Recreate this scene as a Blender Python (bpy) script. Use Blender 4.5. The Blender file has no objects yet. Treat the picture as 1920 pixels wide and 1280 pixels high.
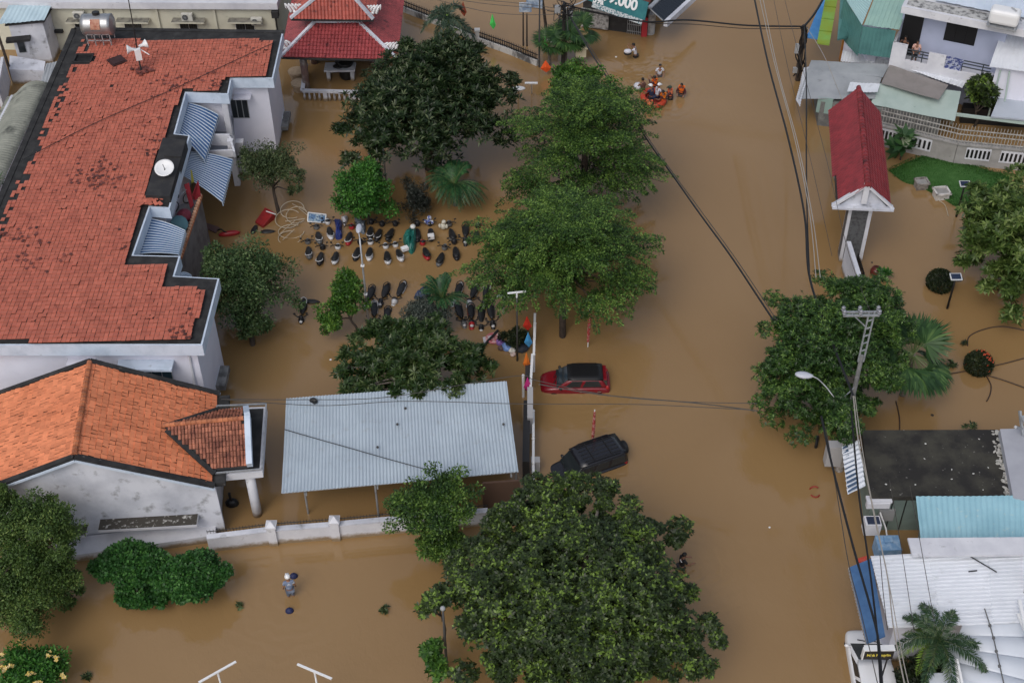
import bpy, bmesh, math, random
import numpy as np
from mathutils import Vector, Matrix
random.seed(7); RNG = np.random.default_rng(7)
S = bpy.context.scene
COL = S.collection
R = math.radians
# ---------------------------------------------------------------- camera
FPX, CZ, PITCH, ROLL = 2541.0, 52.0, R(42.6), R(-0.6)
CAM = Vector((0, 0, CZ))
ROT = Matrix.Rotation(R(90) - PITCH, 3, 'X') @ Matrix.Rotation(ROLL, 3, 'Z')
ROTI = ROT.transposed()
cd = bpy.data.cameras.new('camera'); cam = bpy.data.objects.new('camera', cd); COL.objects.link(cam)
cd.sensor_width = 36; cd.lens = 36 * FPX / 1920; cd.clip_end = 2000
cam.matrix_world = Matrix.Translation(CAM) @ ROT.to_4x4()
S.camera = cam
# ---------------------------------------------------------------- sky and sun (overcast)
SUN_EL, SUN_AZ = R(50), R(205)
w = bpy.data.worlds.new('World'); S.world = w; w.use_nodes = True
nt = w.node_tree; bg = nt.nodes['Background']
sk = nt.nodes.new('ShaderNodeTexSky'); sk.sky_type = 'NISHITA'; sk.sun_disc = False
sk.sun_elevation = SUN_EL; sk.sun_rotation = SUN_AZ; sk.air_density = 1.0; sk.dust_density = 4.0; sk.ozone_density = 1.0
hs = nt.nodes.new('ShaderNodeHueSaturation'); hs.inputs['Saturation'].default_value = 0.6
nt.links.new(sk.outputs[0], hs.inputs['Color']); tc = nt.nodes.new('ShaderNodeTexCoord'); cn = nt.nodes.new('ShaderNodeTexNoise'); cn.inputs['Scale'].default_value = 3.2; cn.inputs['Detail'].default_value = 5; nt.links.new(tc.outputs['Generated'], cn.inputs['Vector'])   # cloud deck
cm = nt.nodes.new('ShaderNodeMapRange'); cm.inputs[1].default_value = .32; cm.inputs[2].default_value = .68; cm.inputs[3].default_value = .6; cm.inputs[4].default_value = 1.5; nt.links.new(cn.outputs[0], cm.inputs[0]); nt.links.new(cm.outputs[0], hs.inputs['Value'])
nt.links.new(hs.outputs[0], bg.inputs[0])
bg.inputs[1].default_value = 0.15
sl = bpy.data.lights.new('sun', 'SUN'); sl.energy = 0.5; sl.angle = R(40); sl.color = (1, .97, .93)
sun = bpy.data.objects.new('sun', sl); COL.objects.link(sun)
sun.rotation_euler = (R(90) - SUN_EL, 0, -SUN_AZ + math.pi)
sun.rotation_euler = (Vector((math.sin(SUN_AZ) * math.cos(SUN_EL), math.cos(SUN_AZ) * math.cos(SUN_EL), math.sin(SUN_EL)))).to_track_quat('Z', 'Y').to_euler()
S.view_settings.view_transform = 'Standard'; S.view_settings.look = 'None'
S.view_settings.gamma = 1.0; S.view_settings.exposure = -0.02; S.view_settings.use_curve_mapping = False
# ---------------------------------------------------------------- pixel -> place helpers
def ray(px, py): return ROT @ Vector(((px - 960) / FPX, -(py - 640) / FPX, -1))
def P(px, py, z=0.0):
    d = ray(px, py); return CAM + d * ((z - CZ) / d.z)
def PV(px, py, A, B):
    """the point of the upright plane through A and B seen at a pixel"""
    d = ray(px, py); n = Vector((B.y - A.y, A.x - B.x, 0))
    return CAM + d * (n.dot(A - CAM) / n.dot(d))
def hgt(B, py):
    a = ROTI @ (B - CAM); b = ROTI @ Vector((0, 0, 1)); v = -(py - 640) / FPX
    return B.z + (-a.y - v * a.z) / (b.y + v * b.z)
def scl(p): return FPX / -(ROTI @ (p - CAM)).z
def heading(a, b, z=0):
    d = P(*b, z) - P(*a, z); return math.atan2(d.y, d.x) - math.pi / 2      # turns +Y to a->b
# ---------------------------------------------------------------- materials
MATS = {}
def M(name, c=(.5, .5, .5), c2=None, sc=1.5, lo=.45, hi=.65, rough=.6, metal=0., spec=.4, bump=0., bsc=18, island=0., streak=0., c3=None, sc3=6, lo3=.55, hi3=.7, trans=0., tide=False):
    if name in MATS: return MATS[name]
    m = bpy.data.materials.new(name); m.use_nodes = True; MATS[name] = m
    t = m.node_tree; N = t.nodes; Lk = t.links; b = N['Principled BSDF']
    b.inputs['Roughness'].default_value = rough; b.inputs['Metallic'].default_value = metal
    b.inputs['Specular IOR Level'].default_value = spec
    col = N.new('ShaderNodeRGB'); col.outputs[0].default_value = (*c, 1); out = col.outputs[0]
    g = N.new('ShaderNodeNewGeometry')
    def noise(scale, pos=g.outputs['Position'], det=5):
        n = N.new('ShaderNodeTexNoise'); n.inputs['Scale'].default_value = scale; n.inputs['Detail'].default_value = det; n.inputs['Roughness'].default_value = .6
        Lk.new(pos, n.inputs['Vector']); return n.outputs[0]
    def mixin(out, c, fac_out, lo, hi):
        r = N.new('ShaderNodeMapRange'); r.inputs[1].default_value = lo; r.inputs[2].default_value = hi; Lk.new(fac_out, r.inputs[0])
        x = N.new('ShaderNodeMix'); x.data_type = 'RGBA'; Lk.new(r.outputs[0], x.inputs[0]); Lk.new(out, x.inputs[6]); x.inputs[7].default_value = (*c, 1)
        return x.outputs[2]
    if c2:
        pos = g.outputs['Position']
        if streak:
            vm = N.new('ShaderNodeVectorMath'); vm.operation = 'MULTIPLY'; vm.inputs[1].default_value = (1, 1, streak); Lk.new(pos, vm.inputs[0]); pos = vm.outputs[0]
        out = mixin(out, c2, noise(sc, pos), lo, hi)
    if c3: out = mixin(out, c3, noise(sc3, det=8), lo3, hi3)
    if tide:      # silt left by the flood just above the water
        sx = N.new('ShaderNodeSeparateXYZ'); Lk.new(g.outputs['Position'], sx.inputs[0]); ad = N.new('ShaderNodeMath'); ad.operation = 'MULTIPLY_ADD'; Lk.new(noise(2.5), ad.inputs[0]); ad.inputs[1].default_value = -.5; Lk.new(sx.outputs[2], ad.inputs[2])
        out = mixin(out, (.23, .17, .105), ad.outputs[0], .12, -.12)
    if island:
        h = N.new('ShaderNodeHueSaturation'); r = N.new('ShaderNodeMapRange'); r.inputs[3].default_value = 1 - island; r.inputs[4].default_value = 1 + island
        Lk.new(g.outputs['Random Per Island'], r.inputs[0]); Lk.new(r.outputs[0], h.inputs['Value']); Lk.new(out, h.inputs['Color']); out = h.outputs[0]
    Lk.new(out, b.inputs['Base Color'])
    if bump:
        bn = N.new('ShaderNodeBump'); bn.inputs['Strength'].default_value = bump; bn.inputs['Distance'].default_value = .02
        Lk.new(noise(bsc), bn.inputs['Height']); Lk.new(bn.outputs[0], b.inputs['Normal'])
    if trans:
        tr = N.new('ShaderNodeBsdfTranslucent'); mx = N.new('ShaderNodeMixShader'); mx.inputs[0].default_value = trans
        Lk.new(out, tr.inputs[0]); Lk.new(b.outputs[0], mx.inputs[1]); Lk.new(tr.outputs[0], mx.inputs[2])
        Lk.new(mx.outputs[0], N['Material Output'].inputs[0])
    return m
def leafmat(name, a=None, b=None, c=None, rough=.45):
    """per-leaf mix of two or three greens, drifting slowly through the crown"""
    if name in MATS: return MATS[name]
    m = bpy.data.materials.new(name); m.use_nodes = True; MATS[name] = m
    t = m.node_tree; N = t.nodes; Lk = t.links; bs = N['Principled BSDF']; bs.inputs['Roughness'].default_value = rough; bs.inputs['Specular IOR Level'].default_value = .35
    g = N.new('ShaderNodeNewGeometry'); n = N.new('ShaderNodeTexNoise'); n.inputs['Scale'].default_value = .9; Lk.new(g.outputs['Position'], n.inputs['Vector'])
    ad = N.new('ShaderNodeMath'); ad.operation = 'ADD'; Lk.new(g.outputs['Random Per Island'], ad.inputs[0])
    ml = N.new('ShaderNodeMath'); ml.operation = 'MULTIPLY_ADD'; Lk.new(n.outputs[0], ml.inputs[0]); ml.inputs[1].default_value = 1.6; ml.inputs[2].default_value = -.8; Lk.new(ml.outputs[0], ad.inputs[1])
    cr = N.new('ShaderNodeValToRGB'); e = cr.color_ramp.elements; e[0].position = .0; e[0].color = (*a, 1); e[1].position = .75; e[1].color = (*b, 1)
    if c: x = cr.color_ramp.elements.new(1.0); x.color = (*c, 1)
    Lk.new(ad.outputs[0], cr.inputs[0]); Lk.new(cr.outputs[0], bs.inputs['Base Color'])
    tr = N.new('ShaderNodeBsdfTranslucent'); mx = N.new('ShaderNodeMixShader'); mx.inputs[0].default_value = .22
    Lk.new(cr.outputs[0], tr.inputs[0]); Lk.new(bs.outputs[0], mx.inputs[1]); Lk.new(tr.outputs[0], mx.inputs[2]); Lk.new(mx.outputs[0], N['Material Output'].inputs[0])
    return m
# ---------------------------------------------------------------- objects
def tag(o, label=None, cat=None, group=None, kind=None):
    if label: o['label'] = label
    if cat: o['category'] = cat
    if group: o['group'] = group
    if kind: o['kind'] = kind
    return o
def empty(name, loc, label, cat, group=None, rz=0.):
    o = bpy.data.objects.new(name, None); COL.objects.link(o); o.location = loc; o.rotation_euler.z = rz; o.empty_display_size = .3
    return tag(o, label, cat, group)
def copy_tree(o, parent=None):
    c = o.copy(); COL.objects.link(c); c.parent = parent
    for ch in o.children:
        copy_tree(ch, c)
    return c
class MB:
    """collects faces; build() links them as ONE mesh object"""
    def __init__(s): s.v = []; s.f = []; s.mi = []; s.k = 0; s.m = 0
    def add(s, vs, fs):
        o = len(s.v); s.v += [tuple(v) for v in vs]
        s.f += [tuple(i + o for i in f) for f in fs]; s.mi += [s.m] * len(fs); return s
    def box(s, c, size, rz=0., mat=None):
        hx, hy, hz = size[0] / 2, size[1] / 2, size[2] / 2
        rm = mat if mat is not None else Matrix.Rotation(rz, 3, 'Z'); c = Vector(c)
        vs = [c + rm @ Vector((x * hx, y * hy, z * hz)) for z in (-1, 1) for x, y in ((-1, -1), (1, -1), (1, 1), (-1, 1))]
        return s.add(vs, [(3, 2, 1, 0), (4, 5, 6, 7), (0, 1, 5, 4), (1, 2, 6, 5), (2, 3, 7, 6), (3, 0, 4, 7)])
    def prism(s, poly, z0, z1, top=True):
        n = len(poly); pts = [Vector((p[0], p[1], 0)) for p in poly]
        if sum(pts[i].x * pts[(i + 1) % n].y - pts[(i + 1) % n].x * pts[i].y for i in range(n)) < 0: pts.reverse()
        vs = [(p.x, p.y, z0) for p in pts] + [(p.x, p.y, z1) for p in pts]
        fs = [(i, (i + 1) % n, n + (i + 1) % n, n + i) for i in range(n)] + [tuple(range(n - 1, -1, -1))]
        if top: fs.append(tuple(range(n, 2 * n)))
        return s.add(vs, fs)
    def slab(s, pts, th=.1):
        """planar polygon of 3-D points, thickness th downwards"""
        n = len(pts); pts = [Vector(p) for p in pts]
        a = sum((pts[i].x * pts[(i + 1) % n].y - pts[(i + 1) % n].x * pts[i].y for i in range(n)))
        if a < 0: pts.reverse()
        vs = pts + [p - Vector((0, 0, th)) for p in pts]
        return s.add(vs, [tuple(range(n)), tuple(range(2 * n - 1, n - 1, -1))] + [(n + i, n + (i + 1) % n, (i + 1) % n, i) for i in range(n)])
    def beam(s, a, b, wd, ht, up=(0, 0, 1)):
        a, b = Vector(a), Vector(b); d = (b - a); L = d.length; d.normalize(); up = Vector(up)
        x = d.cross(up)
        if x.length < 1e-4: x = d.cross(Vector((0, 1, 0)))
        x.normalize(); z = x.cross(d)
        return s.box((a + b) / 2, (wd, L, ht), mat=Matrix((x, d, z)).transposed())
    def tube(s, pts, r, n=6, cap=True):
        pts = [Vector(p) for p in pts]; rs = r if isinstance(r, (list, tuple)) else [r] * len(pts)
        vs = []; fs = []; prev = None
        for i, p in enumerate(pts):
            d = (pts[min(i + 1, len(pts) - 1)] - pts[max(i - 1, 0)]).normalized()
            if prev is None:
                x = d.cross(Vector((0, 0, 1)))
                if x.length < 1e-3: x = Vector((1, 0, 0))
            else:
                x = prev - d * prev.dot(d)
                if x.length < 1e-4: x = d.orthogonal()
            x.normalize(); y = d.cross(x); prev = x
            vs += [p + (x * math.cos(2 * math.pi * k / n) + y * math.sin(2 * math.pi * k / n)) * rs[i] for k in range(n)]
        for i in range(len(pts) - 1):
            fs += [(i * n + k, i * n + (k + 1) % n, (i + 1) * n + (k + 1) % n, (i + 1) * n + k) for k in range(n)]
        if cap: fs += [tuple(range(n - 1, -1, -1)), tuple(range((len(pts) - 1) * n, len(pts) * n))]
        return s.add(vs, fs)
    def ball(s, c, r, seg=10, rings=7, mat=None, fn=None):
        c = Vector(c); r = Vector(r) if not isinstance(r, (int, float)) else Vector((r, r, r)); vs = []; fs = []
        for i in range(rings + 1):
            th = math.pi * i / rings
            for k in range(seg):
                ph = 2 * math.pi * k / seg; d = Vector((math.sin(th) * math.cos(ph), math.sin(th) * math.sin(ph), math.cos(th)))
                q = Vector((d.x * r.x, d.y * r.y, d.z * r.z))
                if fn: q = fn(q)
                if mat is not None: q = mat @ q
                vs.append(c + q)
        for i in range(rings):
            fs += [(i * seg + k, (i + 1) * seg + k, (i + 1) * seg + (k + 1) % seg, i * seg + (k + 1) % seg) for k in range(seg)]
        return s.add(vs, fs)
    def loft(s, rings, cap=True):
        n = len(rings[0]); vs = [p for r in rings for p in r]; fs = []
        for i in range(len(rings) - 1):
            fs += [(i * n + k, i * n + (k + 1) % n, (i + 1) * n + (k + 1) % n, (i + 1) * n + k) for k in range(n)]
        if cap: fs += [tuple(range(n - 1, -1, -1)), tuple(range((len(rings) - 1) * n, len(rings) * n))]
        return s.add(vs, fs)
    def build(s, name, mat, parent=None, smooth=False, local=False):
        """local: coordinates are already the parent's (or object's) own"""
        v = np.array(s.v, dtype=float)
        if parent is not None and not local:
            v = v - np.array(tot(parent)); org = None
        elif parent is None and not local:
            org = np.array([(v[:, 0].min() + v[:, 0].max()) / 2, (v[:, 1].min() + v[:, 1].max()) / 2, v[:, 2].min()]); v = v - org
        else: org = None
        me = bpy.data.meshes.new(name); me.from_pydata(v.tolist(), [], s.f)
        for m in (mat if isinstance(mat, (list, tuple)) else [mat]): me.materials.append(m)
        if isinstance(mat, (list, tuple)): me.polygons.foreach_set('material_index', s.mi)
        if smooth: me.polygons.foreach_set('use_smooth', [True] * len(me.polygons))
        o = bpy.data.objects.new(name, me); COL.objects.link(o)
        if parent is not None: o.parent = parent
        elif org is not None: o.location = org
        return o
def tot(o):
    t = Vector((0, 0, 0))
    while o is not None: t = t + o.location; o = o.parent
    return t
def bevel(o, w=.02, seg=2):
    m = o.modifiers.new('bevel', 'BEVEL'); m.width = w; m.segments = seg; m.limit_method = 'ANGLE'; return o
def subsurf(o, l=1):
    m = o.modifiers.new('sub', 'SUBSURF'); m.levels = l; m.render_levels = l; return o
def solid(o, t=.02):
    m = o.modifiers.new('solid', 'SOLIDIFY'); m.thickness = t; m.offset = -1; return o
def inset(poly, d):
    n = len(poly); pts = [Vector((p[0], p[1])) for p in poly]
    area = sum(pts[i].x * pts[(i + 1) % n].y - pts[(i + 1) % n].x * pts[i].y for i in range(n))
    sg = 1 if area > 0 else -1; out = []
    for i in range(n):
        a, b, c = pts[i - 1], pts[i], pts[(i + 1) % n]
        d1 = (b - a).normalized(); d2 = (c - b).normalized()
        n1 = Vector((-d1.y, d1.x)) * sg; n2 = Vector((-d2.y, d2.x)) * sg
        k = n1 + n2; k = k / max(.3, k.dot(n1)) if k.length > 1e-4 else n1
        out.append(b + k * d)
    return out
def inside(x, y, poly):
    r = False; j = len(poly) - 1
    for i in range(len(poly)):
        xi, yi = poly[i]; xj, yj = poly[j]
        if (yi > y) != (yj > y) and x < (xj - xi) * (y - yi) / (yj - yi) + xi: r = not r
        j = i
    return r
def smooth_line(pts, n=6):
    pts = [Vector(p) for p in pts]; out = []
    for i in range(len(pts) - 1):
        p0, p1, p2, p3 = pts[max(i - 1, 0)], pts[i], pts[i + 1], pts[min(i + 2, len(pts) - 1)]
        for k in range(n):
            t = k / n; out.append(.5 * ((2 * p1) + (p2 - p0) * t + (2 * p0 - 5 * p1 + 4 * p2 - p3) * t * t + (3 * p1 - p0 - 3 * p2 + p3) * t ** 3))
    out.append(pts[-1]); return out
def tiles(pts, u, tw, th, lift=.03, jit=.01, curve=0., skip=None, gap=.012, tilt=.0, loose=0.):
    """a plane polygon of roof tiles, each its own island; u = row direction"""
    pts = [Vector(p) for p in pts]; u = Vector(u).normalized()
    n = (pts[1] - pts[0]).cross(pts[2] - pts[0]).normalized()
    for k in range(3, len(pts)):
        if n.length < 1e-6: n = (pts[1] - pts[0]).cross(pts[k] - pts[0]).normalized()
    if n.z < 0: n = -n
    u = (u - n * u.dot(n)).normalized(); w = u.cross(n).normalized()
    o = pts[0]; q = [((p - o).dot(u), (p - o).dot(w)) for p in pts]
    mb = MB(); us = [a for a, _ in q]; ws = [b for _, b in q]
    iu0, iu1 = math.floor(min(us) / tw), math.ceil(max(us) / tw); iw0, iw1 = math.floor(min(ws) / th), math.ceil(max(ws) / th)
    for a in range(iu0, iu1):
        for b in range(iw0, iw1):
            cu, cw = (a + .5) * tw, (b + .5) * th
            if not inside(cu, cw, q): continue
            c = o + u * cu + w * cw
            if skip and skip(c): continue
            j = lambda s=jit: random.uniform(-s, s)
            up = random.uniform(0, loose) if random.random() < .06 else 0.
            h = tw / 2 - gap / 2; t = th / 2 - gap * .3; ang = j(jit * 3) + (random.uniform(-.5, .5) if up > loose * .6 else 0)
            uu = u * math.cos(ang) + w * math.sin(ang); ww = w * math.cos(ang) - u * math.sin(ang)
            c = c + u * j() + w * j() + n * (abs(j()) + up); ti = j(tilt)
            if curve:
                vs = []
                for vv, hh in ((-t, 0), (t, lift)):
                    for x, z in ((-h, 0), (-h * .45, curve * .8), (h * .45, curve * .8), (h, 0)): vs.append(c + uu * x + ww * vv + n * (z + hh))
                vs += [c + uu * x + ww * t + n * -.01 for x in (-h, h)]
                mb.add(vs, [(0, 4, 5, 1), (1, 5, 6, 2), (2, 6, 7, 3), (4, 8, 9, 7, 6, 5)])
            else:
                vs = [c - uu * h - ww * t, c + uu * h - ww * t, c + uu * h + ww * t + n * (lift + ti), c - uu * h + ww * t + n * (lift - ti), c + uu * h + ww * t - n * .01, c - uu * h + ww * t - n * .01]
                mb.add(vs, [(0, 3, 2, 1), (3, 5, 4, 2)])
    return mb
def corr(p00, p10, p11, p01, pitch=.2, amp=.03, nv=4, flat=False, sag=.0, laps=0, seed=1):
    """corrugated sheet; ribs run p00->p01, repeat along p00->p10"""
    p00, p10, p11, p01 = map(Vector, (p00, p10, p11, p01)); rg = random.Random(seed)
    L = max((p10 - p00).length, (p11 - p01).length); nr = max(2, int(L / pitch)); prof = []
    for k in range(nr):
        if flat: prof += [(k, 0), (k + .42, 0), (k + .5, 1), (k + .78, 1), (k + .86, 0)]
        else: prof += [(k + t / 6, .5 + .5 * math.sin(2 * math.pi * t / 6)) for t in range(6)]
    prof.append((nr, 0)); nn = (p10 - p00).cross(p01 - p00).normalized()
    if nn.z < 0: nn = -nn
    mb = MB(); vs = []; m = len(prof); ph = rg.random() * 6
    rows = [j / nv for j in range(nv + 1)]
    if laps: rows = sorted(rows + [q / laps - .001 for q in range(1, laps)] + [q / laps + .001 for q in range(1, laps)]); nv = len(rows) - 1
    for v in rows:
        for k, (a, hh) in enumerate(prof):
            t = a / nr; p = (p00 * (1 - t) + p10 * t) * (1 - v) + (p01 * (1 - t) + p11 * t) * v
            d = -sag * math.sin(math.pi * v) + .015 * math.sin(9 * t + ph + 5 * v) + (-.035 * ((v * laps) % 1) if laps else 0)
            vs.append(p + nn * (hh * amp + d))
    mb.add(vs, [(j * m + k, j * m + k + 1, (j + 1) * m + k + 1, (j + 1) * m + k) for j in range(nv) for k in range(m - 1)])
    return mb
def text_mesh(body, size, mat, parent, loc, mtx, name='lettering', bold=.0):
    cu = bpy.data.curves.new(name, 'FONT'); cu.body = body; cu.size = size; cu.extrude = .012; cu.offset = bold; cu.align_x = 'CENTER'; cu.align_y = 'CENTER'
    tmp = bpy.data.objects.new('tmp', cu); COL.objects.link(tmp); bpy.context.view_layer.update()
    me = bpy.data.meshes.new_from_object(tmp.evaluated_get(bpy.context.evaluated_depsgraph_get())); bpy.data.objects.remove(tmp)
    me.materials.clear(); me.materials.append(mat); me.name = name
    o = bpy.data.objects.new(name, me); COL.objects.link(o); o.parent = parent; o.matrix_basis = Matrix.Translation(Vector(loc) - tot(parent)) @ mtx.to_4x4(); return o
ORD = ['first', 'second', 'third', 'fourth', 'fifth', 'sixth', 'seventh', 'eighth', 'ninth', 'tenth', 'eleventh', 'twelfth']
# ---------------------------------------------------------------- palette
WHITE = M('white plaster', (.62, .63, .67), (.48, .49, .54), .8, .4, .75, rough=.7, c3=(.2, .2, .2), sc3=2.2, lo3=.62, hi3=.8, bump=.2, tide=True)
LAV = M('lavender plaster', (.7, .71, .8), (.62, .63, .72), .5, .35, .7, rough=.75, bump=.15, tide=True)
STAINED = M('stained white plaster', (.62, .64, .7), (.42, .44, .5), .45, .4, .65, rough=.8, c3=(.14, .14, .14), sc3=1.6, lo3=.57, hi3=.78, bump=.3, tide=True)
BLUEWHITE = M('pale blue paint', (.55, .63, .74), (.4, .48, .58), 1.2, .45, .75, rough=.6, c3=(.2, .22, .24), sc3=4, lo3=.64, hi3=.8)
MOLD = M('black mouldy concrete', (.016, .016, .017), (.04, .04, .04), 1.6, .4, .7, rough=.9, c3=(.2, .19, .18), sc3=3, lo3=.66, hi3=.8, bump=.4)
DECK = M('dark wet concrete', (.02, .02, .022), (.035, .034, .033), 1.2, rough=.75, bump=.2)
REDTILE = M('faded red roof tile', (.46, .135, .088), (.38, .105, .07), 1.1, .45, .7, rough=.75, island=.14, c3=(.08, .025, .02), sc3=1.7, lo3=.63, hi3=.74, bump=.3)
ORANGE = M('orange clay tile', (.72, .245, .115), (.6, .19, .085), .6, .4, .7, rough=.7, island=.16, c3=(.16, .05, .025), sc3=5, lo3=.62, hi3=.74, bump=.25)
ORANGE2 = M('weathered clay tile', (.36, .14, .085), (.17, .06, .04), 2, .4, .65, rough=.75, island=.3, bump=.25)
CRIM = M('crimson glazed tile', (.30, .055, .058), (.22, .04, .042), .9, .4, .7, rough=.45, island=.14, c3=(.05, .012, .014), sc3=1.6, lo3=.58, hi3=.7)
CRIM2 = M('warm red glazed tile', (.38, .085, .062), (.28, .06, .045), .9, .4, .7, rough=.45, island=.14, c3=(.06, .015, .014), sc3=1.6, lo3=.58, hi3=.7)
GATERED = M('dark crimson roof sheet', (.24, .028, .035), (.17, .02, .026), 1.2, .4, .7, rough=.5, island=.12)
ZINC = M('pale zinc sheet', (.4, .47, .53), (.34, .4, .46), .5, .35, .7, rough=.5, spec=.5, c3=(.3, .32, .34), sc3=2.5, lo3=.58, hi3=.85)
WZINC = M('white roof sheet', (.7, .73, .78), (.6, .63, .68), .5, .35, .7, rough=.5, c3=(.4, .42, .43), sc3=1.6, lo3=.58, hi3=.85)
GZINC = M('grey roof sheet', (.33, .35, .37), (.26, .28, .3), .5, .4, .65, rough=.6, c3=(.16, .16, .16), sc3=2, lo3=.62, hi3=.8)
CREAM = M('cream plaster', (.56, .55, .45), (.47, .46, .38), .7, .4, .7, rough=.75, c3=(.25, .24, .2), sc3=1.6, lo3=.64, hi3=.85)
GLASS = M('dark window glass', (.02, .025, .028), rough=.12, spec=.6)
BLACK = M('black plastic', (.012, .012, .013), rough=.45)
BLACKM = M('black metal', (.015, .015, .016), rough=.5, metal=.3)
STEEL = M('galvanised steel', (.42, .44, .46), (.3, .31, .33), 3, rough=.45, metal=.5)
STAIN = M('polished steel', (.42, .43, .44), (.33, .34, .35), 3, rough=.35, metal=.75)
WMETAL = M('white enamel', (.72, .73, .74), rough=.4)
GREYP = M('grey plastic', (.3, .31, .32), rough=.5)
CONC = M('grey concrete', (.3, .29, .28), (.2, .2, .19), 1.5, .4, .7, rough=.85, bump=.3)
WOOD = M('dark brown bark', (.06, .045, .035), (.035, .028, .022), 6, rough=.9, bump=.6, bsc=30)
BARKG = M('grey bark', (.16, .14, .12), (.08, .07, .06), 6, rough=.9, bump=.6, bsc=30)
TEALS = M('pale teal sheet', (.30, .52, .60), (.24, .44, .52), .8, .35, .7, rough=.5, c3=(.42, .55, .55), sc3=4, lo3=.6, hi3=.75)
SKIN = M('brown skin', (.24, .12, .075), rough=.55)
HAIR = M('black hair', (.008, .007, .006), rough=.5)
BLUEA = M('blue painted sheet', (.05, .12, .26), (.07, .16, .32), 1.5, rough=.45)
M('frond midrib', (.07, .10, .03))
# ---------------------------------------------------------------- flood water
def water_mat():
    m = bpy.data.materials.new('muddy flood water'); m.use_nodes = True; t = m.node_tree; N = t.nodes; Lk = t.links; b = N['Principled BSDF']
    g = N.new('ShaderNodeNewGeometry')
    def noise(sc, det=3, pos=None, dist=0.):
        n = N.new('ShaderNodeTexNoise'); n.inputs['Scale'].default_value = sc; n.inputs['Detail'].default_value = det; n.inputs['Distortion'].default_value = dist
        Lk.new(pos or g.outputs['Position'], n.inputs['Vector']); return n.outputs[0]
    cr = N.new('ShaderNodeValToRGB'); e = cr.color_ramp.elements
    e[0].position = .3; e[0].color = (.245, .148, .06, 1); e[1].position = .75; e[1].color = (.285, .18, .082, 1)
    Lk.new(noise(.07, 4, None, .6), cr.inputs[0]); Lk.new(cr.outputs[0], b.inputs['Base Color'])
    b.inputs['Roughness'].default_value = .03; b.inputs['IOR'].default_value = 1.62
    vm = N.new('ShaderNodeVectorMath'); vm.operation = 'MULTIPLY'; vm.inputs[1].default_value = (1, .55, 1); Lk.new(g.outputs['Position'], vm.inputs[0])
    a = N.new('ShaderNodeMath'); a.operation = 'MULTIPLY_ADD'; Lk.new(noise(3.2, 3, vm.outputs[0], .5), a.inputs[0]); a.inputs[1].default_value = 1.0
    c = N.new('ShaderNodeMath'); c.operation = 'MULTIPLY'; Lk.new(noise(.5, 2), c.inputs[0]); Lk.new(noise(11, 2, vm.outputs[0]), c.inputs[1]); Lk.new(c.outputs[0], a.inputs[2])
    # wavelets: stronger where the current runs, and rings spreading from the waders
    st = N.new('ShaderNodeMapRange'); st.inputs[1].default_value = .42; st.inputs[2].default_value = .68; st.inputs[3].default_value = .16; st.inputs[4].default_value = .9; Lk.new(noise(.11, 2), st.inputs[0])
    ht = a.outputs[0]
    for px, amp in (((1232, 178), 1.3), ((1236, 142), .9), ((1192, 106), .9), ((546, 1118), .8), ((1277, 1062), .9), ((1085, 735), .5), ((1160, 885), .6)):
        q = P(*px); di = N.new('ShaderNodeVectorMath'); di.operation = 'DISTANCE'; di.inputs[1].default_value = q; Lk.new(g.outputs['Position'], di.inputs[0]); wn = N.new('ShaderNodeMath'); wn.operation = 'MULTIPLY_ADD'; Lk.new(noise(.9, 2), wn.inputs[0]); wn.inputs[1].default_value = 1.6; Lk.new(di.outputs['Value'], wn.inputs[2])
        s1 = N.new('ShaderNodeMath'); s1.operation = 'MULTIPLY'; s1.inputs[1].default_value = 9.; Lk.new(wn.outputs[0], s1.inputs[0]); s2 = N.new('ShaderNodeMath'); s2.operation = 'SINE'; Lk.new(s1.outputs[0], s2.inputs[0])
        fa = N.new('ShaderNodeMapRange'); fa.inputs[1].default_value = .5; fa.inputs[2].default_value = 4.2; fa.inputs[3].default_value = amp; fa.inputs[4].default_value = 0; Lk.new(di.outputs['Value'], fa.inputs[0])
        s3 = N.new('ShaderNodeMath'); s3.operation = 'MULTIPLY_ADD'; Lk.new(s2.outputs[0], s3.inputs[0]); Lk.new(fa.outputs[0], s3.inputs[1]); Lk.new(ht, s3.inputs[2]); ht = s3.outputs[0]
    bn = N.new('ShaderNodeBump'); Lk.new(st.outputs[0], bn.inputs['Strength']); bn.inputs['Distance'].default_value = .02
    Lk.new(ht, bn.inputs['Height']); Lk.new(bn.outputs[0], b.inputs['Normal'])
    return m
WATER = water_mat()
mb = MB(); mb.add([(-400, -300, 0), (400, -300, 0), (400, 700, 0), (-400, 700, 0)], [(0, 1, 2, 3)])
tag(mb.build('flood_water', WATER), kind='structure')
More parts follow.
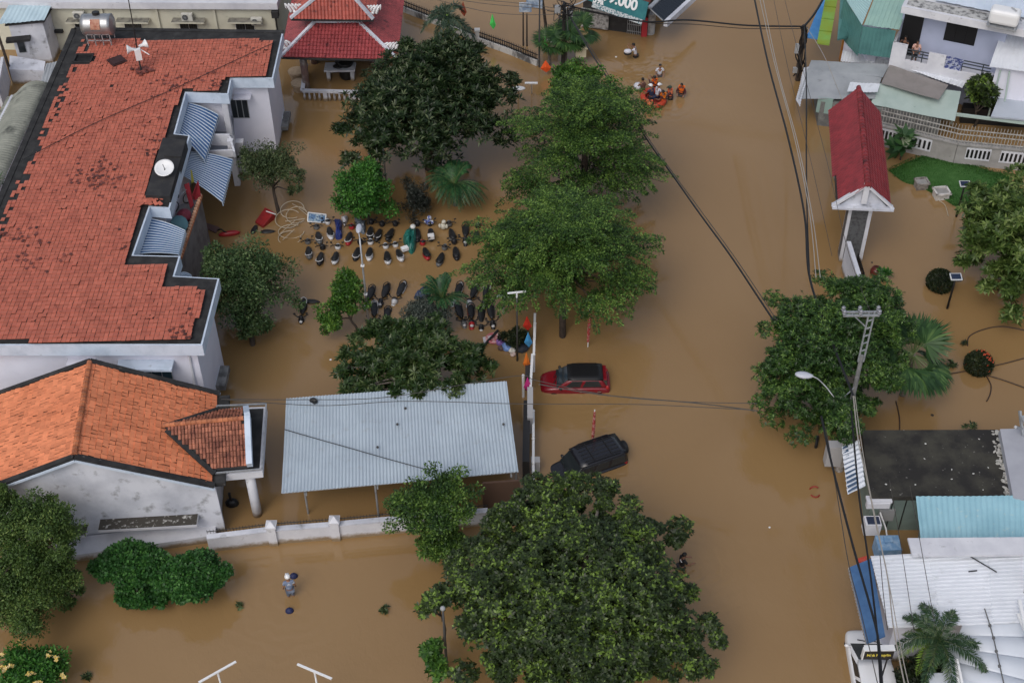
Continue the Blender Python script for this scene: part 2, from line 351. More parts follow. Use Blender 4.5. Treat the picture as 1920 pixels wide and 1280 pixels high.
# ================================================================ LEFT SIDE BUILDINGS
def xy(pxs, z): return [tuple(P(x, y, z)[:2]) for x, y in pxs]
def wallbox(mb, A, B, px, depth=.08, out=.04):
    """a box standing on the wall A-B with its face corners at pixels (tl, br)"""
    d = Vector((B.x - A.x, B.y - A.y, 0)).normalized(); n = Vector((d.y, -d.x, 0))
    if n.dot(CAM - A) < 0: n = -n
    p = PV(*px[0], A, B); q = PV(*px[1], A, B)
    L = abs((q - p).dot(d)); H = abs(q.z - p.z); c = (p + q) / 2 + n * (out - depth / 2)
    mb.box(c, (L, depth, H), rz=math.atan2(d.y, d.x)); return c, d, n, L, H
def window(name, parent, A, B, px, bars=3, frame=WMETAL, glass=GLASS, horiz=0, fw=.06):
    mb = MB(); c, d, n, L, H = wallbox(mb, A, B, px, .06, .05)
    f = mb.build(name, frame, parent)
    g = MB(); rz = math.atan2(d.y, d.x)
    for k in range(bars):
        x = (k + .5) / bars - .5
        g.box(c + d * x * L + n * .02, (L / bars - fw, .06, H - 2 * fw), rz=rz)
    g.build('pane', glass, f)
    if horiz:
        b = MB()
        for k in range(horiz): b.box(c + d * ((k + .5) / horiz - .5) * L + n * .09, (.03, .03, H - .04), rz=rz)
        b.build('window_bars', BLACKM, f)
    return f
def canopy(parent, A, B, pl, pr, ztop_px, depth=.7, th=.12, mat=WHITE, name='sunshade', topmat=None):
    p = PV(*pl, A, B); q = PV(*pr, A, B); d = Vector((B.x - A.x, B.y - A.y, 0)).normalized(); n = Vector((d.y, -d.x, 0))
    if n.dot(CAM - A) < 0: n = -n
    mb = MB(); mb.box((p + q) / 2 + n * depth / 2, ((q - p).length, depth, th), rz=math.atan2(d.y, d.x))
    o = mb.build(name, mat, parent)
    if topmat:
        t = MB(); t.box((p + q) / 2 + n * depth / 2 + Vector((0, 0, th / 2 + .012)), ((q - p).length - .04, depth - .04, .024), rz=math.atan2(d.y, d.x)); t.build('moss_layer', topmat, o)
    return o
# ---------------------------------------------------------------- school building
ZR = 6.3
OPX = [(139, 54), (531, 60), (512, 146), (434, 146), (428, 176), (349, 173), (328, 250), (356, 253), (318, 390), (281, 387), (250, 477), (338, 479), (327, 516), (411, 521), (379, 646), (-119, 646)]
O = xy(OPX, ZR)
cen = P(200, 400, 0); school = empty('school_building', cen, 'long lavender building under a wide flat field of faded red roof tiles with blue awnings', 'building')
Win = inset(O, .55)
mb = MB(); mb.prism(Win, -.6, 5.6); mb.build('wall', LAV, school)
mb = MB(); mb.prism(O, 5.55, 6.26); mb.build('fascia', BLUEWHITE, school)
mb = MB(); mb.prism(inset(O, .1), 6.2, 6.285); mb.build('gutter', MOLD, school)
# low kerb wall inside the gutter on the rear and west edges
mb = MB()
for i in (0, 15):
    a, b = Vector((*O[i], 6.45)), Vector((*O[(i + 1) % 16], 6.45)); mb.beam(a - Vector((0, 0, .2)), b - Vector((0, 0, .2)), .35, .16)
mb.build('parapet', MOLD, school)
TPX = [(153, 74), (512, 74), (499, 143), (421, 143), (412, 171), (340, 167), (318, 236), (284, 318), (231, 495), (312, 497), (302, 536), (384, 541), (360, 634), (-93, 641), (0, 412), (42, 322)]
ZT = 6.45; T = xy(TPX, ZT)
mb = MB(); mb.prism(inset(T, .12), 6.27, 6.4); deck = mb.build('roof_deck', DECK, school)
holes = [P(157, 111, ZT), P(190, 84, ZT)]
def skip(c):
    if (c - holes[0]).length < .75: return True
    e = min(abs((Vector(T[(i + 1) % len(T)]) - Vector(T[i])).normalized().cross(Vector((c.x, c.y)) - Vector(T[i]))) if True else 9 for i in (13, 14, 15))
    if e < .5 and random.random() < .35: return True
    return random.random() < .0006
mb = tiles([(*p, ZT) for p in T], (1, 0.02, 0), .23, .315, lift=.03, jit=.01, skip=skip, gap=.02, tilt=.012, loose=.05); mb.m = 1
for k in range(230):     # slipped and broken tiles
    cx, cy = random.choice([(160, 325), (180, 330), (175, 335), (200, 325), (50, 455), (30, 440), (385, 160), (215, 330), (320, 245), (290, 280), (60, 480), (330, 620), (390, 155), (470, 100), (300, 160), (390, 600), (250, 460)])
    p = P(cx + random.gauss(0, 26), cy + random.gauss(0, 14), ZT)
    if not inside(p.x, p.y, T): continue
    mb.box(p + Vector((0, 0, .05)), (.15, .2, .025), mat=Matrix.Rotation(random.uniform(-.9, .9), 3, 'Z') @ Matrix.Rotation(random.uniform(-.25, .25), 3, 'X'))
mb.build('tile_roof', [REDTILE, M('sooty red tile', (.17, .048, .036), (.07, .024, .02), 2, island=.5)], school)
# flat dark slab with the dish
SL = xy([(305, 258), (349, 262), (318, 368), (272, 366)], 6.7)
mb = MB(); mb.prism(SL, 6.0, 6.7); mb.prism(xy([(309, 290), (338, 292), (337, 294), (308, 292)], 6.78), 6.7, 6.78); mb.build('flat_roof_slab', DECK, school)
mb = MB()
for k in range(26): p = P(280 + random.uniform(-18, 25), 376 + random.uniform(-7, 8), 6.5); mb.box(p, (.2, .28, .05), mat=Matrix.Rotation(random.uniform(0, 3), 3, 'Z') @ Matrix.Rotation(random.uniform(-.3, .3), 3, 'X'))
mb.build('tile_rubble', REDTILE, school)
MOSSG = M('lichen grey concrete', (.24, .24, .235), (.1, .1, .1), 2.5, .4, .65, rough=.9, bump=.3)
W3 = lambda i, z=0: Vector((*Win[i], z))
# rear-right wing: window, sunshades
A, B = W3(2), W3(3)
window('window', school, A, B, [(431, 186), (469, 221)], 3, frame=GREYP)
canopy(school, A, B, (440, 176), (472, 178), 0, .6, .1, LAV)
A, B = W3(1), W3(2); canopy(school, A, B, (527, 203), (533, 250), 0, .45, .3, MOSSG, 'sunshade')
window('window', school, A, B, [(529, 220), (535, 255)], 2, frame=WMETAL)
# front wing
A, B = W3(14), W3(15)
window('window', school, A, B, [(243, 682), (326, 712)], 4, frame=GREYP, glass=M('blue-grey pane', (.03, .06, .075), rough=.15))
canopy(school, A, B, (223, 676), (327, 676), 0, .75, .14, BLUEWHITE); canopy(school, A, B, (128, 673), (180, 673), 0, .5, .1, LAV)
mb = MB(); mb.tube([PV(355, 664, A, B) + Vector((0, -.08, 0)), PV(367, 722, A, B) + Vector((0, -.08, 0))], .06); mb.build('downpipe', WHITE, school)
A, B = W3(13), W3(14); canopy(school, A, B, (405, 690), (414, 726), 0, .5, .35, MOSSG)
A2 = P(402, 640, 3)
# balcony slabs, railings, columns on the yard side
def deckp(px, z, th, name, mat, parent=school):
    mb = MB(); mb.prism(xy(px, z), z - th, z); return mb.build(name, mat, parent)
deckp([(300, 400), (377, 368), (337, 486), (262, 480)], 3.9, 4.6, 'balcony_wall', M('dark grey plaster', (.2, .19, .19), (.12, .11, .11), 1.2, rough=.8))  # dark grey wall below the orange balcony rail
deckp([(354, 178), (434, 170), (442, 292), (340, 296)], 3.1, .2, 'balcony_floor', M('grey terrazzo', (.25, .26, .29), rough=.6))
mb = MB()
a, b = P(377, 366, 4.0), P(338, 484, 4.0); mb.beam(a, b, .22, .12)
ra = mb.build('balcony_rail', M('orange tiled coping', (.45, .17, .08), (.35, .12, .06), 3), school)
mb = MB()
for k in range(22):
    p = a.lerp(b, (k + .5) / 22); mb.box(p + Vector((0, 0, .1)), (.16, .2, .1), rz=.4)
mb.build('coping_tiles', M('pale coping tile', (.6, .35, .22), island=.3), ra)
for (x0, y0, x1, y1, zt) in ((414, 196, 432, 252, 5.5), (441, 262, 436, 290, 4.2)):
    q = P(x1, y1, 3.1); mb = MB(); mb.box((q.x, q.y, 2.5), (.35, .35, 2 * (zt - 2.5))); mb.build('column', WHITE, school)
mb = MB(); mb.beam(P(396, 262, 4.0), P(432, 262, 4.0), .12, .8); mb.beam(P(391, 289, 3.7), P(438, 287, 3.7), .12, .5); mb.beam(P(432, 262, 4.0), P(440, 290, 3.8), .12, .5); mb.build('balcony_parapet', WHITE, school)
mb = MB(); mb.box(P(455, 300, 1.0), (.5, .5, 3)); mb.build('pillar', WHITE, school)
# dark recess behind the awnings
# blue-and-white awnings
BLUESTR = M('navy blue awning sheet', (.035, .10, .25), (.05, .13, .29), 1.5, rough=.4)
def awning(c, zi, zo, label, n=14, drop=.28):
    i0, i1, o1, o0 = P(*c[0], zi), P(*c[1], zi), P(*c[2], zo), P(*c[3], zo)
    cc = (i0 + i1 + o0 + o1) / 4; t = empty('awning', (cc.x, cc.y, zo - .3), label, 'awning', 'blue striped awnings on the yard side')
    m = MB(); S1, S2 = [], []
    for k in range(6):
        u = k / 5; bow = Vector((0, 0, .12 * math.sin(math.pi * u)))
        S1.append(i0.lerp(o0, u) + bow); S2.append(i1.lerp(o1, u) + bow)
    S1.append(o0 - Vector((0, 0, drop))); S2.append(o1 - Vector((0, 0, drop)))
    vs = []; fs = []
    for a, b in zip(S1, S2): vs += [a, b]
    fs = [(2 * k, 2 * k + 1, 2 * k + 3, 2 * k + 2) for k in range(len(S1) - 1)]
    m.add(vs, fs); s = m.build('sheet', BLUESTR, t); solid(s, .03)
    r = MB()
    for j in range(n + 1):
        v = j / n; line = [a.lerp(b, v) + Vector((0, 0, .025)) for a, b in zip(S1, S2)]
        line[-1] = line[-1] + (o0 - i0).normalized() * .02
        r.tube(line, .035, 5)
    r.build('rib', M('pale blue rib', (.5, .58, .66), rough=.4), t); return t
awning([(354, 194), (334, 248), (383, 300), (409, 216)], 5.5, 4.7, 'blue and white striped awning under the roof edge, farthest of the row')
awning([(358, 286), (345, 330), (417, 379), (436, 300)], 4.6, 3.8, 'widest blue and white striped awning, jutting out over the yard water beside the balcony', 16)
awning([(282, 411), (252, 477), (335, 477), (347, 433)], 5.5, 4.9, 'blue and white striped awning tucked between two roof corners above the orange rail', 13)
awning([(338, 513), (332, 524), (352, 526), (358, 516)], 5.2, 4.8, 'small sliver of blue striped awning behind the black roof corner', 4)
# things on the balcony and the roof
t = MB(); p0 = P(372, 352, 4.3)
def flag_panel(name, pts, z, mat, label, cat, group=None):
    m = MB(); q = [P(x, y, zz) for (x, y), zz in zip(pts, z)]; m.add(q, [tuple(range(len(q)))]); o = m.build(name, mat); solid(o, .04); return tag(o, label, cat, group)
REDF = M('red cloth', (.32, .02, .03), (.22, .015, .02), 3, rough=.7)
flag_panel('red_board', [(371, 338), (376, 367), (364, 376), (360, 366)], [5.2, 4.2, 4.0, 4.6], REDF, 'dark red board leaning on the balcony rail', 'board', 'red boards on the balcony')
flag_panel('red_board', [(345, 346), (354, 343), (363, 385), (357, 392)], [5.0, 5.0, 4.0, 4.0], REDF, 'narrow red board lying across the balcony clutter', 'board', 'red boards on the balcony')
flag_panel('yellow_flag', [(357, 318), (360, 320), (364, 340), (359, 343)], [5.6, 5.6, 4.7, 4.7], M('dull yellow cloth', (.42, .38, .06)), 'small rolled yellow flag on the balcony', 'flag')
m = MB(); m.tube([P(336, 420, 3.9), P(337, 420, 4.7)], [.42, .46], 12); m.tube([P(336, 420, 4.7), P(336, 420, 4.76)], [.5, .5], 12); tag(m.build('blue_barrel', M('dark teal plastic', (.02, .08, .11))), 'dark teal barrel in the corner of the balcony', 'barrel')
m = MB(); m.ball(P(345, 404, 4.2), (.45, .5, .35)); tag(m.build('cloth_bundle', M('maroon cloth', (.14, .015, .03), (.2, .03, .05), 6), smooth=True), 'maroon cloth bundle beside the teal barrel', 'bundle')
t = empty('bicycle', P(341, 388, 3.92), 'old dark bicycle parked on the cluttered balcony', 'bicycle')
for dx in (-.5, .5):
    m = MB(); m.tube([P(341, 388, 3.92) + Vector((dx * .6, dx * .9, .33)) + Vector((.6 * math.cos(a) * .33, .8 * math.cos(a) * .33, .33 * math.sin(a))) for a in np.linspace(0, 6.283, 15)], .03, 5); m.build('wheel', BLACKM, t)
m = MB(); c = P(341, 388, 3.92); m.tube([c + Vector((-.3, -.45, .33)), c + Vector((-.1, -.15, .8)), c + Vector((.25, .4, .85)), c + Vector((.3, .45, .33))], .03, 5); m.tube([c + Vector((.1, .5, 1.0)), c + Vector((.4, .3, 1.0))], .02, 5); m.build('frame', GREYP, t)
m = MB(); m.box(c + Vector((-.1, -.15, .88)), (.2, .25, .08)); m.build('saddle', BLACK, t)
t = empty('satellite_dish', P(309, 330, 6.72), 'round white satellite dish on the dark flat slab', 'satellite dish')
m = MB(); c = P(309, 317, 7.0); rm = Matrix.Rotation(R(24), 3, 'X')
m.loft([[c + rm @ Vector((q * .56 * math.cos(a), q * .56 * math.sin(a), .16 * q * q)) for a in np.linspace(0, 2 * math.pi, 25)[:-1]] for q in (.02, .3, .55, .8, 1.0)] + [[c + rm @ Vector((q * .56 * math.cos(a), q * .56 * math.sin(a), .16 * q * q - .03)) for a in np.linspace(0, 2 * math.pi, 25)[:-1]] for q in (1.0, .5, .02)]); m.build('dish', WMETAL, t, smooth=True)
m = MB(); m.tube([P(309, 330, 6.72), c], .04); m.tube([c, c + rm @ Vector((0, 0, .5))], .02); m.build('bracket', BLACKM, t)
# steel water tank on its stand
tk = P(191, 78, 6.5); t = empty('water_tank', tk, 'polished steel water tank lying on a frame at the rear corner of the red roof', 'water tank')
m = MB(); c = tk + Vector((0, 0, 1.25)); L = 1.95; rr = .68
rings = []
for k, (x, q) in enumerate([(-L / 2 - .1, .12), (-L / 2 - .06, .5), (-L / 2 + .05, .66)] + [(-L / 2 + .05 + i * (L - .1) / 8, .68 if i % 2 else .7) for i in range(9)] + [(L / 2 - .05, .66), (L / 2 + .06, .5), (L / 2 + .1, .12)]):
    rings.append([c + Vector((x, q * math.cos(a), q * math.sin(a))) for a in np.linspace(0, 2 * math.pi, 25)[:-1]])
m.loft(rings); body = m.build('body', STAIN, t, smooth=True)
m = MB(); m.tube([c + Vector((0, .1, .66)), c + Vector((0, .12, .84))], .24, 14); m.build('lid', BLACK, t)
m = MB(); vs = []; fs = []
for i in range(7):
    a = R(150 + i * 9); vs += [c + Vector((-.3, .735 * math.sin(a) * -1 * 1 if False else -.735 * math.sin(R(35 + i * 9)), .735 * math.cos(R(35 + i * 9)))), c + Vector((.32, -.735 * math.sin(R(35 + i * 9)), .735 * math.cos(R(35 + i * 9))))]
fs = [(2 * i, 2 * i + 1, 2 * i + 3, 2 * i + 2) for i in range(6)]; m.add(vs, fs); m.build('label_plate', M('rusty printed label', (.42, .22, .15), (.3, .1, .06), 5), t)
m = MB()
for x in (-.75, -.25, .25, .75):
    for y in (-.5, .5): m.beam(tk + Vector((x, y, 0)), tk + Vector((x, y, .85)), .06, .06)
for z in (.35, .8):
    for y in (-.5, .5): m.beam(tk + Vector((-.8, y, z)), tk + Vector((.8, y, z)), .06, .06)
m.build('stand', STEEL, t)
# loudspeaker mast
b = P(265, 134, 6.5); zt = hgt(b, -20); t = empty('loudspeaker_mast', b, 'thin dark mast with white horn loudspeakers rising from the red roof', 'mast')
m = MB(); m.tube([b, P(259, 105, 7.4), P(252, 60, 9), P(236, -25, 11.8)], [.06, .05, .035, .03]); m.build('pole', BLACKM, t)
for (x, y, dx, dy) in ((247, 93, -1, -.3), (267, 85, .9, .5)):
    c = P(x, y, 7.9); d = Vector((dx, dy, .15)).normalized(); m = MB(); m.tube([c - d * .25, c, c + d * .25, c + d * .3], [.09, .11, .28, .3], 12); m.build('horn', WMETAL, t, smooth=True)
m = MB(); m.box(P(259, 102, 7.55), (.38, .3, .75), rz=.3); m.build('control_box', WMETAL, t)
m = MB(); m.tube([P(262, 92, 7.8), P(280, 103, 7.7)], .03); m.build('antenna', WMETAL, t)
m = MB()
for k in range(24): p = b + Vector((random.gauss(0, .28), random.gauss(0, .25), .05)); m.box(p, (.24, .2, .06), mat=Matrix.Rotation(random.uniform(0, 3), 3, 'Z') @ Matrix.Rotation(random.uniform(-.4, .4), 3, 'X'))
tag(m.build('broken_tile_pile', M('sooty red tile')), 'pile of broken dark red tiles round the foot of the loudspeaker mast', 'rubble')
m = MB(); q = P(219, 114, 6.52); m.box(q, (1.0, 1.0, .06), mat=Matrix.Rotation(R(38), 3, 'Z')); m.box(q + Vector((0, 0, .05)), (.8, .8, .04), mat=Matrix.Rotation(R(38), 3, 'Z')); tag(m.build('hatch_cover', M('rusty dark sheet', (.045, .018, .018), (.03, .012, .012))), 'square dark rusty hatch cover lying on the red tiles', 'hatch cover')
m = MB(); q = P(157, 111, 6.42); m.box(q + Vector((0, 0, -.05)), (1.1, .95, .06)); m.m = 1
for dx, dy, sx, sy in ((-.55, 0, .08, 1.0), (.55, 0, .08, 1.0), (0, -.48, 1.1, .08), (0, .48, 1.1, .08)): m.box(q + Vector((dx, dy, .04)), (sx, sy, .16))
tag(m.build('roof_opening', [BLACK, DECK]), 'open dark square roof opening near the steel water tank', 'roof opening')
# cables over the roof
m = MB(); m.tube(smooth_line([P(42, 300, 6.6), P(180, 230, 6.56), P(330, 165, 6.56), P(470, 100, 6.56), P(520, 78, 6.6)]), .025, 4); tag(m.build('roof_cable', BLACK), 'thin black cable lying diagonally across the red tile roof', 'cable')
# ---------------------------------------------------------------- cream block behind
ZC = 3.6; cb = P(300, 60, 0); t = empty('cream_building', cb, 'long cream building with barred windows and air conditioners, cut off by the top edge', 'building')
A, B = P(98, 12, ZC), P(512, 14, ZC); A0, B0 = Vector((A.x, A.y, 0)), Vector((B.x, B.y, 0)); dr = (B0 - A0).normalized(); nb = Vector((-dr.y, dr.x, 0))
A1 = A0 - dr * 6
mb = MB(); mb.prism([A1.xy, B0.xy, (B0 + nb * 14).xy, (A1 + nb * 14).xy], -.6, ZC); mb.build('wall', CREAM, t)
mb = MB(); e = nb * -.35; mb.prism([(A1 + e - dr).xy, (B0 + e + dr * .4).xy, (B0 + nb * 14 + dr * .4).xy, (A1 + nb * 14 - dr).xy], ZC, ZC + .5); mb.build('roof_edge', WHITE, t)
mb = MB(); mb.prism([(A1 + nb * .3).xy, (B0 + nb * .3 - dr * .3).xy, (B0 + nb * 13.5).xy, (A1 + nb * 13.5).xy], ZC + .4, ZC + .515); mb.build('flat_roof', MOLD, t)
for x in (196, 298, 405): q = PV(x, 40, A0, B0); mb = MB(); mb.box((q.x, q.y, ZC / 2 - .05), (.16, .3, ZC - .1), rz=math.atan2(dr.y, dr.x)); mb.build('pilaster', CREAM, t)
for (x0, x1) in ((138, 178), (231, 270), (335, 374), (440, 480)):
    window('window', t, A0, B0, [(x0, 38), (x1, 66)], 2, frame=WMETAL, horiz=7)
    canopy(t, A0, B0, (x0 - 11, 34), (x1 + 12, 36), 0, .7, .1, CREAM, topmat=M('grey lichen crust', (.22, .21, .18), (.1, .1, .09), 3))
mb = MB(); mb.box(PV(517, 22, A0, B0) + Vector((0, -.3, 0)), (.5, .5, .5)); mb.tube([B0 + Vector((.1, -.1, 0)), B0 + Vector((.1, -.1, ZC))], .06); mb.build('downpipe', DECK, t)
# outdoor air-conditioner units
def ac_proto():
    t = empty('air_conditioner', (0, 0, 0), 'x', 'air conditioner', 'outdoor air conditioner units')
    m = MB(); m.box((0, 0, .3), (.82, .3, .56)); bevel(m.build('casing', M('yellowed white casing', (.55, .55, .5), (.45, .44, .4), 3), t, local=True), .03)
    m = MB(); m.tube([(-.12, -.155, .3), (-.12, -.175, .3)], .22, 18); m.build('fan_grille', M('dark fan grille', (.05, .055, .06)), t, local=True)
    m = MB()
    for k in range(4): m.box((-.12, -.18, .3), (.42, .01, .015), mat=Matrix.Rotation(k * math.pi / 4, 3, 'Y'))
    m.build('guard_wires', GREYP, t, local=True)
    m = MB(); m.beam((-.3, -.1, 0), (-.3, .3, 0), .05, .05); m.beam((.3, -.1, 0), (.3, .3, 0), .05, .05); m.build('bracket', STEEL, t, local=True); return t
AC = ac_proto(); AC['label'] = 'outdoor air conditioner above the cream wall window nearest the steel tank'
rz = math.atan2(dr.y, dr.x); q = PV(152, 31, A0, B0); AC.location = q - nb * .35; AC.rotation_euler.z = rz
def ac(loc, rz, label): o = copy_tree(AC); o.location = loc; o.rotation_euler.z = rz; o['label'] = label; return o
ac(PV(354, 34, A0, B0) - nb * .35, rz, 'outdoor air conditioner on the cream wall above the third barred window')
ac(PV(483, 38, A0, B0) - nb * .3 - Vector((0, 0, .2)), rz, 'small outdoor unit low on the cream wall at its right end')
# white annex with pale blue roof
t = empty('white_annex', P(60, 110, 0), 'small white annex with a pale blue roof sheet in the top left corner', 'annex')
ar = [(0, 45), (20, 10), (97, 9), (83, 38)]
rp = xy([(8, 45), (82, 38), (98, 10), (20, 10)], 3.6); wp = inset(rp, .2)
mb = MB(); mb.prism(wp, -.6, 3.4); mb.build('wall', STAINED, t)
mb = MB(); mb.prism(rp, 3.4, 3.48); mb.build('roof_rim', DECK, t)
q = [P(-4, 46, 3.65), P(83, 38, 3.55), P(96, 11, 3.8), P(16, 10, 3.9)]; solid(corr(*[q[i] for i in (0, 1, 2, 3)], pitch=.3, amp=.03).build('roof_sheet', M('pale blue sheet', (.45, .58, .64), (.38, .5, .56), 1), t), .02)
mb = MB(); mb.prism(xy([(18, 104), (85, 115), (82, 133), (17, 130)], 1.2), -.6, 1.2); mb.build('porch', STAINED, t)
A, B = Vector((*wp[0], 0)), Vector((*wp[1], 0)); window('window', t, A, B, [(30, 76), (51, 98)], 1, frame=GREYP); canopy(t, A, B, (12, 70), (58, 70), 0, .6, .2, MOLD, 'sunshade')
A, B = Vector((*wp[1], 0)), Vector((*wp[2], 0)); canopy(t, A, B, (101, 58), (113, 44), 0, .6, .2, MOLD, 'sunshade')
# grey fibre-cement barrel roof, left edge
c = [(88, 156), (0, 345), (-70, 345), (30, 163)]
t = empty('curved_shed', P(20, 260, 0), 'shed with a curved grey ribbed roof by the left edge', 'shed')
FIB = M('mossy fibre cement', (.27, .28, .24), (.2, .21, .18), .7, .4, .6, rough=.85, c3=(.05, .055, .05), sc3=.8, lo3=.55, hi3=.75)
m = MB(); e0, e1 = P(90, 156, 2.6), P(-30, 420, 2.6); f0, f1 = P(10, 172, 2.2), P(-120, 420, 2.2); vs = []; fs = []; nr = 60
for j in range(nr * 4 + 1):
    v = j / (nr * 4); a = e0.lerp(e1, v); b = f0.lerp(f1, v); rib = .03 * math.sin(j * math.pi / 2)
    for k in range(9): u = k / 8; vs.append(a.lerp(b, u) + Vector((0, 0, .8 * math.sin(math.pi * min(1, u + .18)) - .4 + rib)))
fs = [(j * 9 + k, j * 9 + k + 1, (j + 1) * 9 + k + 1, (j + 1) * 9 + k) for j in range(nr * 4) for k in range(8)]; m.add(vs, fs); solid(m.build('roof', FIB, t, smooth=True), .03)
mb = MB(); mb.prism([e0.lerp(f0, .15).xy, e0.lerp(f0, .9).xy, e1.lerp(f1, .9).xy, e1.lerp(f1, .15).xy], -.6, 1.9); mb.build('wall', STAINED, t)
m = MB(); g0 = [P(88, 120, 2.2), P(110, 116, 2.2), P(104, 156, 2.1), P(76, 156, 2.1)]; o = corr(*g0, pitch=.25, amp=.04); o = solid(o.build('lean_to_roof', GZINC), .02); tag(o, 'small grey lean-to roof sheet between the white annex and the red roof', 'roof')
b = P(25, 152, 0); m = MB(); m.tube([b, Vector((b.x - .1, b.y, hgt(b, 58)))], [.12, .09]); tag(m.build('utility_pole', WOOD), 'dark slim pole by the left edge beside the white annex', 'pole')
b = P(4, 195, 0); m = MB(); m.beam(P(1, 190, 1.2), P(11, 130, 1.2), .2, 2.0); tag(m.build('yard_wall', WHITE), 'short white yard wall at the left edge below the annex', 'wall')
# ---------------------------------------------------------------- orange-roofed house
ZE, ZG = 3.6, 6.1
RB, RF = P(168, 680, ZG), P(140, 852, ZG); EB, EF = P(412, 742, ZE), P(402, 906, ZE)
LB = RB * 2 - EB; LB.z = ZE; LF = RF * 2 - EF; LF.z = ZE
t = house = empty('orange_roof_house', P(180, 940, 0), 'white gabled house with a bright orange clay tile roof', 'house')
dep = (RF - RB).normalized(); ud = Vector((-dep.x, -dep.y, 0))
for nm, a, b, c, d in (('roof', RB, EB, EF, RF), ('roof', RB, LB, LF, RF)):
    mb = MB(); mb.slab([p - Vector((0, 0, .06)) for p in (a, b, c, d)], .12); rf = mb.build(nm, DECK, t)
    tiles([a, b, c, d], dep, .235, .29, lift=.042, jit=.016, gap=.008, tilt=.02, loose=.03, curve=.0).build('tiles', ORANGE, rf)
mb = MB()
for k in range(24):
    p = RB.lerp(RF, (k + .5) / 24); d = dep * .17; mb.tube([p - d + Vector((0, 0, .02)), p + d + Vector((0, 0, .05))], [.13, .15], 8)
mb.build('ridge_tiles', M('worn ridge clay', (.45, .16, .07), (.3, .1, .05), 3, island=.25), t)
for X, Y, Z in ((LF, RF, EF), (LB, RB, EB)):
    mb = MB(); off = dep * (.12 if X is LF else -.12)
    for p, q in ((X, Y), (Y, Z)): mb.beam(p + off, q + off, .28, .16)
    mb.build('verge', MOLD, t)
    mb = MB()
    for p, q in ((X, Y), (Y, Z)): mb.beam(p + off * 2.2 - Vector((0, 0, .14)), q + off * 2.2 - Vector((0, 0, .14)), .1, .12)
    mb.build('verge_edge', BLUEWHITE, t)
def gable(A, B, C, inn):
    th = inn * .2; pts = [Vector((A.x, A.y, -.6)), Vector((B.x, B.y, -.6)), B - Vector((0, 0, .25)), C - Vector((0, 0, .25)), A - Vector((0, 0, .25))]
    m = MB(); n = len(pts); m.add(pts + [p + th for p in pts], [tuple(range(n)), tuple(range(2 * n - 1, n - 1, -1))] + [(i, n + i, n + (i + 1) % n, (i + 1) % n) for i in range(n)]); return m
gable(LF, EF, RF, -dep).build('front_gable_wall', STAINED, t); gable(LB, EB, RB, dep).build('rear_gable_wall', STAINED, t)
mb = MB(); si = (EF - RF); si.z = 0; si.normalize(); mb.beam(EB + si * -.3 - Vector((0, 0, 2.1)), EF + si * -.3 - Vector((0, 0, 2.1)), .2, 4.1); mb.build('side_wall', STAINED, t)
GA, GB = Vector((LF.x, LF.y, 0)), Vector((EF.x, EF.y, 0))
MOSS = M('mouldy concrete crust', (.05, .045, .038), (.5, .5, .48), 4, .56, .7, rough=.9, bump=.5)
for pl, pr in (((190, 980), (371, 960)), ((100, 990), (166, 983))):
    canopy(t, GA, GB, pl, pr, 0, .7, .16, WHITE, 'sunshade', topmat=MOSS)
gd = (GB - GA).normalized(); gn = Vector((gd.y, -gd.x, 0))
# gutter on the right eave and cross-gabled porch
mb = MB(); mb.beam(EB + si * .25 - Vector((0, 0, .1)), EF + si * .25 - Vector((0, 0, .1)), .5, .25); mb.build('eave_gutter', MOLD, t)
D0 = P(308, 799, 5.0); D1 = P(456, 786, 4.9)
fe = P(402, 881, 3.75), P(466, 876, 3.7); be = P(414, 768, 3.9), P(455, 766, 3.9)
pd = (D1 - D0).normalized()
porch = MB(); porch.slab([D0, D1, fe[1], fe[0]], .1); porch.slab([D0, D1, be[1], be[0]], .1); pr_ = porch.build('porch_roof', DECK, t)
for q in ([D0, D1, fe[1], fe[0]], [D0, D1, be[1], be[0]]):
    tiles([p + Vector((0, 0, .05)) for p in q], pd, .16, .26, lift=.03, jit=.008, gap=.02, curve=.05).build('tiles', ORANGE2, pr_)
mb = MB()
for k in range(15): p = D0.lerp(D1, (k + .5) / 15) + Vector((0, 0, .08)); mb.tube([p - pd * .15, p + pd * .15 + Vector((0, 0, .02))], [.1, .12], 8)
mb.build('ridge_tiles', M('worn ridge clay'), pr_)
mb = MB(); mb.beam(P(312, 806, 4.9), P(402, 888, 3.75), .22, .1); mb.beam(P(312, 797, 4.95), P(412, 765, 3.95), .2, .1); mb.build('valley_gutter', MOLD, t)
mb = MB(); pf = P(462, 783, 5.05); m0, m1 = P(464, 762, 4.1), P(470, 872, 3.9); pts = [P(460, 768, 4.3), P(464, 776, 5.1), P(464, 790, 5.1), P(468, 872, 4.1), P(468, 878, 3.4), P(462, 778, 3.4)]
mb.beam(P(464, 781, 5.0), P(468, 872, 4.0), .28, .45); mb.beam(P(464, 781, 5.0), P(462, 768, 4.2), .28, .45); mb.build('porch_parapet', BLUEWHITE, t)
FR = xy([(408, 766), (500, 762), (492, 884), (404, 892)], 3.5)
mb = MB(); mb.prism(FR, 3.1, 3.5); mb.build('porch_slab', WHITE, t)
mb = MB(); mb.prism(inset(FR, .15), 3.45, 3.54); mb.build('porch_gutter', MOLD, t)
mb = MB(); fr = [Vector((*p, 3.7)) for p in FR]
for i in range(4): mb.beam(fr[i], fr[(i + 1) % 4], .07, .07)
mb.build('gutter_frame', STEEL, t)
for px in ((483, 964), (489, 866)):
    q = P(*px, 0); mb = MB(); mb.tube([(q.x, q.y, -.6), (q.x, q.y, 3.1)], .24, 14); mb.build('column', WHITE, t, smooth=True)
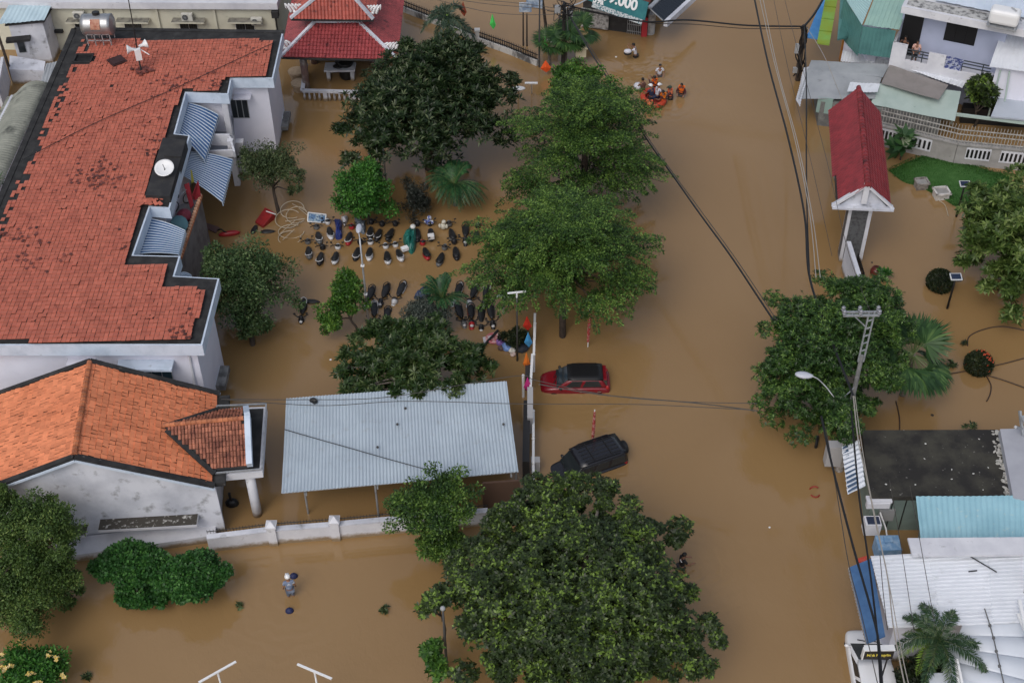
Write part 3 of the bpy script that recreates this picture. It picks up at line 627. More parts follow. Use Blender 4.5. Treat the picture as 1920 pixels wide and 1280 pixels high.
m = MB(); m.ball(P(435, 943, .1), (.35, .25, .3)); m.box(P(432, 934, .5), (.12, .1, .8)); tag(m.build('floating_bucket', BLACK), 'small black object floating under the porch by the column', 'bucket')
# ---------------------------------------------------------------- car shelter
t = shed = empty('car_shelter', P(755, 850, 0), 'open shelter with a wide pale zinc corrugated roof on thin posts', 'shelter')
c0, c1, c2, c3 = P(537, 748, 3.1), P(950, 715, 3.1), P(972, 885, 2.7), P(528, 925, 2.7)
solid(corr(c0, c1, c2, c3, pitch=.165, amp=.04, nv=12, flat=False, sag=.05, laps=3).build('roof', ZINC, t, smooth=False), .02)
for (x0, y0, x1, y1) in ((571, 925, 578, 962), (704, 916, 710, 968), (835, 906, 836, 950), (968, 890, 968, 930)):
    q = P(x1, y1, 0); mb = MB(); mb.tube([(q.x, q.y, -.6), (q.x, q.y, 2.55)], .055); mb.build('post', STEEL, t)
for (x1, y1) in ((566, 838), (700, 828), (945, 812)):
    q = P(x1, y1, 0); mb = MB(); mb.tube([(q.x, q.y, -.6), (q.x, q.y, 2.9)], .055); mb.build('post', STEEL, t)
mb = MB(); dn = Vector((0, 0, -.14))
for f in (.02, .35, .65, .97): mb.beam(c0.lerp(c3, f) + dn, c1.lerp(c2, f) + dn, .07, .1)
for f in (.1, .4, .7, .97): mb.beam(c0.lerp(c1, f) + dn * 2, c3.lerp(c2, f) + dn * 2, .07, .1)
mb.build('rafters', STEEL, t)
mb = MB(); mb.beam(P(905, 935, 1.1), P(975, 930, 1.1), .12, 2.4); mb.build('back_panel', M('dull brown panel', (.09, .055, .04)), t)
m = MB(); m.ball(P(590, 752, 3.2), (.16, .14, .18)); m.ball(P(587, 750, 3.16), (.2, .16, .12)); tag(m.build('black_bag', BLACK), 'small black bag caught on the rear edge of the zinc roof', 'bag')
m = MB()
for (x, y) in ((745, 795), (708, 838), (760, 765), (944, 795)): m.tube([P(x, y, 3.0), P(x, y, 3.08)], .07, 8)
m.build('roof_bolts', BLACK, t)
m = MB(); m.tube(smooth_line([P(534, 805, 3.15), P(600, 824, 3.12), P(650, 838, 3.1), P(720, 858, 3.08), P(800, 880, 3.06)]), .025, 5); tag(m.build('roof_cable', BLACK), 'thin black cable slanting across the pale zinc shelter roof', 'cable')
# ---------------------------------------------------------------- compound wall in front
t = empty('compound_wall', P(620, 1000, 0), 'long white compound wall with capped pillars and thin black rail along the lower yard', 'wall')
wl = [P(388, 1008, .95), P(510, 993, .95), P(628, 984, .95), P(735, 974, .95), P(915, 958, .95)]
mb = MB()
for a, b in zip(wl, wl[1:]): mb.beam(a - Vector((0, 0, .8)), b - Vector((0, 0, .8)), .22, 1.7)
mb.build('wall', WHITE, t)
mb = MB()
for a, b in zip(wl, wl[1:]): mb.beam(a + Vector((0, 0, .06)), b + Vector((0, 0, .06)), .3, .08)
mb.build('coping', STAINED, t)
mb = MB()
for a, b in zip(wl, wl[1:]):
    d = Vector((0, .2, .22)); mb.tube([a + d, b + d], .03, 4); n = int((b - a).length / .15)
    for k in range(n): p = a.lerp(b, k / n) + d; mb.tube([p - Vector((0, 0, .2)), p + Vector((0, 0, .12))], .012, 3)
mb.build('spike_rail', BLACKM, t)
for p in wl[1:3] + [P(820, 966, .95)]:
    mb = MB(); mb.box(p - Vector((0, .02, .7)), (.42, .42, 2.1)); mb.box(p + Vector((0, 0, .38)), (.52, .52, .1)); mb.add([p + Vector((x, y, .43)) for x, y in ((-.24, -.24), (.24, -.24), (.24, .24), (-.24, .24))] + [p + Vector((0, 0, .68))], [(0, 1, 4), (1, 2, 4), (2, 3, 4), (3, 0, 4)]); mb.build('pillar', WHITE, t)
mb = MB(); mb.prism(xy([(96, 1012), (404, 976), (404, 1003), (100, 1046)], .5), -.6, .5); tag(mb.build('low_wall', WHITE), 'low lavender wall at the foot of the orange-roofed house behind the vine mound', 'wall')
# ================================================================ PAGODA
t = pag = empty('pagoda_hall', P(640, 90, 0), 'red-tiled two-tier pagoda hall with white dragon finials and a white balustrade', 'pagoda')
z0, z1, z2, z3 = 3.3, 4.7, 5.3, 7.0
FL, FRr = P(527, 108, z0), P(745, 113, z0); TL, TR = P(591, 42, z1), P(672, 42, z1)
SL_, SR_ = P(556, -40, z0), P(762, -40, z0); UL, UR = P(606, -40, z1), P(690, -40, z1)
def lift_curve(p): return p
for pts, u in (([FL, FRr, TR, TL], FRr - FL), ([FRr, SR_, UR, TR], SR_ - FRr), ([SL_, FL, TL, UL], FL - SL_)):
    mb = MB(); mb.slab([p - Vector((0, 0, .04)) for p in pts], .1); s_ = mb.build('lower_roof', DECK, t)
    tiles([p + Vector((0, 0, .03)) for p in pts], u, .24, .3, lift=.035, jit=.006, gap=.012, curve=.06).build('tiles', CRIM, s_)
GL, GR = P(545, 36, z2), P(700, 38, z2); HL, HR = P(604, -12, z3), P(656, -12, z3); KL, KR = P(566, -45, z2), P(716, -45, z2); QL, QR = P(611, -45, z3), P(660, -45, z3)
for pts, u in (([GL, GR, HR, HL], GR - GL), ([GR, KR, QR, HR], KR - GR), ([KL, GL, HL, QL], GL - KL)):
    mb = MB(); mb.slab([p - Vector((0, 0, .04)) for p in pts], .1); s_ = mb.build('upper_roof', DECK, t)
    tiles([p + Vector((0, 0, .03)) for p in pts], u, .24, .3, lift=.035, jit=.006, gap=.012, curve=.06).build('tiles', CRIM2, s_)
mb = MB(); mb.prism([(p.x, p.y) for p in (TL + Vector((.2, .3, 0)), TR + Vector((-.2, .3, 0)), UR, UL)], z1 - .1, z2 - .05); mb.build('clerestory', WHITE, t)
mb = MB(); up = Vector((0, 0, .09))
for a, b in ((FL, TL), (FRr, TR), (TL, TR)): mb.beam(a + up, b + up, .2, .18)
for a, b in ((GL, HL), (GR, HR)): mb.beam(a + up, b + up, .2, .18)
mb.build('hip_ridge', STAINED, t)
def finial(p, dx):
    m = MB()
    for k in range(5):
        a = k * .45; x = dx; base = p + Vector((x * (-.2 + .22 * k), .15 - .1 * k, .1 + .02 * k))
        m.tube(smooth_line([base, base + Vector((x * .12, -.05, .35)), base + Vector((x * .35, -.1, .5 + .05 * k)), base + Vector((x * .3, -.08, .3))], 3), [.1] * 4 + [.07] * 3 + [.05] * 2 + [.03], 6)
    m.tube([p + Vector((-dx * .5, .5, .15)), p, p + Vector((dx * .5, -.4, .3))], [.14, .16, .1]); return m.build('dragon_finial', WMETAL, t, smooth=True)
for p, dx in ((P(566, 24, z2), -1), (P(688, 27, z2), 1), (P(541, 92, z0 + .1), -1), (P(724, 96, z0 + .1), 1)): finial(p, dx)
for x, y in ((576, 172), (712, 170), (590, 118), (700, 118)):
    q = P(x, y, 0); mb = MB(); mb.tube([(q.x, q.y, -.6), (q.x, q.y, 3.4)], .26, 12); mb.build('column', M('brown veined stone', (.16, .1, .09), (.3, .27, .25), 1.6, .45, .65, rough=.35), t, smooth=True)
mb = MB(); a, b = P(600, 92, 1.8), P(735, 92, 1.8); mb.beam(P(592, 78, 1.5), P(735, 78, 1.5), .3, 3.6); mb.build('rear_wall', M('mid grey plaster', (.33, .31, .31), (.25, .23, .23), 1), t)  # plain grey wall at the back of the hall
mb = MB(); r0, r1, r2 = P(567, 170, .75), P(708, 174, .75), P(574, 122, .75)
mb.beam(r0, r1, .28, .16); mb.build('balustrade', STAINED, t)
mb = MB(); mb.beam(r0, r2, .28, .16); mb.build('balustrade', STAINED, t)
mb = MB()
for k in range(15):
    p = r0.lerp(r1, (k + .3) / 15); mb.tube([(p.x, p.y, -.3), (p.x, p.y, .2), (p.x, p.y, .45), (p.x, p.y, .7)], [.07, .1, .06, .09], 8)
mb.build('balusters', STAINED, t)
mb = MB()
for f in (.3, .68): p = r0.lerp(r1, f); mb.box((p.x, p.y, .2), (.28, .3, 1.0))
mb.build('rail_post', STAINED, t)
b = P(640, 148, 0); tt = empty('stone_altar_table', b, 'pale stone altar table set with dark dishes inside the pagoda', 'altar table')
mb = MB(); mb.box(b + Vector((0, 0, .95)), (2.2, 1.1, .14)); mb.build('top', STAINED, tt)
for dx in (-1, 1): mb = MB(); mb.box(b + Vector((dx * .85, 0, .2)), (.25, .7, 1.4)); mb.build('leg', STAINED, tt)
m = MB(); m.ball(b + Vector((-.1, -.1, 1.1)), (.42, .3, .12)); m.ball(b + Vector((-.1, .3, 1.25)), (.3, .25, .3)); tag(m.build('dark_dish', BLACK, smooth=True), 'dark dish on the stone altar table', 'dish')
b = P(651, 145, 0); m = MB(); m.tube([b + Vector((0, 0, -.4)), b + Vector((0, 0, .3)), b + Vector((0, 0, .9)), b + Vector((0, 0, 1.3)), b + Vector((0, 0, 1.35))], [.35, .55, .4, .62, .5], 16)
tag(m.build('incense_urn', BLACK, smooth=True), 'tall black incense urn beside the altar table in the pagoda', 'urn')
for x, y, lab in ((556, 140, 'terracotta pot nearer the pagoda eave on the left of the balustrade'), (562, 162, 'terracotta pot at the front left balustrade corner of the pagoda')):
    q = P(x, y, .3); m = MB(); m.tube([(q.x, q.y, -.3), (q.x, q.y, .3), (q.x, q.y, .5)], [.4, .5, .55], 12); m.tube([(q.x, q.y, .5), (q.x, q.y, .62)], [.6, .6], 12); tag(m.build('clay_pot', M('pale clay', (.42, .32, .22), (.3, .22, .15), 4)), lab, 'pot')
# ================================================================ TEMPLE FENCE (top)
def fence(name, pts, zt, label, wallmat, th=.25, spikes=.4, pil=(), blk=.45, bar=.02, railmat=BLACKM):
    c = (pts[0] + pts[-1]) / 2; t = empty(name, (c.x, c.y, 0), label, 'fence')
    mb = MB()
    for a, b in zip(pts, pts[1:]): mb.beam(Vector((a.x, a.y, (zt - .6) / 2)), Vector((b.x, b.y, (zt - .6) / 2)), th, zt + .6)
    mb.build('wall', wallmat, t)
    mb = MB()
    for a, b in zip(pts, pts[1:]):
        L = (b - a).length; n = int(L / .16)
        for z in (zt + .08, zt + blk): mb.beam(Vector((a.x, a.y, z)), Vector((b.x, b.y, z)), .06, .05)
        for k in range(n): p = a.lerp(b, k / n); mb.tube([(p.x, p.y, zt), (p.x, p.y, zt + blk + spikes)], [bar, .012], 4)
    mb.build('railing', railmat, t)
    for p in pil: mb = MB(); mb.box((p.x, p.y, (zt + blk) / 2 - .2), (.3, .3, zt + blk + .6)); mb.box((p.x, p.y, zt + blk + .14), (.4, .4, .12)); mb.build('pillar', wallmat, t)
    return t
FW = M('grimy white wall', (.48, .48, .47), (.1, .1, .1), 1.1, .5, .62, rough=.8, bump=.2, streak=.5)
fp = [P(757, 12, .45), P(834, 42, .45), P(895, 69, .45), P(956, 91, .45), P(1008, 113, .45)]
fence('temple_fence', fp, .45, 'white and black spiked fence running diagonally behind the temple yard', FW, pil=[P(834, 42, .45), P(895, 69, .45)], blk=.42, spikes=.2, bar=.045)
# pennants, poles and signs near the top crossroads
def pole_at(name, px, ytop, r, mat, label, cat, group=None, lean=0.):
    b = P(*px); h = hgt(b, ytop); m = MB(); m.tube([b - Vector((0, 0, .4)), b + Vector((lean * .5, 0, h / 2)), b + Vector((lean, 0, h))], [r, r * .85, r * .7], 8); o = m.build(name, mat); return tag(o, label, cat, group), b, h
t_, b, h = pole_at('slim_post', (981, 86), 18, .06, BLACKM, 'left of two slim dark posts under the small blue sign above the spiked fence', 'post')
pole_at('slim_post', (988, 87), 26, .06, BLACKM, 'right of two slim dark posts under the small blue sign above the spiked fence', 'post')
pole_at('steel_pole', (1011, 126), -5, .07, M('dark grey pole', (.06, .06, .06)), 'plain dark grey pole standing at the lower end of the spiked fence', 'pole')
pole_at('wooden_pole', (1027, 75), -15, .13, WOOD, 'dark mottled utility pole between the grey pole and the fan palms', 'pole', lean=-.5)
pole_at('concrete_pole', (1056, 120), 5, .17, M('dark wet pole', (.03, .028, .026)), 'thick dark utility pole tangled with cables above the street trees', 'pole')
t = empty('cable_tangle', P(1056, 8, 4.5), 'knot of black cable loops and boxes at the head of the dark pole', 'cables')
m = MB(); c = P(1056, 22, 4.6)
for k in range(10): m.tube(smooth_line([c + Vector((random.gauss(0, .5), random.gauss(0, .4), random.gauss(0, .4))) for _ in range(5)], 4), .03, 4)
m.build('loops', BLACK, t)
m = MB(); m.box(c + Vector((-.4, 0, .2)), (.4, .3, .5)); m.box(c + Vector((.5, .1, -.2)), (.35, .3, .4)); m.build('junction_box', GREYP, t)
m = MB(); a = P(1066, 14, 4.7); m.tube([a, P(1088, 6, 4.9), P(1110, -6, 5.1)], .05); m.build('lamp_arm', STEEL, bpy.data.objects['concrete_pole'])
m = MB(); m.tube([P(1062, 15, 5.5), P(1065, 60, 2.5), P(1067, 84, .8)], .035); tag(m.build('conduit', STEEL), 'thin grey conduit beside the dark pole with the cable knot', 'conduit')
t = empty('street_sign', P(988, 12, 3.2), 'small blue and white sign on slim posts near the top edge', 'sign')
m = MB(); q = P(985, 14, 3.4); m.box(q, (.9, .06, .75)); m.build('board', M('faded blue board', (.2, .27, .38), (.5, .55, .6), 3), t)
m = MB(); q = P(1002, 7, 3.6); m.box(q, (1.2, .08, .6), rz=-.3); m.build('cross_board', M('faded blue board'), t)
def pennant(px, ztop, col, label, w=.5, h=1.3, tilt=.2, group='cloth pennants along the fences'):
    p = P(*px, ztop); m = MB(); d = Vector((1, .1, 0)).normalized()
    pts = [p, p + d * w * .5 + Vector((0, 0, -h * .72)), p + d * tilt * .3 + Vector((0, 0, -h)), p - d * w * .42 + Vector((0, 0, -h * .66))]
    mid = (pts[0] + pts[2]) / 2 + Vector((0, -.12, 0)); m.add(pts + [mid], [(0, 1, 4), (1, 2, 4), (2, 3, 4), (3, 0, 4)]); o = m.build('pennant', M(*col)); solid(o, .012); return tag(o, label, 'pennant', group)
GRNF = ('bright green cloth', (.08, .62, .12)); REDC = ('bright red cloth', (.5, .03, .015)); BLUC = ('sky blue cloth', (.05, .25, .5)); ORC = ('orange cloth', (.65, .16, .02)); PINK = ('magenta cloth', (.5, .03, .2))
pennant((923, 26), 2.4, GRNF, 'bright green pennant above the spiked fence')
pennant((1022, 68), 2.2, GRNF, 'light green pennant by the foot of the mottled pole')
pennant((868, 2), 2.6, ('dull red cloth', (.3, .06, .03)), 'dull red pennant beside the royal palm crown')
pennant((1023, 113), 1.3, ('vermilion cloth', (.75, .1, .02)), 'vermilion pennant at the lower end of the spiked fence', .9, 1.0)
m = MB(); q = P(1036, 72, .8); m.box(q, (.9, .05, .7), rz=-.3); tag(m.build('notice_board', M('grey board', (.4, .4, .42))), 'small grey board behind the mottled pole', 'board')
m = MB(); q = P(1089, 96, 1.2); m.box(q, (.75, .6, .7)); m.box(q + Vector((0, 0, .4)), (.95, .8, .1)); tag(m.build('spirit_house', M('cream paint', (.55, .5, .36))), 'small cream spirit house with a white roof beneath the fan palms', 'shrine')
# ================================================================ SHOP at the top
t = empty('corner_shop', P(1160, 60, 0), 'dark corner shop at the top edge with a teal number sign and barred gate', 'shop')
SA, SB = P(1092, 50, 0), P(1206, 66, 0)
d = (SB - SA).normalized(); nb = Vector((-d.y, d.x, 0))
mb = MB(); mb.prism([SA.xy, (SB + d * .3).xy, (SB + d * .3 + nb * 9).xy, (SA + nb * 9).xy], -.6, 2.6); mb.build('wall', M('dark shop wall', (.03, .03, .032), (.05, .05, .05), 2), t)
fl, fr = PV(1092, 28, SA, SB) - nb * .15, PV(1142, 46, SA, SB) - nb * .15
mb = MB(); a = PV(1091, 30, SA, SB); b = PV(1142, 44, SA, SB); mb.beam(Vector((a.x, a.y, .9)) - nb * .2, Vector((b.x, b.y, .9)) - nb * .2, .12, 1.5); mb.build('side_panel', M('worn printed panel', (.42, .41, .4), (.14, .13, .13), 3, .45, .6), t)
# sign board leaning above the front
sa, sb = P(1098, -18, 3.6), P(1212, 22, 3.4); dd = (sb - sa); Ls = dd.length; dd.normalize(); nn = Vector((dd.y, -dd.x, 0)).normalized()
if nn.dot(CAM - sa) < 0: nn = -nn
upv = (Vector((0, 0, 1)) + nn * -.35).normalized(); nrm = dd.cross(upv).normalized()
if nrm.dot(CAM - sa) < 0: nrm = -nrm
m3 = Matrix((dd, upv, dd.cross(upv))).transposed(); cc = (sa + sb) / 2
mb = MB(); mb.box(cc - m3 @ Vector((0, 0, .08)), (Ls, 1.3, .1), mat=m3); sg = mb.build('sign_board', M('teal sign paint', (.02, .13, .15), (.03, .17, .18), 2), t)
mb = MB(); mb.box(cc + m3 @ Vector((.3, -.83, -.02)), (Ls * .82, .36, .08), mat=m3); mb.build('lower_strip', M('white sign strip', (.5, .53, .55), (.05, .15, .18), 9, .5, .56), t)
text_mesh('99.000', 1.05, WMETAL, sg, cc + m3 @ Vector((.35, .1, .02)), m3, bold=.035)
text_mesh('59a', .6, WMETAL, sg, cc + m3 @ Vector((-1.35, -.42, .02)), m3, bold=.025)
mb = MB(); G0, G1 = PV(1176, 66, SA, SB) - nb * .1, PV(1204, 66, SA, SB) - nb * .1
for k in range(9): p = G0.lerp(G1, k / 8); mb.beam((p.x, p.y, -.3), (p.x, p.y, 1.6), .035, .035)
for z in (.25, .8, 1.55): mb.beam((G0.x, G0.y, z), (G1.x, G1.y, z), .04, .04)
mb.build('barred_gate', STEEL, t)
mb = MB(); p = PV(1208, 66, SA, SB) - nb * .15; mb.box((p.x, p.y, .7), (.42, .2, 1.7)); mb.build('red_shutter', M('red shutter', (.4, .03, .04)), t)
mb = MB(); p = P(1218, 62); mb.tube([p - Vector((0, 0, .4)), p + Vector((0, 0, 1.7))], .38, 14); mb.build('round_column', M('peeling column', (.42, .42, .42), (.2, .2, .2), 3), t)
mb = MB(); mb.slab([P(1148, -20, 3.5), P(1232, -20, 3.5), P(1206, 27, 3.0), P(1180, 22, 3.0)], .1); mb.build('rust_roof', M('rusty brown roof', (.13, .04, .03), (.09, .03, .022), 1.5, rough=.8), t)
q = [P(1217, 16, 3.2), P(1248, 45, 2.2), P(1312, -14, 2.2), P(1265, -30, 3.2)]
solid(corr(q[0], q[3], q[2], q[1], pitch=.35, amp=.05).build('navy_awning', M('navy roof sheet', (.016, .022, .032), rough=.45), t), .02)
mb = MB(); mb.beam(q[1], q[2], .3, .45); mb.build('awning_edge', STAINED, t)
mb = MB(); mb.beam(q[0] + Vector((0, 0, .05)), q[1] + Vector((0, 0, .05)), .08, .06); mb.beam(q[0], q[3], .3, .12); mb.build('awning_frame', STEEL, t)
# ================================================================ RIGHT SIDE, TOP
t = empty('green_roof_house', P(1640, 40, 0), 'house with pale green metal roofs and teal ribbed cladding by the top edge', 'house')
GREENR = M('pale green sheet', (.3, .46, .4), (.25, .4, .36), .8, .35, .7, rough=.5, c3=(.08, .13, .11), sc3=5, lo3=.66, hi3=.78)
TEALW = M('teal ribbed cladding', (.075, .2, .19), (.06, .16, .155), 1.2, rough=.5)
a, b, c, d_ = P(1618, 47, 5.5), P(1690, 52, 5.5), P(1712, -12, 5.5), P(1652, -30, 5.9)
solid(corr(P(1620, 47, 5.4), P(1686, 56, 5.4), P(1712, -15, 5.8), P(1646, -20, 5.8), pitch=.3, amp=.03, flat=True).build('roof', GREENR, t), .02)
solid(corr(P(1616, 47, 5.4), P(1644, -20, 5.8), P(1600, -25, 6.1), P(1584, -5, 6.0), pitch=.3, amp=.03, flat=True).build('roof', M('pale blue green sheet', (.32, .47, .48), (.27, .42, .43), .8, rough=.5), t), .02)
wl2 = [P(1680, 58, 5.3), P(1618, 50, 5.3), P(1582, -5, 5.8)]
for (p, q) in ((wl2[1], wl2[0]), (wl2[2], wl2[1])):
    bt = 3.2 if p is wl2[1] else 3.0
    solid(corr(p, q, Vector((q.x, q.y, bt)), Vector((p.x, p.y, bt)), pitch=.22, amp=.04).build('cladding', TEALW, t), .02)
mb = MB(); mb.prism(inset([wl2[2].xy, (wl2[1] + Vector((.1, .2, 0))).xy, (wl2[0] + Vector((0, .2, 0))).xy, (P(1720, -12, 5)).xy, P(1640, -30, 5).xy], 1.1), -.6, 3.4); mb.build('wall', LAV, t)
mb = MB(); e = [P(1547, -5, 4.3), P(1537, 82, 4.0)]
A_, B_ = P(1560, -8, 4.4), P(1543, 84, 3.9)
for k in range(4):
    p, q = A_.lerp(B_, k / 4 + .01), A_.lerp(B_, (k + 1) / 4 - .01); mb.beam(p, q, .85, .12)
mb.build('lime_fascia', M('lime green board', (.2, .28, .03), (.17, .36, .08), .5), t)
mb = MB(); mb.slab([P(1576, -6, 4.4), P(1570, 74, 4.0), P(1590, 70, 3.6), P(1606, 60, 3.5), P(1590, -6, 4.5)], .1); mb.build('green_panel', TEALW, t)
mb = MB(); mb.slab([P(1543, -5, 3.0), P(1512, 70, 2.4), P(1534, 74, 2.4), P(1556, -5, 3.0)], .06); o = mb.build('blue_tarpaulin', M('blue tarpaulin', (.05, .2, .46), (.08, .25, .5), 2)); tag(o, 'bright blue tarpaulin stretched beside the lime green fascia', 'tarpaulin')
mb = MB(); q = P(1578, 112, 0); mb.box((q.x, q.y, 1.2), (.3, .35, 3.6)); mb.build('orange_post', M('orange post', (.55, .2, .02)), t)
mb = MB(); a, b = P(1583, 94, 2.2), P(1682, 116, 2.2); mb.beam(a + Vector((0, .3, .4)), b + Vector((0, .3, .4)), .2, 1.8); mb.build('lower_wall', LAV, t)
solid(corr(P(1580, 96, 2.1), P(1720, 112, 2.1), P(1712, 126, 1.95), P(1576, 116, 1.95), pitch=.2, amp=.035).build('ledge_roof', WZINC, t), .02)
rz = heading((1583, 94), (1682, 116), 2.2) + math.pi / 2
ac(P(1612, 97, 2.15), rz, 'outdoor air conditioner on the lavender ledge, left of the two beside the balcony house'); ac(P(1660, 101, 2.15), rz, 'outdoor air conditioner on the lavender ledge, right beside the white balcony')
# white house with balcony
t = wh = empty('balcony_house', P(1790, 120, 0), 'pale lavender two-storey house with a white balcony and dark window at top right', 'house')
za = 7.2; A, B = P(1691, 12, za), P(1884, 50, za); A0, B0 = Vector((A.x, A.y, 0)), Vector((B.x, B.y, 0)); dr = (B0 - A0).normalized(); nb = Vector((-dr.y, dr.x, 0)); rz = math.atan2(dr.y, dr.x)
LW = M('pale lavender render', (.42, .46, .6), (.37, .41, .54), .6, .4, .7, rough=.7)
wa, wb = A0 + nb * 1.5, B0 + nb * 1.5 + dr * .2
mb = MB(); mb.prism([wa.xy, wb.xy, (wb + nb * 9).xy, (wa + nb * 9).xy], -.6, 6.8); mb.build('wall', LW, t)
mb = MB(); mb.prism([A0.xy, (B0 + dr * 2.5).xy, (B0 + dr * 2.5 + nb * 10).xy, (A0 + nb * 10).xy], 6.7, 7.2); mb.build('roof_slab', WHITE, t)
mb = MB(); mb.prism([(A0 + dr * .25 + nb * .25).xy, (B0 + nb * .25).xy, (B0 + nb * 1.3).xy, (A0 + dr * .25 + nb * 1.3).xy], 7.1, 7.23); mb.build('grimy_gutter', M('grimy gutter concrete', (.45, .45, .44), (.12, .12, .12), 2.5, .45, .6), t)
o = corr(A0 + nb * 1.3 + dr * 1.9 + Vector((0, 0, 7.4)), B0 + nb * 1.3 + dr * 2.5 + Vector((0, 0, 7.4)), B0 + nb * 9 + dr * 2.5 + Vector((0, 0, 8.3)), A0 + nb * 9 + dr * 1.9 + Vector((0, 0, 8.3)), pitch=.9, amp=.03, flat=True); solid(o.build('roof_sheet', M('pale blue roof sheet', (.55, .62, .72), (.48, .56, .66), .6, rough=.5), t), .02)
mb = MB(); mb.prism([A0.xy, (B0 + dr * .2).xy, (B0 + dr * .2 + nb * 1.6).xy, (A0 + nb * 1.6).xy], 2.4, 2.9); mb.build('balcony_slab', WHITE, t)
pz = 4.1
def par(f0, f1, ztop, zb=2.6, name='balcony_parapet', mat=WHITE):
    mb = MB(); p, q = A0.lerp(B0, f0), A0.lerp(B0, f1); zc = (ztop + zb) / 2; mb.beam(Vector((p.x, p.y, zc)), Vector((q.x, q.y, zc)), .16, ztop - zb); return mb.build(name, mat, t)
par(-.01, .14, 4.5); par(.14, .36, 3.4); par(.36, .53, 4.3); par(.53, 1.0, 3.4)
mb = MB(); mb.beam(A0 + Vector((0, 0, 3.55)), A0 + nb * 1.6 + Vector((0, 0, 3.55)), .16, 1.9); mb.build('balcony_parapet', WHITE, t)
mb = MB()
for z in (3.75, 4.0, 4.2):
    for f0, f1 in ((.14, .36), (.53, .98)): p, q = A0.lerp(B0, f0), A0.lerp(B0, f1); mb.beam(Vector((p.x, p.y, z)), Vector((q.x, q.y, z)), .05, .07)
for f in (.2, .3, .7, .9): p = A0.lerp(B0, f); mb.beam(Vector((p.x, p.y, 3.3)), Vector((p.x, p.y, 4.2)), .06, .06)
mb.build('balcony_rail', M('dark slate rail', (.05, .06, .07)), t)
window('window', t, wa, wb, [(1776, 42), (1826, 86)], 3, frame=BLACKM, glass=BLACK)
mb = MB(); p = PV(1711, 50, wa, wb); mb.box((p.x, p.y, 4.1) - nb * .02 if False else Vector((p.x, p.y, 4.4)) - nb * .03, (1.3, .1, 3.6), rz=rz); mb.build('doorway', BLACK, t)
p = A0.lerp(B0, .62) - nb * .1; m = MB()
vs = []; n = 14
for k in range(n + 1):
    for z, o_ in ((4.3, 0), (3.9, -.06), (3.0, -.1), (4.3, .16), (3.9, .2)): q = A0.lerp(B0, .535 + .17 * k / n); vs.append(Vector((q.x, q.y, z + .03 * math.sin(k))) - nb * (.1 - o_ * -1 + .03 * math.sin(k * 1.7)))
m.add(vs, [f for k in range(n) for f in ((k * 5, k * 5 + 1, k * 5 + 6, k * 5 + 5), (k * 5 + 1, k * 5 + 2, k * 5 + 7, k * 5 + 6))]); o = m.build('blanket', M('blue patterned blanket', (.05, .07, .22), (.4, .43, .55), 5, .46, .54)); solid(o, .04); tag(o, 'blue and white patterned blanket hung over the balcony wall', 'blanket')
t2 = empty('roof_tank', P(1873, 42, 7.2), 'boxy white tank on a frame at the roof corner of the balcony house', 'tank')
m = MB(); c = P(1884, 30, 8.0); m.box(c, (1.9, 1.1, 1.0), rz=rz); bevel(m.build('tank', WMETAL, t2), .25, 3); m = MB(); m.box(c - Vector((0, 0, .65)), (1.9, 1.1, .1), rz=rz)
for dx in (-.8, .8):
    for dy in (-.4, .4): q = c + dr * dx + nb * dy; m.beam((q.x, q.y, 7.2), (q.x, q.y, 7.7), .08, .08)
m.build('frame', STEEL, t2)
m = MB(); m.tube([c + Vector((.3, 0, .6)), P(1905, 20, 8.6), P(1915, 40, 7.3)], .04); m.tube([P(1908, 20, 8.5), P(1910, 46, 7.3)], .03); tag(m.build('pipe_run', GREYP), 'grey pipes bent down from the white roof tank', 'pipe')
# big white roof at right edge, white annex wall
t = empty('white_roof_annex', P(1900, 190, 0), 'annex with a bright white sloping roof at the right edge below the balcony house', 'annex')
q = [P(1882, 47, 5.6), P(1960, 60, 5.6), P(1960, 140, 4.8), P(1855, 126, 4.8)]; solid(corr(*q, pitch=.25, amp=.02, nv=12, laps=6).build('roof', WZINC, t), .03)
wp = xy([(1860, 128), (1960, 140), (1960, 60), (1885, 50)], 4.7); mb = MB(); mb.prism(inset(wp, .25), 1.9, 4.7); mb.build('upper_wall', LAV, t)
mb = MB(); mb.slab([P(1858, 218, 2.2), P(1878, 168, 2.5), P(1960, 172, 2.5), P(1960, 228, 2.2)], .12); mb.build('lower_roof', M('pale blue grey sheet', (.4, .44, .5), (.35, .39, .45), .7), t)
mb = MB(); 
for (x0, y0, z_0, x1, y1, z_1) in ((1876, 132, 4.6, 1852, 222, .6), (1893, 134, 4.6, 1884, 190, 2.4)): mb.tube([P(x0, y0, z_0), P(x1, y1, z_1)], .06)
mb.beam(P(1788, 214, 1.9), P(1930, 232, 1.9), .12, .2); mb.beam(P(1788, 214, 1.9), P(1784, 232, .5), .1, .1); mb.build('steel_frame', M('pale green steel', (.4, .5, .46)), t)
mb = MB(); mb.prism(xy([(1800, 226), (1960, 238), (1960, 225), (1800, 216)], .2), -.6, 1.2); mb.build('dark_base', BLACK, t)
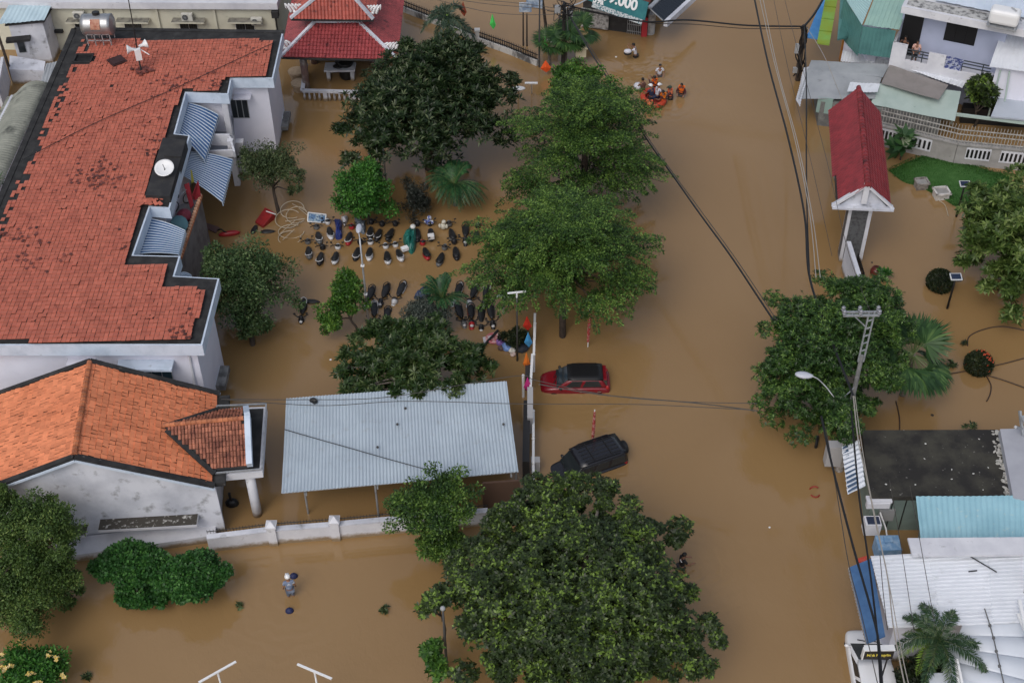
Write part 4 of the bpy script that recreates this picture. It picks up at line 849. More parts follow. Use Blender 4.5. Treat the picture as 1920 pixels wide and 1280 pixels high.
# patched grey roofs
t = empty('patched_shed', P(1650, 190, 0), 'shed with patched grey, brown and pale green roof sheets behind the red-roofed gate', 'shed')
zr = 2.5
def sheet(px, z, mat, name='roof_sheet', pitch=.28, amp=.02, zs=None, flat=True):
    zs = zs or [z] * 4; q = [P(x, y, zz) for (x, y), zz in zip(px, zs)]; return solid(corr(*q, pitch=pitch, amp=amp, flat=flat).build(name, mat, t), .025)
sheet([(1521, 114), (1668, 122), (1655, 146), (1514, 131)], 2.6, GZINC, pitch=.9, amp=.01)
sheet([(1514, 131), (1655, 141), (1640, 186), (1496, 186)], 0, GZINC, zs=[2.62, 2.62, 2.2, 2.1], pitch=.9, amp=.012)
sheet([(1668, 122), (1778, 160), (1760, 188), (1652, 157)], 2.75, M('brown grey sheet', (.24, .22, .21), (.2, .185, .175), 1), pitch=1.2, amp=.008)
sheet([(1648, 157), (1802, 172), (1790, 228), (1632, 196)], 0, M('pale green grey sheet', (.36, .44, .41), (.31, .39, .36), .7, c3=(.12, .15, .13), sc3=3, lo3=.66, hi3=.8), zs=[2.6, 2.55, 1.9, 2.0], pitch=1.4, amp=.008)
sheet([(1594, 155), (1650, 158), (1645, 174), (1588, 172)], 2.7, WZINC, pitch=.25, amp=.02)
sheet([(1700, 120), (1812, 152), (1804, 166), (1695, 128)], 2.7, WZINC, 'white_sheet', pitch=.25, amp=.04, flat=False)
mb = MB(); mb.beam(P(1716, 114, 2.0), P(1812, 138, 2.0), .3, 1.6); mb.build('grimy_wall', STAINED, t)
sheet([(1493, 188), (1508, 127), (1518, 126), (1500, 200)], 0, WZINC, 'edge_sheet', zs=[1.7, 2.1, 2.6, 2.2], pitch=.3)
mb = MB(); mb.prism(inset(xy([(1521, 118), (1770, 160), (1780, 218), (1530, 188)], 2.2), .4), -.6, 1.9); mb.build('wall', M('dim shed wall', (.12, .12, .12), (.2, .21, .2), 1.5), t)
mb = MB(); mb.beam(P(1532, 196, 1.6), P(1560, 200, 1.6), .06, 1.2); mb.build('green_sheet', M('pale teal cladding', (.25, .36, .33)), t)
# concrete fence with spikes
CF = M('weathered concrete render', (.34, .33, .32), (.27, .26, .25), 1.2, .4, .65, rough=.85, c3=(.08, .075, .07), sc3=1.4, lo3=.62, hi3=.75, bump=.2)
pts = [P(1648, 234, 1.5), P(1796, 270, 1.5), P(1960, 286, 1.5)]
c = pts[1]; t = empty('concrete_fence', (c.x, c.y, 0), 'weathered concrete fence with baluster openings and a long spiked steel railing', 'fence')
mb = MB()
for a, b in zip(pts, pts[1:]): mb.beam(Vector((a.x, a.y, .45)), Vector((b.x, b.y, .45)), .25, 2.1)
mb.build('wall', CF, t)
mb = MB()
for a, b in zip(pts, pts[1:]): mb.beam(Vector((a.x, a.y, 1.55)), Vector((b.x, b.y, 1.55)), .4, .1)
mb.build('coping', CONC, t)
mb = MB()
for a, b in zip(pts, pts[1:]):
    n = int((b - a).length / .2)
    for z in (1.75, 2.25, 2.6): mb.beam(Vector((a.x, a.y, z)), Vector((b.x, b.y, z)), .05, .06)
    for k in range(n): p = a.lerp(b, k / n); mb.tube([(p.x, p.y, 1.6), (p.x, p.y, 2.95)], [.028, .02], 4)
mb.build('spiked_railing', M('pale weathered steel', (.38, .37, .35), (.25, .24, .22), 3), t)
for i, (x0, x1, y0) in enumerate(((1655, 1690, 240), (1706, 1750, 254), (1812, 1858, 279), (1876, 1960, 286))):
    a, b = (pts[0], pts[1]) if i < 2 else (pts[1], pts[2]); p, q = PV(x0, y0, a, b), PV(x1, y0 + 6, a, b)
    dd = (b - a); dd.z = 0; dd.normalize(); n_ = Vector((dd.y, -dd.x, 0)); p.z = q.z = .95; mb = MB()
    mb.beam(p + n_ * .13, q + n_ * .13, .06, .9); f = mb.build('baluster_frame', WHITE, t)
    mb = MB(); L = (q - p).length; k_ = max(5, int(L / .26))
    for k in range(k_): r = p.lerp(q, (k + .5) / k_); mb.box(r + n_ * .15, (.15, .05, .62), rz=math.atan2(dd.y, dd.x))
    mb.build('openings', BLACK, f)
# gate with red roof
t = gate = empty('roofed_gate', P(1610, 330, 0), 'tall white gateway under a long steep dark red tiled roof', 'gate')
zg, ze = 6.2, 4.5
r0, r1 = P(1610, 164, zg), P(1627, 346, zg); l0, l1, q0, q1 = P(1557, 206, ze), P(1569, 384, ze), P(1651, 212, ze), P(1669, 388, ze)
for pts in ([r0, r1, l1, l0], [r0, r1, q1, q0]):
    mb = MB(); mb.slab([p - Vector((0, 0, .05)) for p in pts], .12); s_ = mb.build('roof', DECK, t)
    tiles(pts, r1 - r0, .26, .3, lift=.03, jit=.004, gap=.004, curve=.05).build('tiles', GATERED, s_)
mb = MB()
for k in range(30): p = r0.lerp(r1, (k + .5) / 30); d = (r1 - r0).normalized() * .2; mb.tube([p - d, p + d + Vector((0, 0, .03))], [.15, .18], 8)
mb.build('ridge_tiles', M('rough crimson ridge', (.22, .03, .035), (.06, .015, .018), 3, .5, .65, island=.2), t)
cx = (l1 + q1) / 2; ax = (r1 - r0); ax.z = 0; ax.normalize(); sd = (q1 - l1); sd.z = 0; sd.normalize()
for e, s_ in ((r1, -1), (r0, 1)):
    base = Vector((e.x, e.y, ze)) + ax * s_ * .25; m = MB(); hw_ = 1.75 if s_ < 0 else 1.45; pts = [base - sd * hw_, base + sd * hw_, base + Vector((0, 0, (zg - ze) * hw_ / 1.75 - .12))]
    m.add(pts + [p + ax * s_ * .15 for p in pts], [(0, 1, 2), (5, 4, 3), (0, 3, 4, 1), (1, 4, 5, 2), (2, 5, 3, 0)]); m.build('gable', STAINED, t)
    if s_ > 0: continue
    m = MB(); m.beam(pts[0] - ax * s_ * .12, pts[1] - ax * s_ * .12, .5, .14); m.build('gable_sill', STAINED, t)
    m = MB()
    for p in pts[:2]: m.beam(p - ax * s_ * .2 + Vector((0, 0, .02)), pts[2] - ax * s_ * .2 + Vector((0, 0, .02)), .12, .14)
    m.box(base + Vector((0, 0, .95)) - ax * s_ * .1, (.32, .25, 1.3), rz=math.atan2(sd.y, sd.x)); m.build('gable_trim', WHITE, t)
mb = MB(); mb.prism([(p - sd * s).xy for p, s in ((r0 - ax * -.4, 1.3), (r1 - ax * .4, 1.3))] + [(p + sd * s).xy for p, s in ((r1 - ax * .4, 1.3), (r0 - ax * -.4, 1.3))], ze - .35, ze); mb.build('gate_beam', WHITE, t)
for e, s_ in ((r1, -1.0), (r0, 1.0)):
    b = Vector((e.x, e.y, 0)) + ax * s_; m = MB(); m.box((b.x, b.y, (ze - .3 - .6) / 2), (1.35, .8, ze - .3 + .6), rz=math.atan2(sd.y, sd.x)); pl = m.build('pillar', WHITE, t)
    m = MB(); m.box(Vector((b.x, b.y, 2.1)) + ax * .41, (.95, .04, 3.6), rz=math.atan2(sd.y, sd.x)); m.box(Vector((b.x, b.y, 2.1)) - sd * .68, (.04, .5, 3.6), rz=math.atan2(sd.y, sd.x)); m.build('grey_panel', M('dark slate cladding', (.1, .105, .11), (.05, .05, .055), 5, rough=.5), pl)
m = MB(); a, b = P(1597, 430, 2.2), P(1599, 512, .6); 
m.beam(Vector((a.x - .35, a.y - 1.0, .8)), Vector((b.x - .25, b.y - 3, .8)), .25, 2.6); tag(m.build('gate_wall', STAINED), 'white side wall stub stepping down from the roofed gate', 'wall')
m = MB(); a = P(1606, 492, .8)
for k in range(12): p = a + Vector((.0, -.16 * k, 0)); m.tube([(p.x, p.y, -.2), (p.x, p.y, 1.5)], .025, 4)
for z in (.3, 1.4): m.beam((a.x, a.y, z), (a.x, a.y - 1.9, z), .04, .04)
tag(m.build('steel_gate', BLACKM), 'black barred gate leaf at the foot of the roofed gate', 'gate leaf')
# ================================================================ RIGHT SIDE, BOTTOM
t = empty('black_roof_house', P(1745, 880, 0), 'low house with a flat black mouldy concrete roof and grey green front', 'house')
z = 2.7; rp = xy([(1616, 806), (1872, 805), (1898, 931), (1632, 931)], z)
BR = M('black lichen roof', (.018, .017, .016), (.045, .043, .034), .7, .42, .62, rough=.9, c3=(.3, .29, .27), sc3=4.5, lo3=.66, hi3=.74, bump=.4)
mb = MB(); mb.prism(rp, z - .25, z); mb.build('roof', BR, t)
mb = MB(); mb.prism(inset(rp, .2), -.6, z - .25); mb.build('wall', M('grey green render', (.18, .24, .22), (.15, .2, .185), .8), t)
mb = MB()
for x, y in ((1680, 955), (1705, 955)):
    p = P(x, 931, z); mb.box((p.x, p.y + .18, 1.2), (.04, .04, 2.4))
mb.build('wall_joint', BLACK, t)
mb = MB()
for k in range(90): f = random.random(); p = P(1872, 808, z).lerp(P(1898, 930, z), f) + Vector((random.gauss(-.12, .14), 0, .01)); mb.ball(p, (random.uniform(.03, .14), random.uniform(.03, .16), .025), 6, 4, mat=Matrix.Rotation(random.uniform(0, 3), 3, 'Z'))
mb.build('lichen_crust', M('pale lichen', (.42, .41, .38), (.2, .2, .18), 6), t)
mb = MB()
for k in range(12): p = P(random.uniform(1640, 1860), random.uniform(820, 920), z + .01); mb.ball(p, (random.uniform(.015, .06), random.uniform(.02, .07), .02), 6, 4, mat=Matrix.Rotation(random.uniform(0, 3), 3, 'Z'))
mb.build('roof_litter', M('pale litter', (.5, .5, .48)), t)
t = empty('grey_flat_house', P(1915, 860, 0), 'pale grey smooth flat roof at the right edge beside the black mouldy roof', 'house')
gp = xy([(1875, 804), (1990, 800), (1990, 950), (1900, 932)], 3.1); mb = MB(); mb.prism(gp, -.6, 3.1); mb.build('walls', M('smooth grey screed', (.36, .37, .41), (.32, .33, .37), .7, rough=.7), t)
m = MB(); 
for a, b in (((1912, 770), (1918, 815)), ((1904, 800), (1920, 805)), ((1918, 780), (1930, 812))): m.beam(P(*a, 4.2), P(*b, 3.2), .12, .12)
tag(m.build('steel_bracket', STEEL), 'grey steel lattice bracket at the right edge above the smooth grey roof', 'bracket')
t = empty('teal_roof_shed', P(1820, 980, 0), 'shed with a pale turquoise corrugated roof between the black and white roofs', 'shed')
q = [P(1717, 931, 3.0), P(1960, 929, 3.0), P(1960, 1030, 2.7), P(1728, 1022, 2.7)]; solid(corr(*q, pitch=.26, amp=.04, nv=8, laps=2).build('roof', TEALS, t), .02)
mb = MB(); mb.prism(inset([p.xy for p in q], .5), -.6, 2.55); mb.build('wall', M('grey green render'), t)
t = empty('white_roof_house', P(1790, 1100, 0), 'house under a wide bright white ribbed metal roof near the lower right', 'house')
q = [P(1632, 1042, 3.6), P(1960, 1022, 3.6), P(1960, 1165, 3.3), P(1666, 1176, 3.3)]
solid(corr(q[0], q[3], q[2], q[1], pitch=.21, amp=.05, nv=9, flat=True, laps=3).build('roof', WZINC, t), .02)
mb = MB(); mb.prism(inset([p.xy for p in q], .5), -.6, 3.2); mb.build('wall', LAV, t)
mb = MB(); mb.beam(P(1706, 1026, 3.9), P(1960, 1024, 3.9), 1.0, .12); mb.build('ridge_cap', WHITE, t)
mb = MB(); mb.tube([P(1815, 1040, 3.72), P(1869, 1072, 3.66)], .03); mb.beam(P(1816, 1071, 3.65), P(1832, 1069, 3.65), .05, .04); mb.build('loose_rod', BLACK, t)
solid(corr(P(1800, 1150, 3.3), P(1806, 1168, 3.25), P(1888, 1164, 3.25), P(1960, 1140, 3.3), pitch=.14, amp=.03, flat=True).build('ledge_roof', WZINC, t), .02)
t = empty('translucent_canopy', P(1860, 1230, 0), 'smooth pale white canopy roof with broad panels at the lower right corner', 'canopy')
q = [P(1806, 1168, 3.15), P(1960, 1150, 3.15), P(1960, 1330, 2.6), P(1768, 1260, 2.7)]
PW = M('milky white sheet', (.6, .64, .7), (.54, .58, .64), .5, rough=.35)
for k in range(4):
    f0, f1 = k / 4, (k + 1) / 4 + .01; a, b, c_, d_ = q[0].lerp(q[3], f0), q[1].lerp(q[2], f0), q[1].lerp(q[2], f1), q[0].lerp(q[3], f1); m = MB(); vs = []
    for j in range(9):
        u = j / 8; hh = .14 * math.sin(math.pi * u); vs += [a.lerp(d_, u) + Vector((0, 0, hh)), b.lerp(c_, u) + Vector((0, 0, hh))]
    m.add(vs, [(2 * j, 2 * j + 1, 2 * j + 3, 2 * j + 2) for j in range(8)]); solid(m.build('panel', PW, t, smooth=True), .03)
m = MB(); m.box(P(1798, 1300, 2.7), (2.2, 2.0, .1)); m.build('panel', PW, t)
mb = MB(); mb.tube(smooth_line([P(1846, 1140, 3.6), P(1858, 1178, 3.45), P(1868, 1218, 3.3), P(1882, 1280, 3.0)]), .03, 4)
for x, y in ((1856, 1172), (1863, 1195), (1868, 1220), (1874, 1248)): mb.box(P(x, y, 3.4), (.1, .1, .1))
tag(mb.build('roof_cable', M('grey cable', (.12, .12, .12))), 'thin clipped cable running down the milky canopy panels', 'cable')
mb = MB(); mb.beam(P(1911, 1125, 3.7), P(1928, 1200, 3.6), .14, .14); mb.beam(P(1909, 1150, 3.5), P(1930, 1200, 3.4), .12, .12); tag(mb.build('white_rail', WMETAL), 'white rail at the right edge over the ribbed roof', 'rail')
mb = MB(); mb.beam(P(1794, 1235, 3.3), P(1806, 1290, 3.1), .1, .1); mb.beam(P(1790, 1240, 3.2), P(1799, 1290, 3.0), .1, .1); tag(mb.build('white_rail', WMETAL), 'pair of white bars below the palm at the lower edge', 'rail')
# blue awning, striped awning
t = empty('blue_awning', P(1626, 1130, 2), 'long plain blue awning over the street front of the white-roofed house', 'awning')
mb = MB(); q = [P(1634, 1046, 3.1), P(1660, 1192, 3.0), P(1626, 1206, 2.4), P(1592, 1063, 2.4)]; mb.slab(q, .05); mb.build('sheet', BLUEA, t)
mb = MB(); a, b = q[3], q[2]
for k in range(24):
    p = a.lerp(b, k / 24); p2 = a.lerp(b, (k + 1) / 24); mb.tube([p - Vector((0, 0, .02)), (p + p2) / 2 - Vector((0, 0, .22)), p2 - Vector((0, 0, .02))], .03, 4)
mb.build('scalloped_edge', M('grey trim', (.25, .25, .26)), t)
mb = MB(); mb.slab([P(1609, 1046, 2.7), P(1625, 1041, 2.8), P(1625, 1056, 2.6), P(1611, 1058, 2.4)], .08); tag(mb.build('red_tarpaulin', M('faded red tarpaulin', (.42, .06, .04))), 'scrap of red tarpaulin above the blue awning', 'tarpaulin')
t = empty('striped_awning', P(1600, 875, 2), 'white and grey striped metal awning on the street side of the black-roofed house', 'awning')
a0, a1, a2, a3 = P(1612, 825, 2.9), P(1623, 910, 2.9), P(1590, 927, 2.4), P(1579, 838, 2.4)
solid(corr(a0, a1, a2, a3, pitch=.3, amp=.07).build('sheet', M('white awning sheet', (.6, .64, .7), rough=.4), t), .02)
mb = MB()
for k in range(11):
    f = (k + .5) / 11; p = a3.lerp(a2, f); mb.beam(p + Vector((0, 0, .075)), p.lerp(a0.lerp(a1, f), .55 if k > 3 else .3) + Vector((0, 0, .085)), .13, .02)
mb.build('dark_stripes', M('slate blue stripe', (.06, .1, .17)), t)
# street-side clutter
t = empty('wall_cabinet', P(1617, 995, 1.2), 'white open-topped box fixed on the street front below the black-roofed house', 'cabinet')
mb = MB(); q = P(1634, 985, 1.4); mb.box(q, (.75, .6, .75)); mb.build('box', WHITE, t); mb = MB(); mb.box(q + Vector((.02, .0, .39)), (.6, .45, .03)); mb.build('dark_top', M('dark navy', (.02, .03, .06)), t)
mb = MB(); mb.box(P(1646, 945, 2.3), (1.1, .25, .35)); mb.box(P(1648, 936, 2.5), (1.2, .4, .12)); tag(mb.build('window_ledge', WHITE), 'white ledge at the corner of the black roof', 'ledge')
mb = MB(); q = P(1663, 1028, .8); mb.box(q, (1.1, .9, .9)); mb.box(q + Vector((0, .15, .5)), (.4, .4, .12)); tag(mb.build('blue_tank', M('cloudy blue plastic', (.16, .3, .48), (.3, .42, .56), 4)), 'cloudy blue water tank with a black lid wedged above the white roof', 'tank')
mb = MB(); mb.box(P(1661, 962, 1.2), (.75, .3, .8)); mb.build('outdoor_unit', GREYP); tag(bpy.data.objects['outdoor_unit'], 'dark grey outdoor unit on the grey green wall', 'air conditioner')
mb = MB(); mb.tube([P(1650, 960, 1.6), P(1661, 990, 1.0), P(1665, 1018, .9)], .04); tag(mb.build('white_pipe', WMETAL), 'white pipe bending down to the blue tank', 'pipe')
q = P(1573, 880, 0); mb = MB(); mb.tube([q - Vector((0, 0, .4)), Vector((q.x, q.y, hgt(q, 795)))], [.22, .2], 12); tag(mb.build('mottled_post', M('mottled render', (.36, .34, .32), (.15, .14, .13), 5)), 'short mottled round post by the striped awning', 'post')
mb = MB(); mb.box(P(1563, 850, 1.3), (.8, .5, 1.4)); tag(mb.build('grey_board', M('grey panel', (.36, .36, .37))), 'grey panel standing left of the striped awning', 'board')
mb = MB(); q = P(1531, 829, .1); mb.tube([q + Vector((.08 * math.cos(a), .3 * math.cos(a), .3 * math.sin(a))) for a in np.linspace(0, 6.283, 17)], .08, 8); tag(mb.build('tyre', BLACK), 'old tyre half out of the water under the street tree', 'tyre')
mb = MB(); q = P(1527, 923, 0); mb.tube([q + Vector((.26 * math.cos(a), .34 * math.sin(a), .06 + .05 * math.sin(a * 2))) for a in np.linspace(R(40), R(140), 9)], .04, 6); mb.tube([q + Vector((.26 * math.cos(a), .34 * math.sin(a), .05)) for a in np.linspace(R(215), R(325), 9)], .04, 6); tag(mb.build('red_chair_rim', M('dark red plastic', (.25, .03, .02))), 'rim of a red plastic chair just showing above the brown water', 'chair')
# black and yellow signboard
t = empty('shop_sign', P(1645, 1240, 1.5), 'black signboard with yellow lettering and a white top edge beside the white car', 'sign')
c = P(1647, 1224, 3.2); mb = MB(); mb.box(c, (1.25, .16, .62)); mb.build('board', M('black sign face', (.012, .013, .016), rough=.35), t)
mb = MB(); mb.box(c + Vector((0, .03, .34)), (1.28, .28, .06)); mb.box(c + Vector((-.66, .0, 0)), (.05, .2, .66)); mb.build('frame', WMETAL, t)
text_mesh('Nhà Nguyên', .2, M('yellow letters', (.6, .5, .08)), t, c + Vector((0, -.1, .0)), Matrix.Rotation(R(90), 3, 'X'), bold=.008)
mb = MB(); mb.tube([(c.x + .5, c.y + .1, 0), c + Vector((.5, .1, -.2))], .04); mb.build('post', BLACKM, t)
# ================================================================ ELECTRIC POLE WITH CROSSARM, STREET LIGHT
b = P(1575, 850, 0); h = hgt(b, 588); top = P(1634, 590, 6.5)
t = empty('electric_pole', b, 'grey concrete electric pole with a lattice top and insulator crossarm rising through the street tree', 'electric pole')
tp = b + Vector((0, 0, h))
for _ in range(1): tp = Vector((P(1634, 588, h).x, P(1634, 588, h).y, h))
m = MB(); f = lambda u: b.lerp(tp, u); m.tube([b - Vector((0, 0, .4)), f(.4), f(.72)], [.15, .12, .1], 10); m.build('shaft', M('dull grey concrete', (.2, .2, .2), (.13, .13, .13), 2, rough=.85), t)
m = MB()
for dx in (-.13, .13): m.beam(f(.68) + Vector((dx, 0, 0)), tp + Vector((dx, 0, .1)), .07, .07)
for k in range(6): u = .7 + k * .05; m.beam(f(u) + Vector((-.13, 0, 0)), f(u) + Vector((.13, 0, .12)), .05, .05)
m.build('lattice_top', STEEL, t)
ca = tp + Vector((-.4, 0, 0)); m = MB(); m.beam(ca + Vector((-.95, .12, 0)), ca + Vector((.75, .12, 0)), .08, .1); m.beam(ca + Vector((-.95, -.12, 0)), ca + Vector((.75, -.12, 0)), .08, .1); m.beam(ca + Vector((-.5, 0, 0)), f(.9), .05, .05); m.build('crossarm', STEEL, t)
for dx in (-.92, -.15, .72):
    for dy in (-.14, .14): m = MB(); p = ca + Vector((dx, dy, .05)); m.tube([p, p + Vector((0, 0, .1)), p + Vector((0, 0, .14)), p + Vector((0, 0, .24)), p + Vector((0, 0, .3))], [.06, .1, .07, .1, .05], 8); m.build('insulator', M('grey porcelain', (.2, .21, .24), rough=.25), t)
lt = P(1508, 703, 6.0); l2 = P(1548, 724, 5.6); t = empty('street_light', P(1560, 850, 0), 'pale grey teardrop street light on a curved arm reaching out of the roadside tree', 'street light')
m = MB(); m.tube(smooth_line([lt, P(1530, 708, 6.0), l2, P(1572, 748, 5.0), f(.5)]), .03); m.build('arm', STEEL, t)
m = MB(); rm = Matrix.Rotation(R(-12), 3, 'Z'); m.ball(lt, (.46, .23, .13), 16, 8, mat=rm, fn=lambda q: Vector((q.x, q.y * (1 - .35 * max(0, q.x / .46)), q.z))); m.build('lamp_head', M('pale grey casting', (.42, .44, .5), rough=.4), t, smooth=True)
# utility pole at the top right corner of the road
b = P(1496, 150, 0); tpx = P(1508, 48, 4.6); t = empty('cable_pole', b, 'black utility pole wrapped in cables, right of the road near the blue tarpaulin', 'utility pole')
m = MB(); m.tube([b - Vector((0, 0, .4)), tpx], [.2, .15], 8); m.build('shaft', WOOD, t)
m = MB()
for k in range(9): m.tube(smooth_line([b.lerp(tpx, u) + Vector((random.gauss(0, .16), random.gauss(-.1, .1), 0)) for u in (.08, .3, .5, .75, .98)], 4), .05, 5)
m.build('cable_wrap', BLACK, t)
m = MB(); m.box(b.lerp(tpx, .6) + Vector((-.35, -.1, 0)), (.25, .2, .7)); m.box(b.lerp(tpx, .2) + Vector((-.3, -.1, 0)), (.3, .2, .4)); m.build('meter_box', GREYP, t)
# ---------------------------------------------------------------- overhead cables
def cable(pts, r, label, mat=BLACK, n=10):
    m = MB(); m.tube(smooth_line([P(*p) for p in pts], n), r, 5); return tag(m.build('overhead_cable', mat), label, 'cable', 'overhead cables')
CLBL = 'black overhead cable in the bundle running down the right side of the road'
PALEC = M('pale insulated cable', (.3, .28, .25)); WIREC = M('thin dark wire', (.05, .045, .04))
cable([(1414, -5, 6.5), (1440, 118, 6.2), (1478, 260, 6), (1508, 400, 5.8), (1518, 520, 5.8), (1560, 640, 5.6), (1600, 742, 5.6)], .06, 'thickest black cable of the bundle down the right side of the road', n=8)
cable([(1424, -5, 6.6), (1452, 118, 6.3), (1490, 260, 6.1), (1518, 400, 5.9), (1530, 520, 5.9)], .025, 'pale cable just right of the thickest black one in the road-side bundle', PALEC)
cable([(1430, -5, 6.6), (1458, 130, 6.3), (1496, 270, 6.1), (1524, 410, 5.9), (1538, 520, 5.9)], .025, 'second pale cable of the bundle, merging with it near the street tree', PALEC)
cable([(1450, -5, 6.6), (1478, 130, 6.3), (1520, 300, 6.1), (1560, 480, 5.9)], .015, 'thin wire slanting from the top edge towards the white gateway pillar', WIREC)
cable([(1470, -5, 6.6), (1500, 110, 6.3), (1550, 300, 6.1), (1590, 470, 5.9), (1634, 590, 6.2)], .015, 'thin wire passing over the left eave of the gate roof', WIREC)
cable([(1508, 50, 4.6), (1512, 160, 5.0), (1512, 300, 5.4), (1514, 420, 5.6), (1518, 520, 5.7)], .045, 'black cable dropping straight down from the wrapped utility pole')
cable([(1513, 52, 4.6), (1545, 105, 4.6), (1572, 170, 4.4), (1600, 240, 5.0)], .02, 'pale service wire from the wrapped pole to the red gate roof', PALEC)
cable([(1508, 50, 4.6), (1400, 48, 4.4), (1290, 38, 4.2), (1200, 40, 4.3), (1060, 10, 4.8)], .06, 'thick black cable crossing the road near the top edge')
cable([(1508, 54, 4.5), (1400, 54, 4.2), (1300, 46, 4.0), (1210, 42, 4.2), (1060, 14, 4.7)], .025, 'thin black cable just under the thick one crossing the road near the top', n=8)
cable([(1508, 50, 4.6), (1528, 25, 4.8), (1547, -8, 5.0)], .08, 'thick black cable from the wrapped pole up to the top edge')
cable([(1062, 20, 4.6), (1085, 60, 4.6), (1115, 110, 4.7), (1160, 178, 5.0), (1216, 266, 5.2), (1262, 330, 5.2), (1310, 398, 5.1), (1370, 480, 5.0), (1420, 555, 5.0), (1450, 600, 5.0)], .055, 'black cable crossing the road diagonally beside the layered street trees')
cable([(1062, 22, 4.6), (1088, 60, 4.6), (1119, 108, 4.7), (1164, 176, 5.0), (1219, 264, 5.2), (1266, 330, 5.1), (1314, 395, 5.0), (1376, 480, 4.9), (1427, 555, 4.9), (1456, 600, 5.0)], .025, 'thinner cable twinned with the diagonal one across the road', WIREC)
cable([(1600, 742, 5.6), (1610, 830, 5.4), (1626, 900, 5.2), (1642, 980, 5.0), (1664, 1080, 4.8), (1676, 1180, 4.7), (1700, 1300, 4.6)], .03, 'pale cable running along the house fronts at lower right', PALEC)
cable([(1603, 742, 5.6), (1615, 830, 5.4), (1633, 930, 5.2), (1652, 1020, 5.0), (1672, 1120, 4.8), (1690, 1220, 4.7), (1708, 1300, 4.6)], .02, 'second pale cable along the house fronts at lower right', PALEC)
cable([(1540, 780, 5.2), (1555, 850, 5.1), (1580, 950, 5.0), (1604, 1040, 4.9), (1630, 1130, 4.8), (1647, 1200, 4.7), (1655, 1300, 4.6)], .055, 'thick black cable hanging over the blue awning')
cable([(1596, 770, 5.3), (1604, 860, 5.1), (1612, 940, 5.0), (1624, 1020, 4.9), (1635, 1100, 4.8), (1645, 1190, 4.7), (1652, 1300, 4.6)], .045, 'black cable passing the front of the striped awning')
cable([(1548, 800, 5.1), (1562, 880, 5.0), (1575, 960, 4.9), (1592, 1060, 4.8), (1615, 1150, 4.7), (1650, 1300, 4.6)], .02, 'thin black wire on the water side of the blue awning', WIREC)
cable([(1650, 1040, 4.6), (1656, 1110, 4.6), (1664, 1180, 4.6)], .018, 'thin black wire over the left end of the white ribbed roof', WIREC)
cable([(1668, 900, 4.8), (1692, 1040, 4.6), (1714, 1185, 4.5)], .015, 'black wire across the white ribbed roof left of the palm', WIREC)
cable([(1706, 910, 4.8), (1726, 1020, 4.6), (1752, 1165, 4.5)], .015, 'black wire across the turquoise and white roofs above the palm', WIREC)
cable([(415, 748, 3.9), (600, 760, 3.7), (760, 752, 3.7), (985, 757, 4.0), (1200, 758, 4.2), (1405, 768, 4.6)], .02, 'thin wire strung from the zinc shelter across the road to the street tree', WIREC)
cable([(415, 748, 3.9), (560, 749, 3.7), (720, 745, 3.7), (900, 715, 3.9), (980, 704, 4.0), (1010, 714, 4.0), (1150, 742, 4.1), (1290, 753, 4.3), (1420, 756, 4.7)], .02, 'thin wire passing behind the red car towards the street tree', WIREC)
cable([(1010, 720, 4.0), (1130, 740, 4.1), (1300, 755, 4.3), (1420, 770, 4.7)], .03, 'darker wire leaving the red car towards the street tree', WIREC)
for k, (y0, y1) in enumerate(((2, 30), (8, 42), (22, 60))):
    cable([(760, y0 - 10 - 14 * k, 4.5), (900, y0 - 2, 4.4), (985, y0 + 6, 4.4), (1056, 18 + 4 * k, 4.6)], .02, ('topmost', 'middle', 'lowest')[k] + ' of three thin wires meeting the cable knot from the left', WIREC)
# ================================================================ VEGETATION
def nrm(a): return a / np.maximum(np.linalg.norm(a, axis=-1, keepdims=True), 1e-9)
class Leaves:
    def __init__(s): s.V = []; s.n = 0
    def add(s, c, d, n, L, W, fold=.0):
        """diamond leaves: base c, axis d, face normal n (N,3); sizes L, W"""
        d = nrm(d); sd = nrm(np.cross(d, n)); n = nrm(np.cross(sd, d)); L = np.asarray(L)[..., None] * np.ones((len(c), 1)); W = np.asarray(W)[..., None] * np.ones((len(c), 1))
        s.V.append(np.stack([c, c + d * L * .5 + sd * W * .5 + n * L * .06, c + d * L - n * L * .1, c + d * L * .5 - sd * W * .5 + n * L * .06], 1)); s.n += len(c)
    def build(s, name, mat, parent):
        V = np.concatenate(s.V).reshape(-1, 3) - np.array(tot(parent)); nq = len(V) // 4
        me = bpy.data.meshes.new(name); me.vertices.add(len(V)); me.vertices.foreach_set('co', V.ravel().astype(np.float32))
        me.loops.add(nq * 4); me.loops.foreach_set('vertex_index', np.arange(nq * 4, dtype=np.int32)); me.polygons.add(nq)
        me.polygons.foreach_set('loop_start', np.arange(0, nq * 4, 4, dtype=np.int32)); me.polygons.foreach_set('loop_total', np.full(nq, 4, dtype=np.int32)); me.update(); me.validate()
        me.materials.append(mat); o = bpy.data.objects.new(name, me); COL.objects.link(o); o.parent = parent; return o
def rdir(n, up=0.):
    d = RNG.normal(size=(n, 3)); d[:, 2] += up; return nrm(d)
def scatter(lv, c, rad, n, L, up=.8, W=.5, out=.7):
    """n leaves in an ellipsoid clump, denser near its skin"""
    d = rdir(n); r = RNG.random(n) ** .45; p = c + d * r[:, None] * rad
    ax = nrm(d * out + RNG.normal(size=(n, 3)) * .6); nn = nrm(d * .5 + RNG.normal(size=(n, 3)) * .55 + np.array([0, 0, up]))
    l = L * RNG.uniform(.65, 1.25, n); lv.add(p, ax, nn, l, l * W)
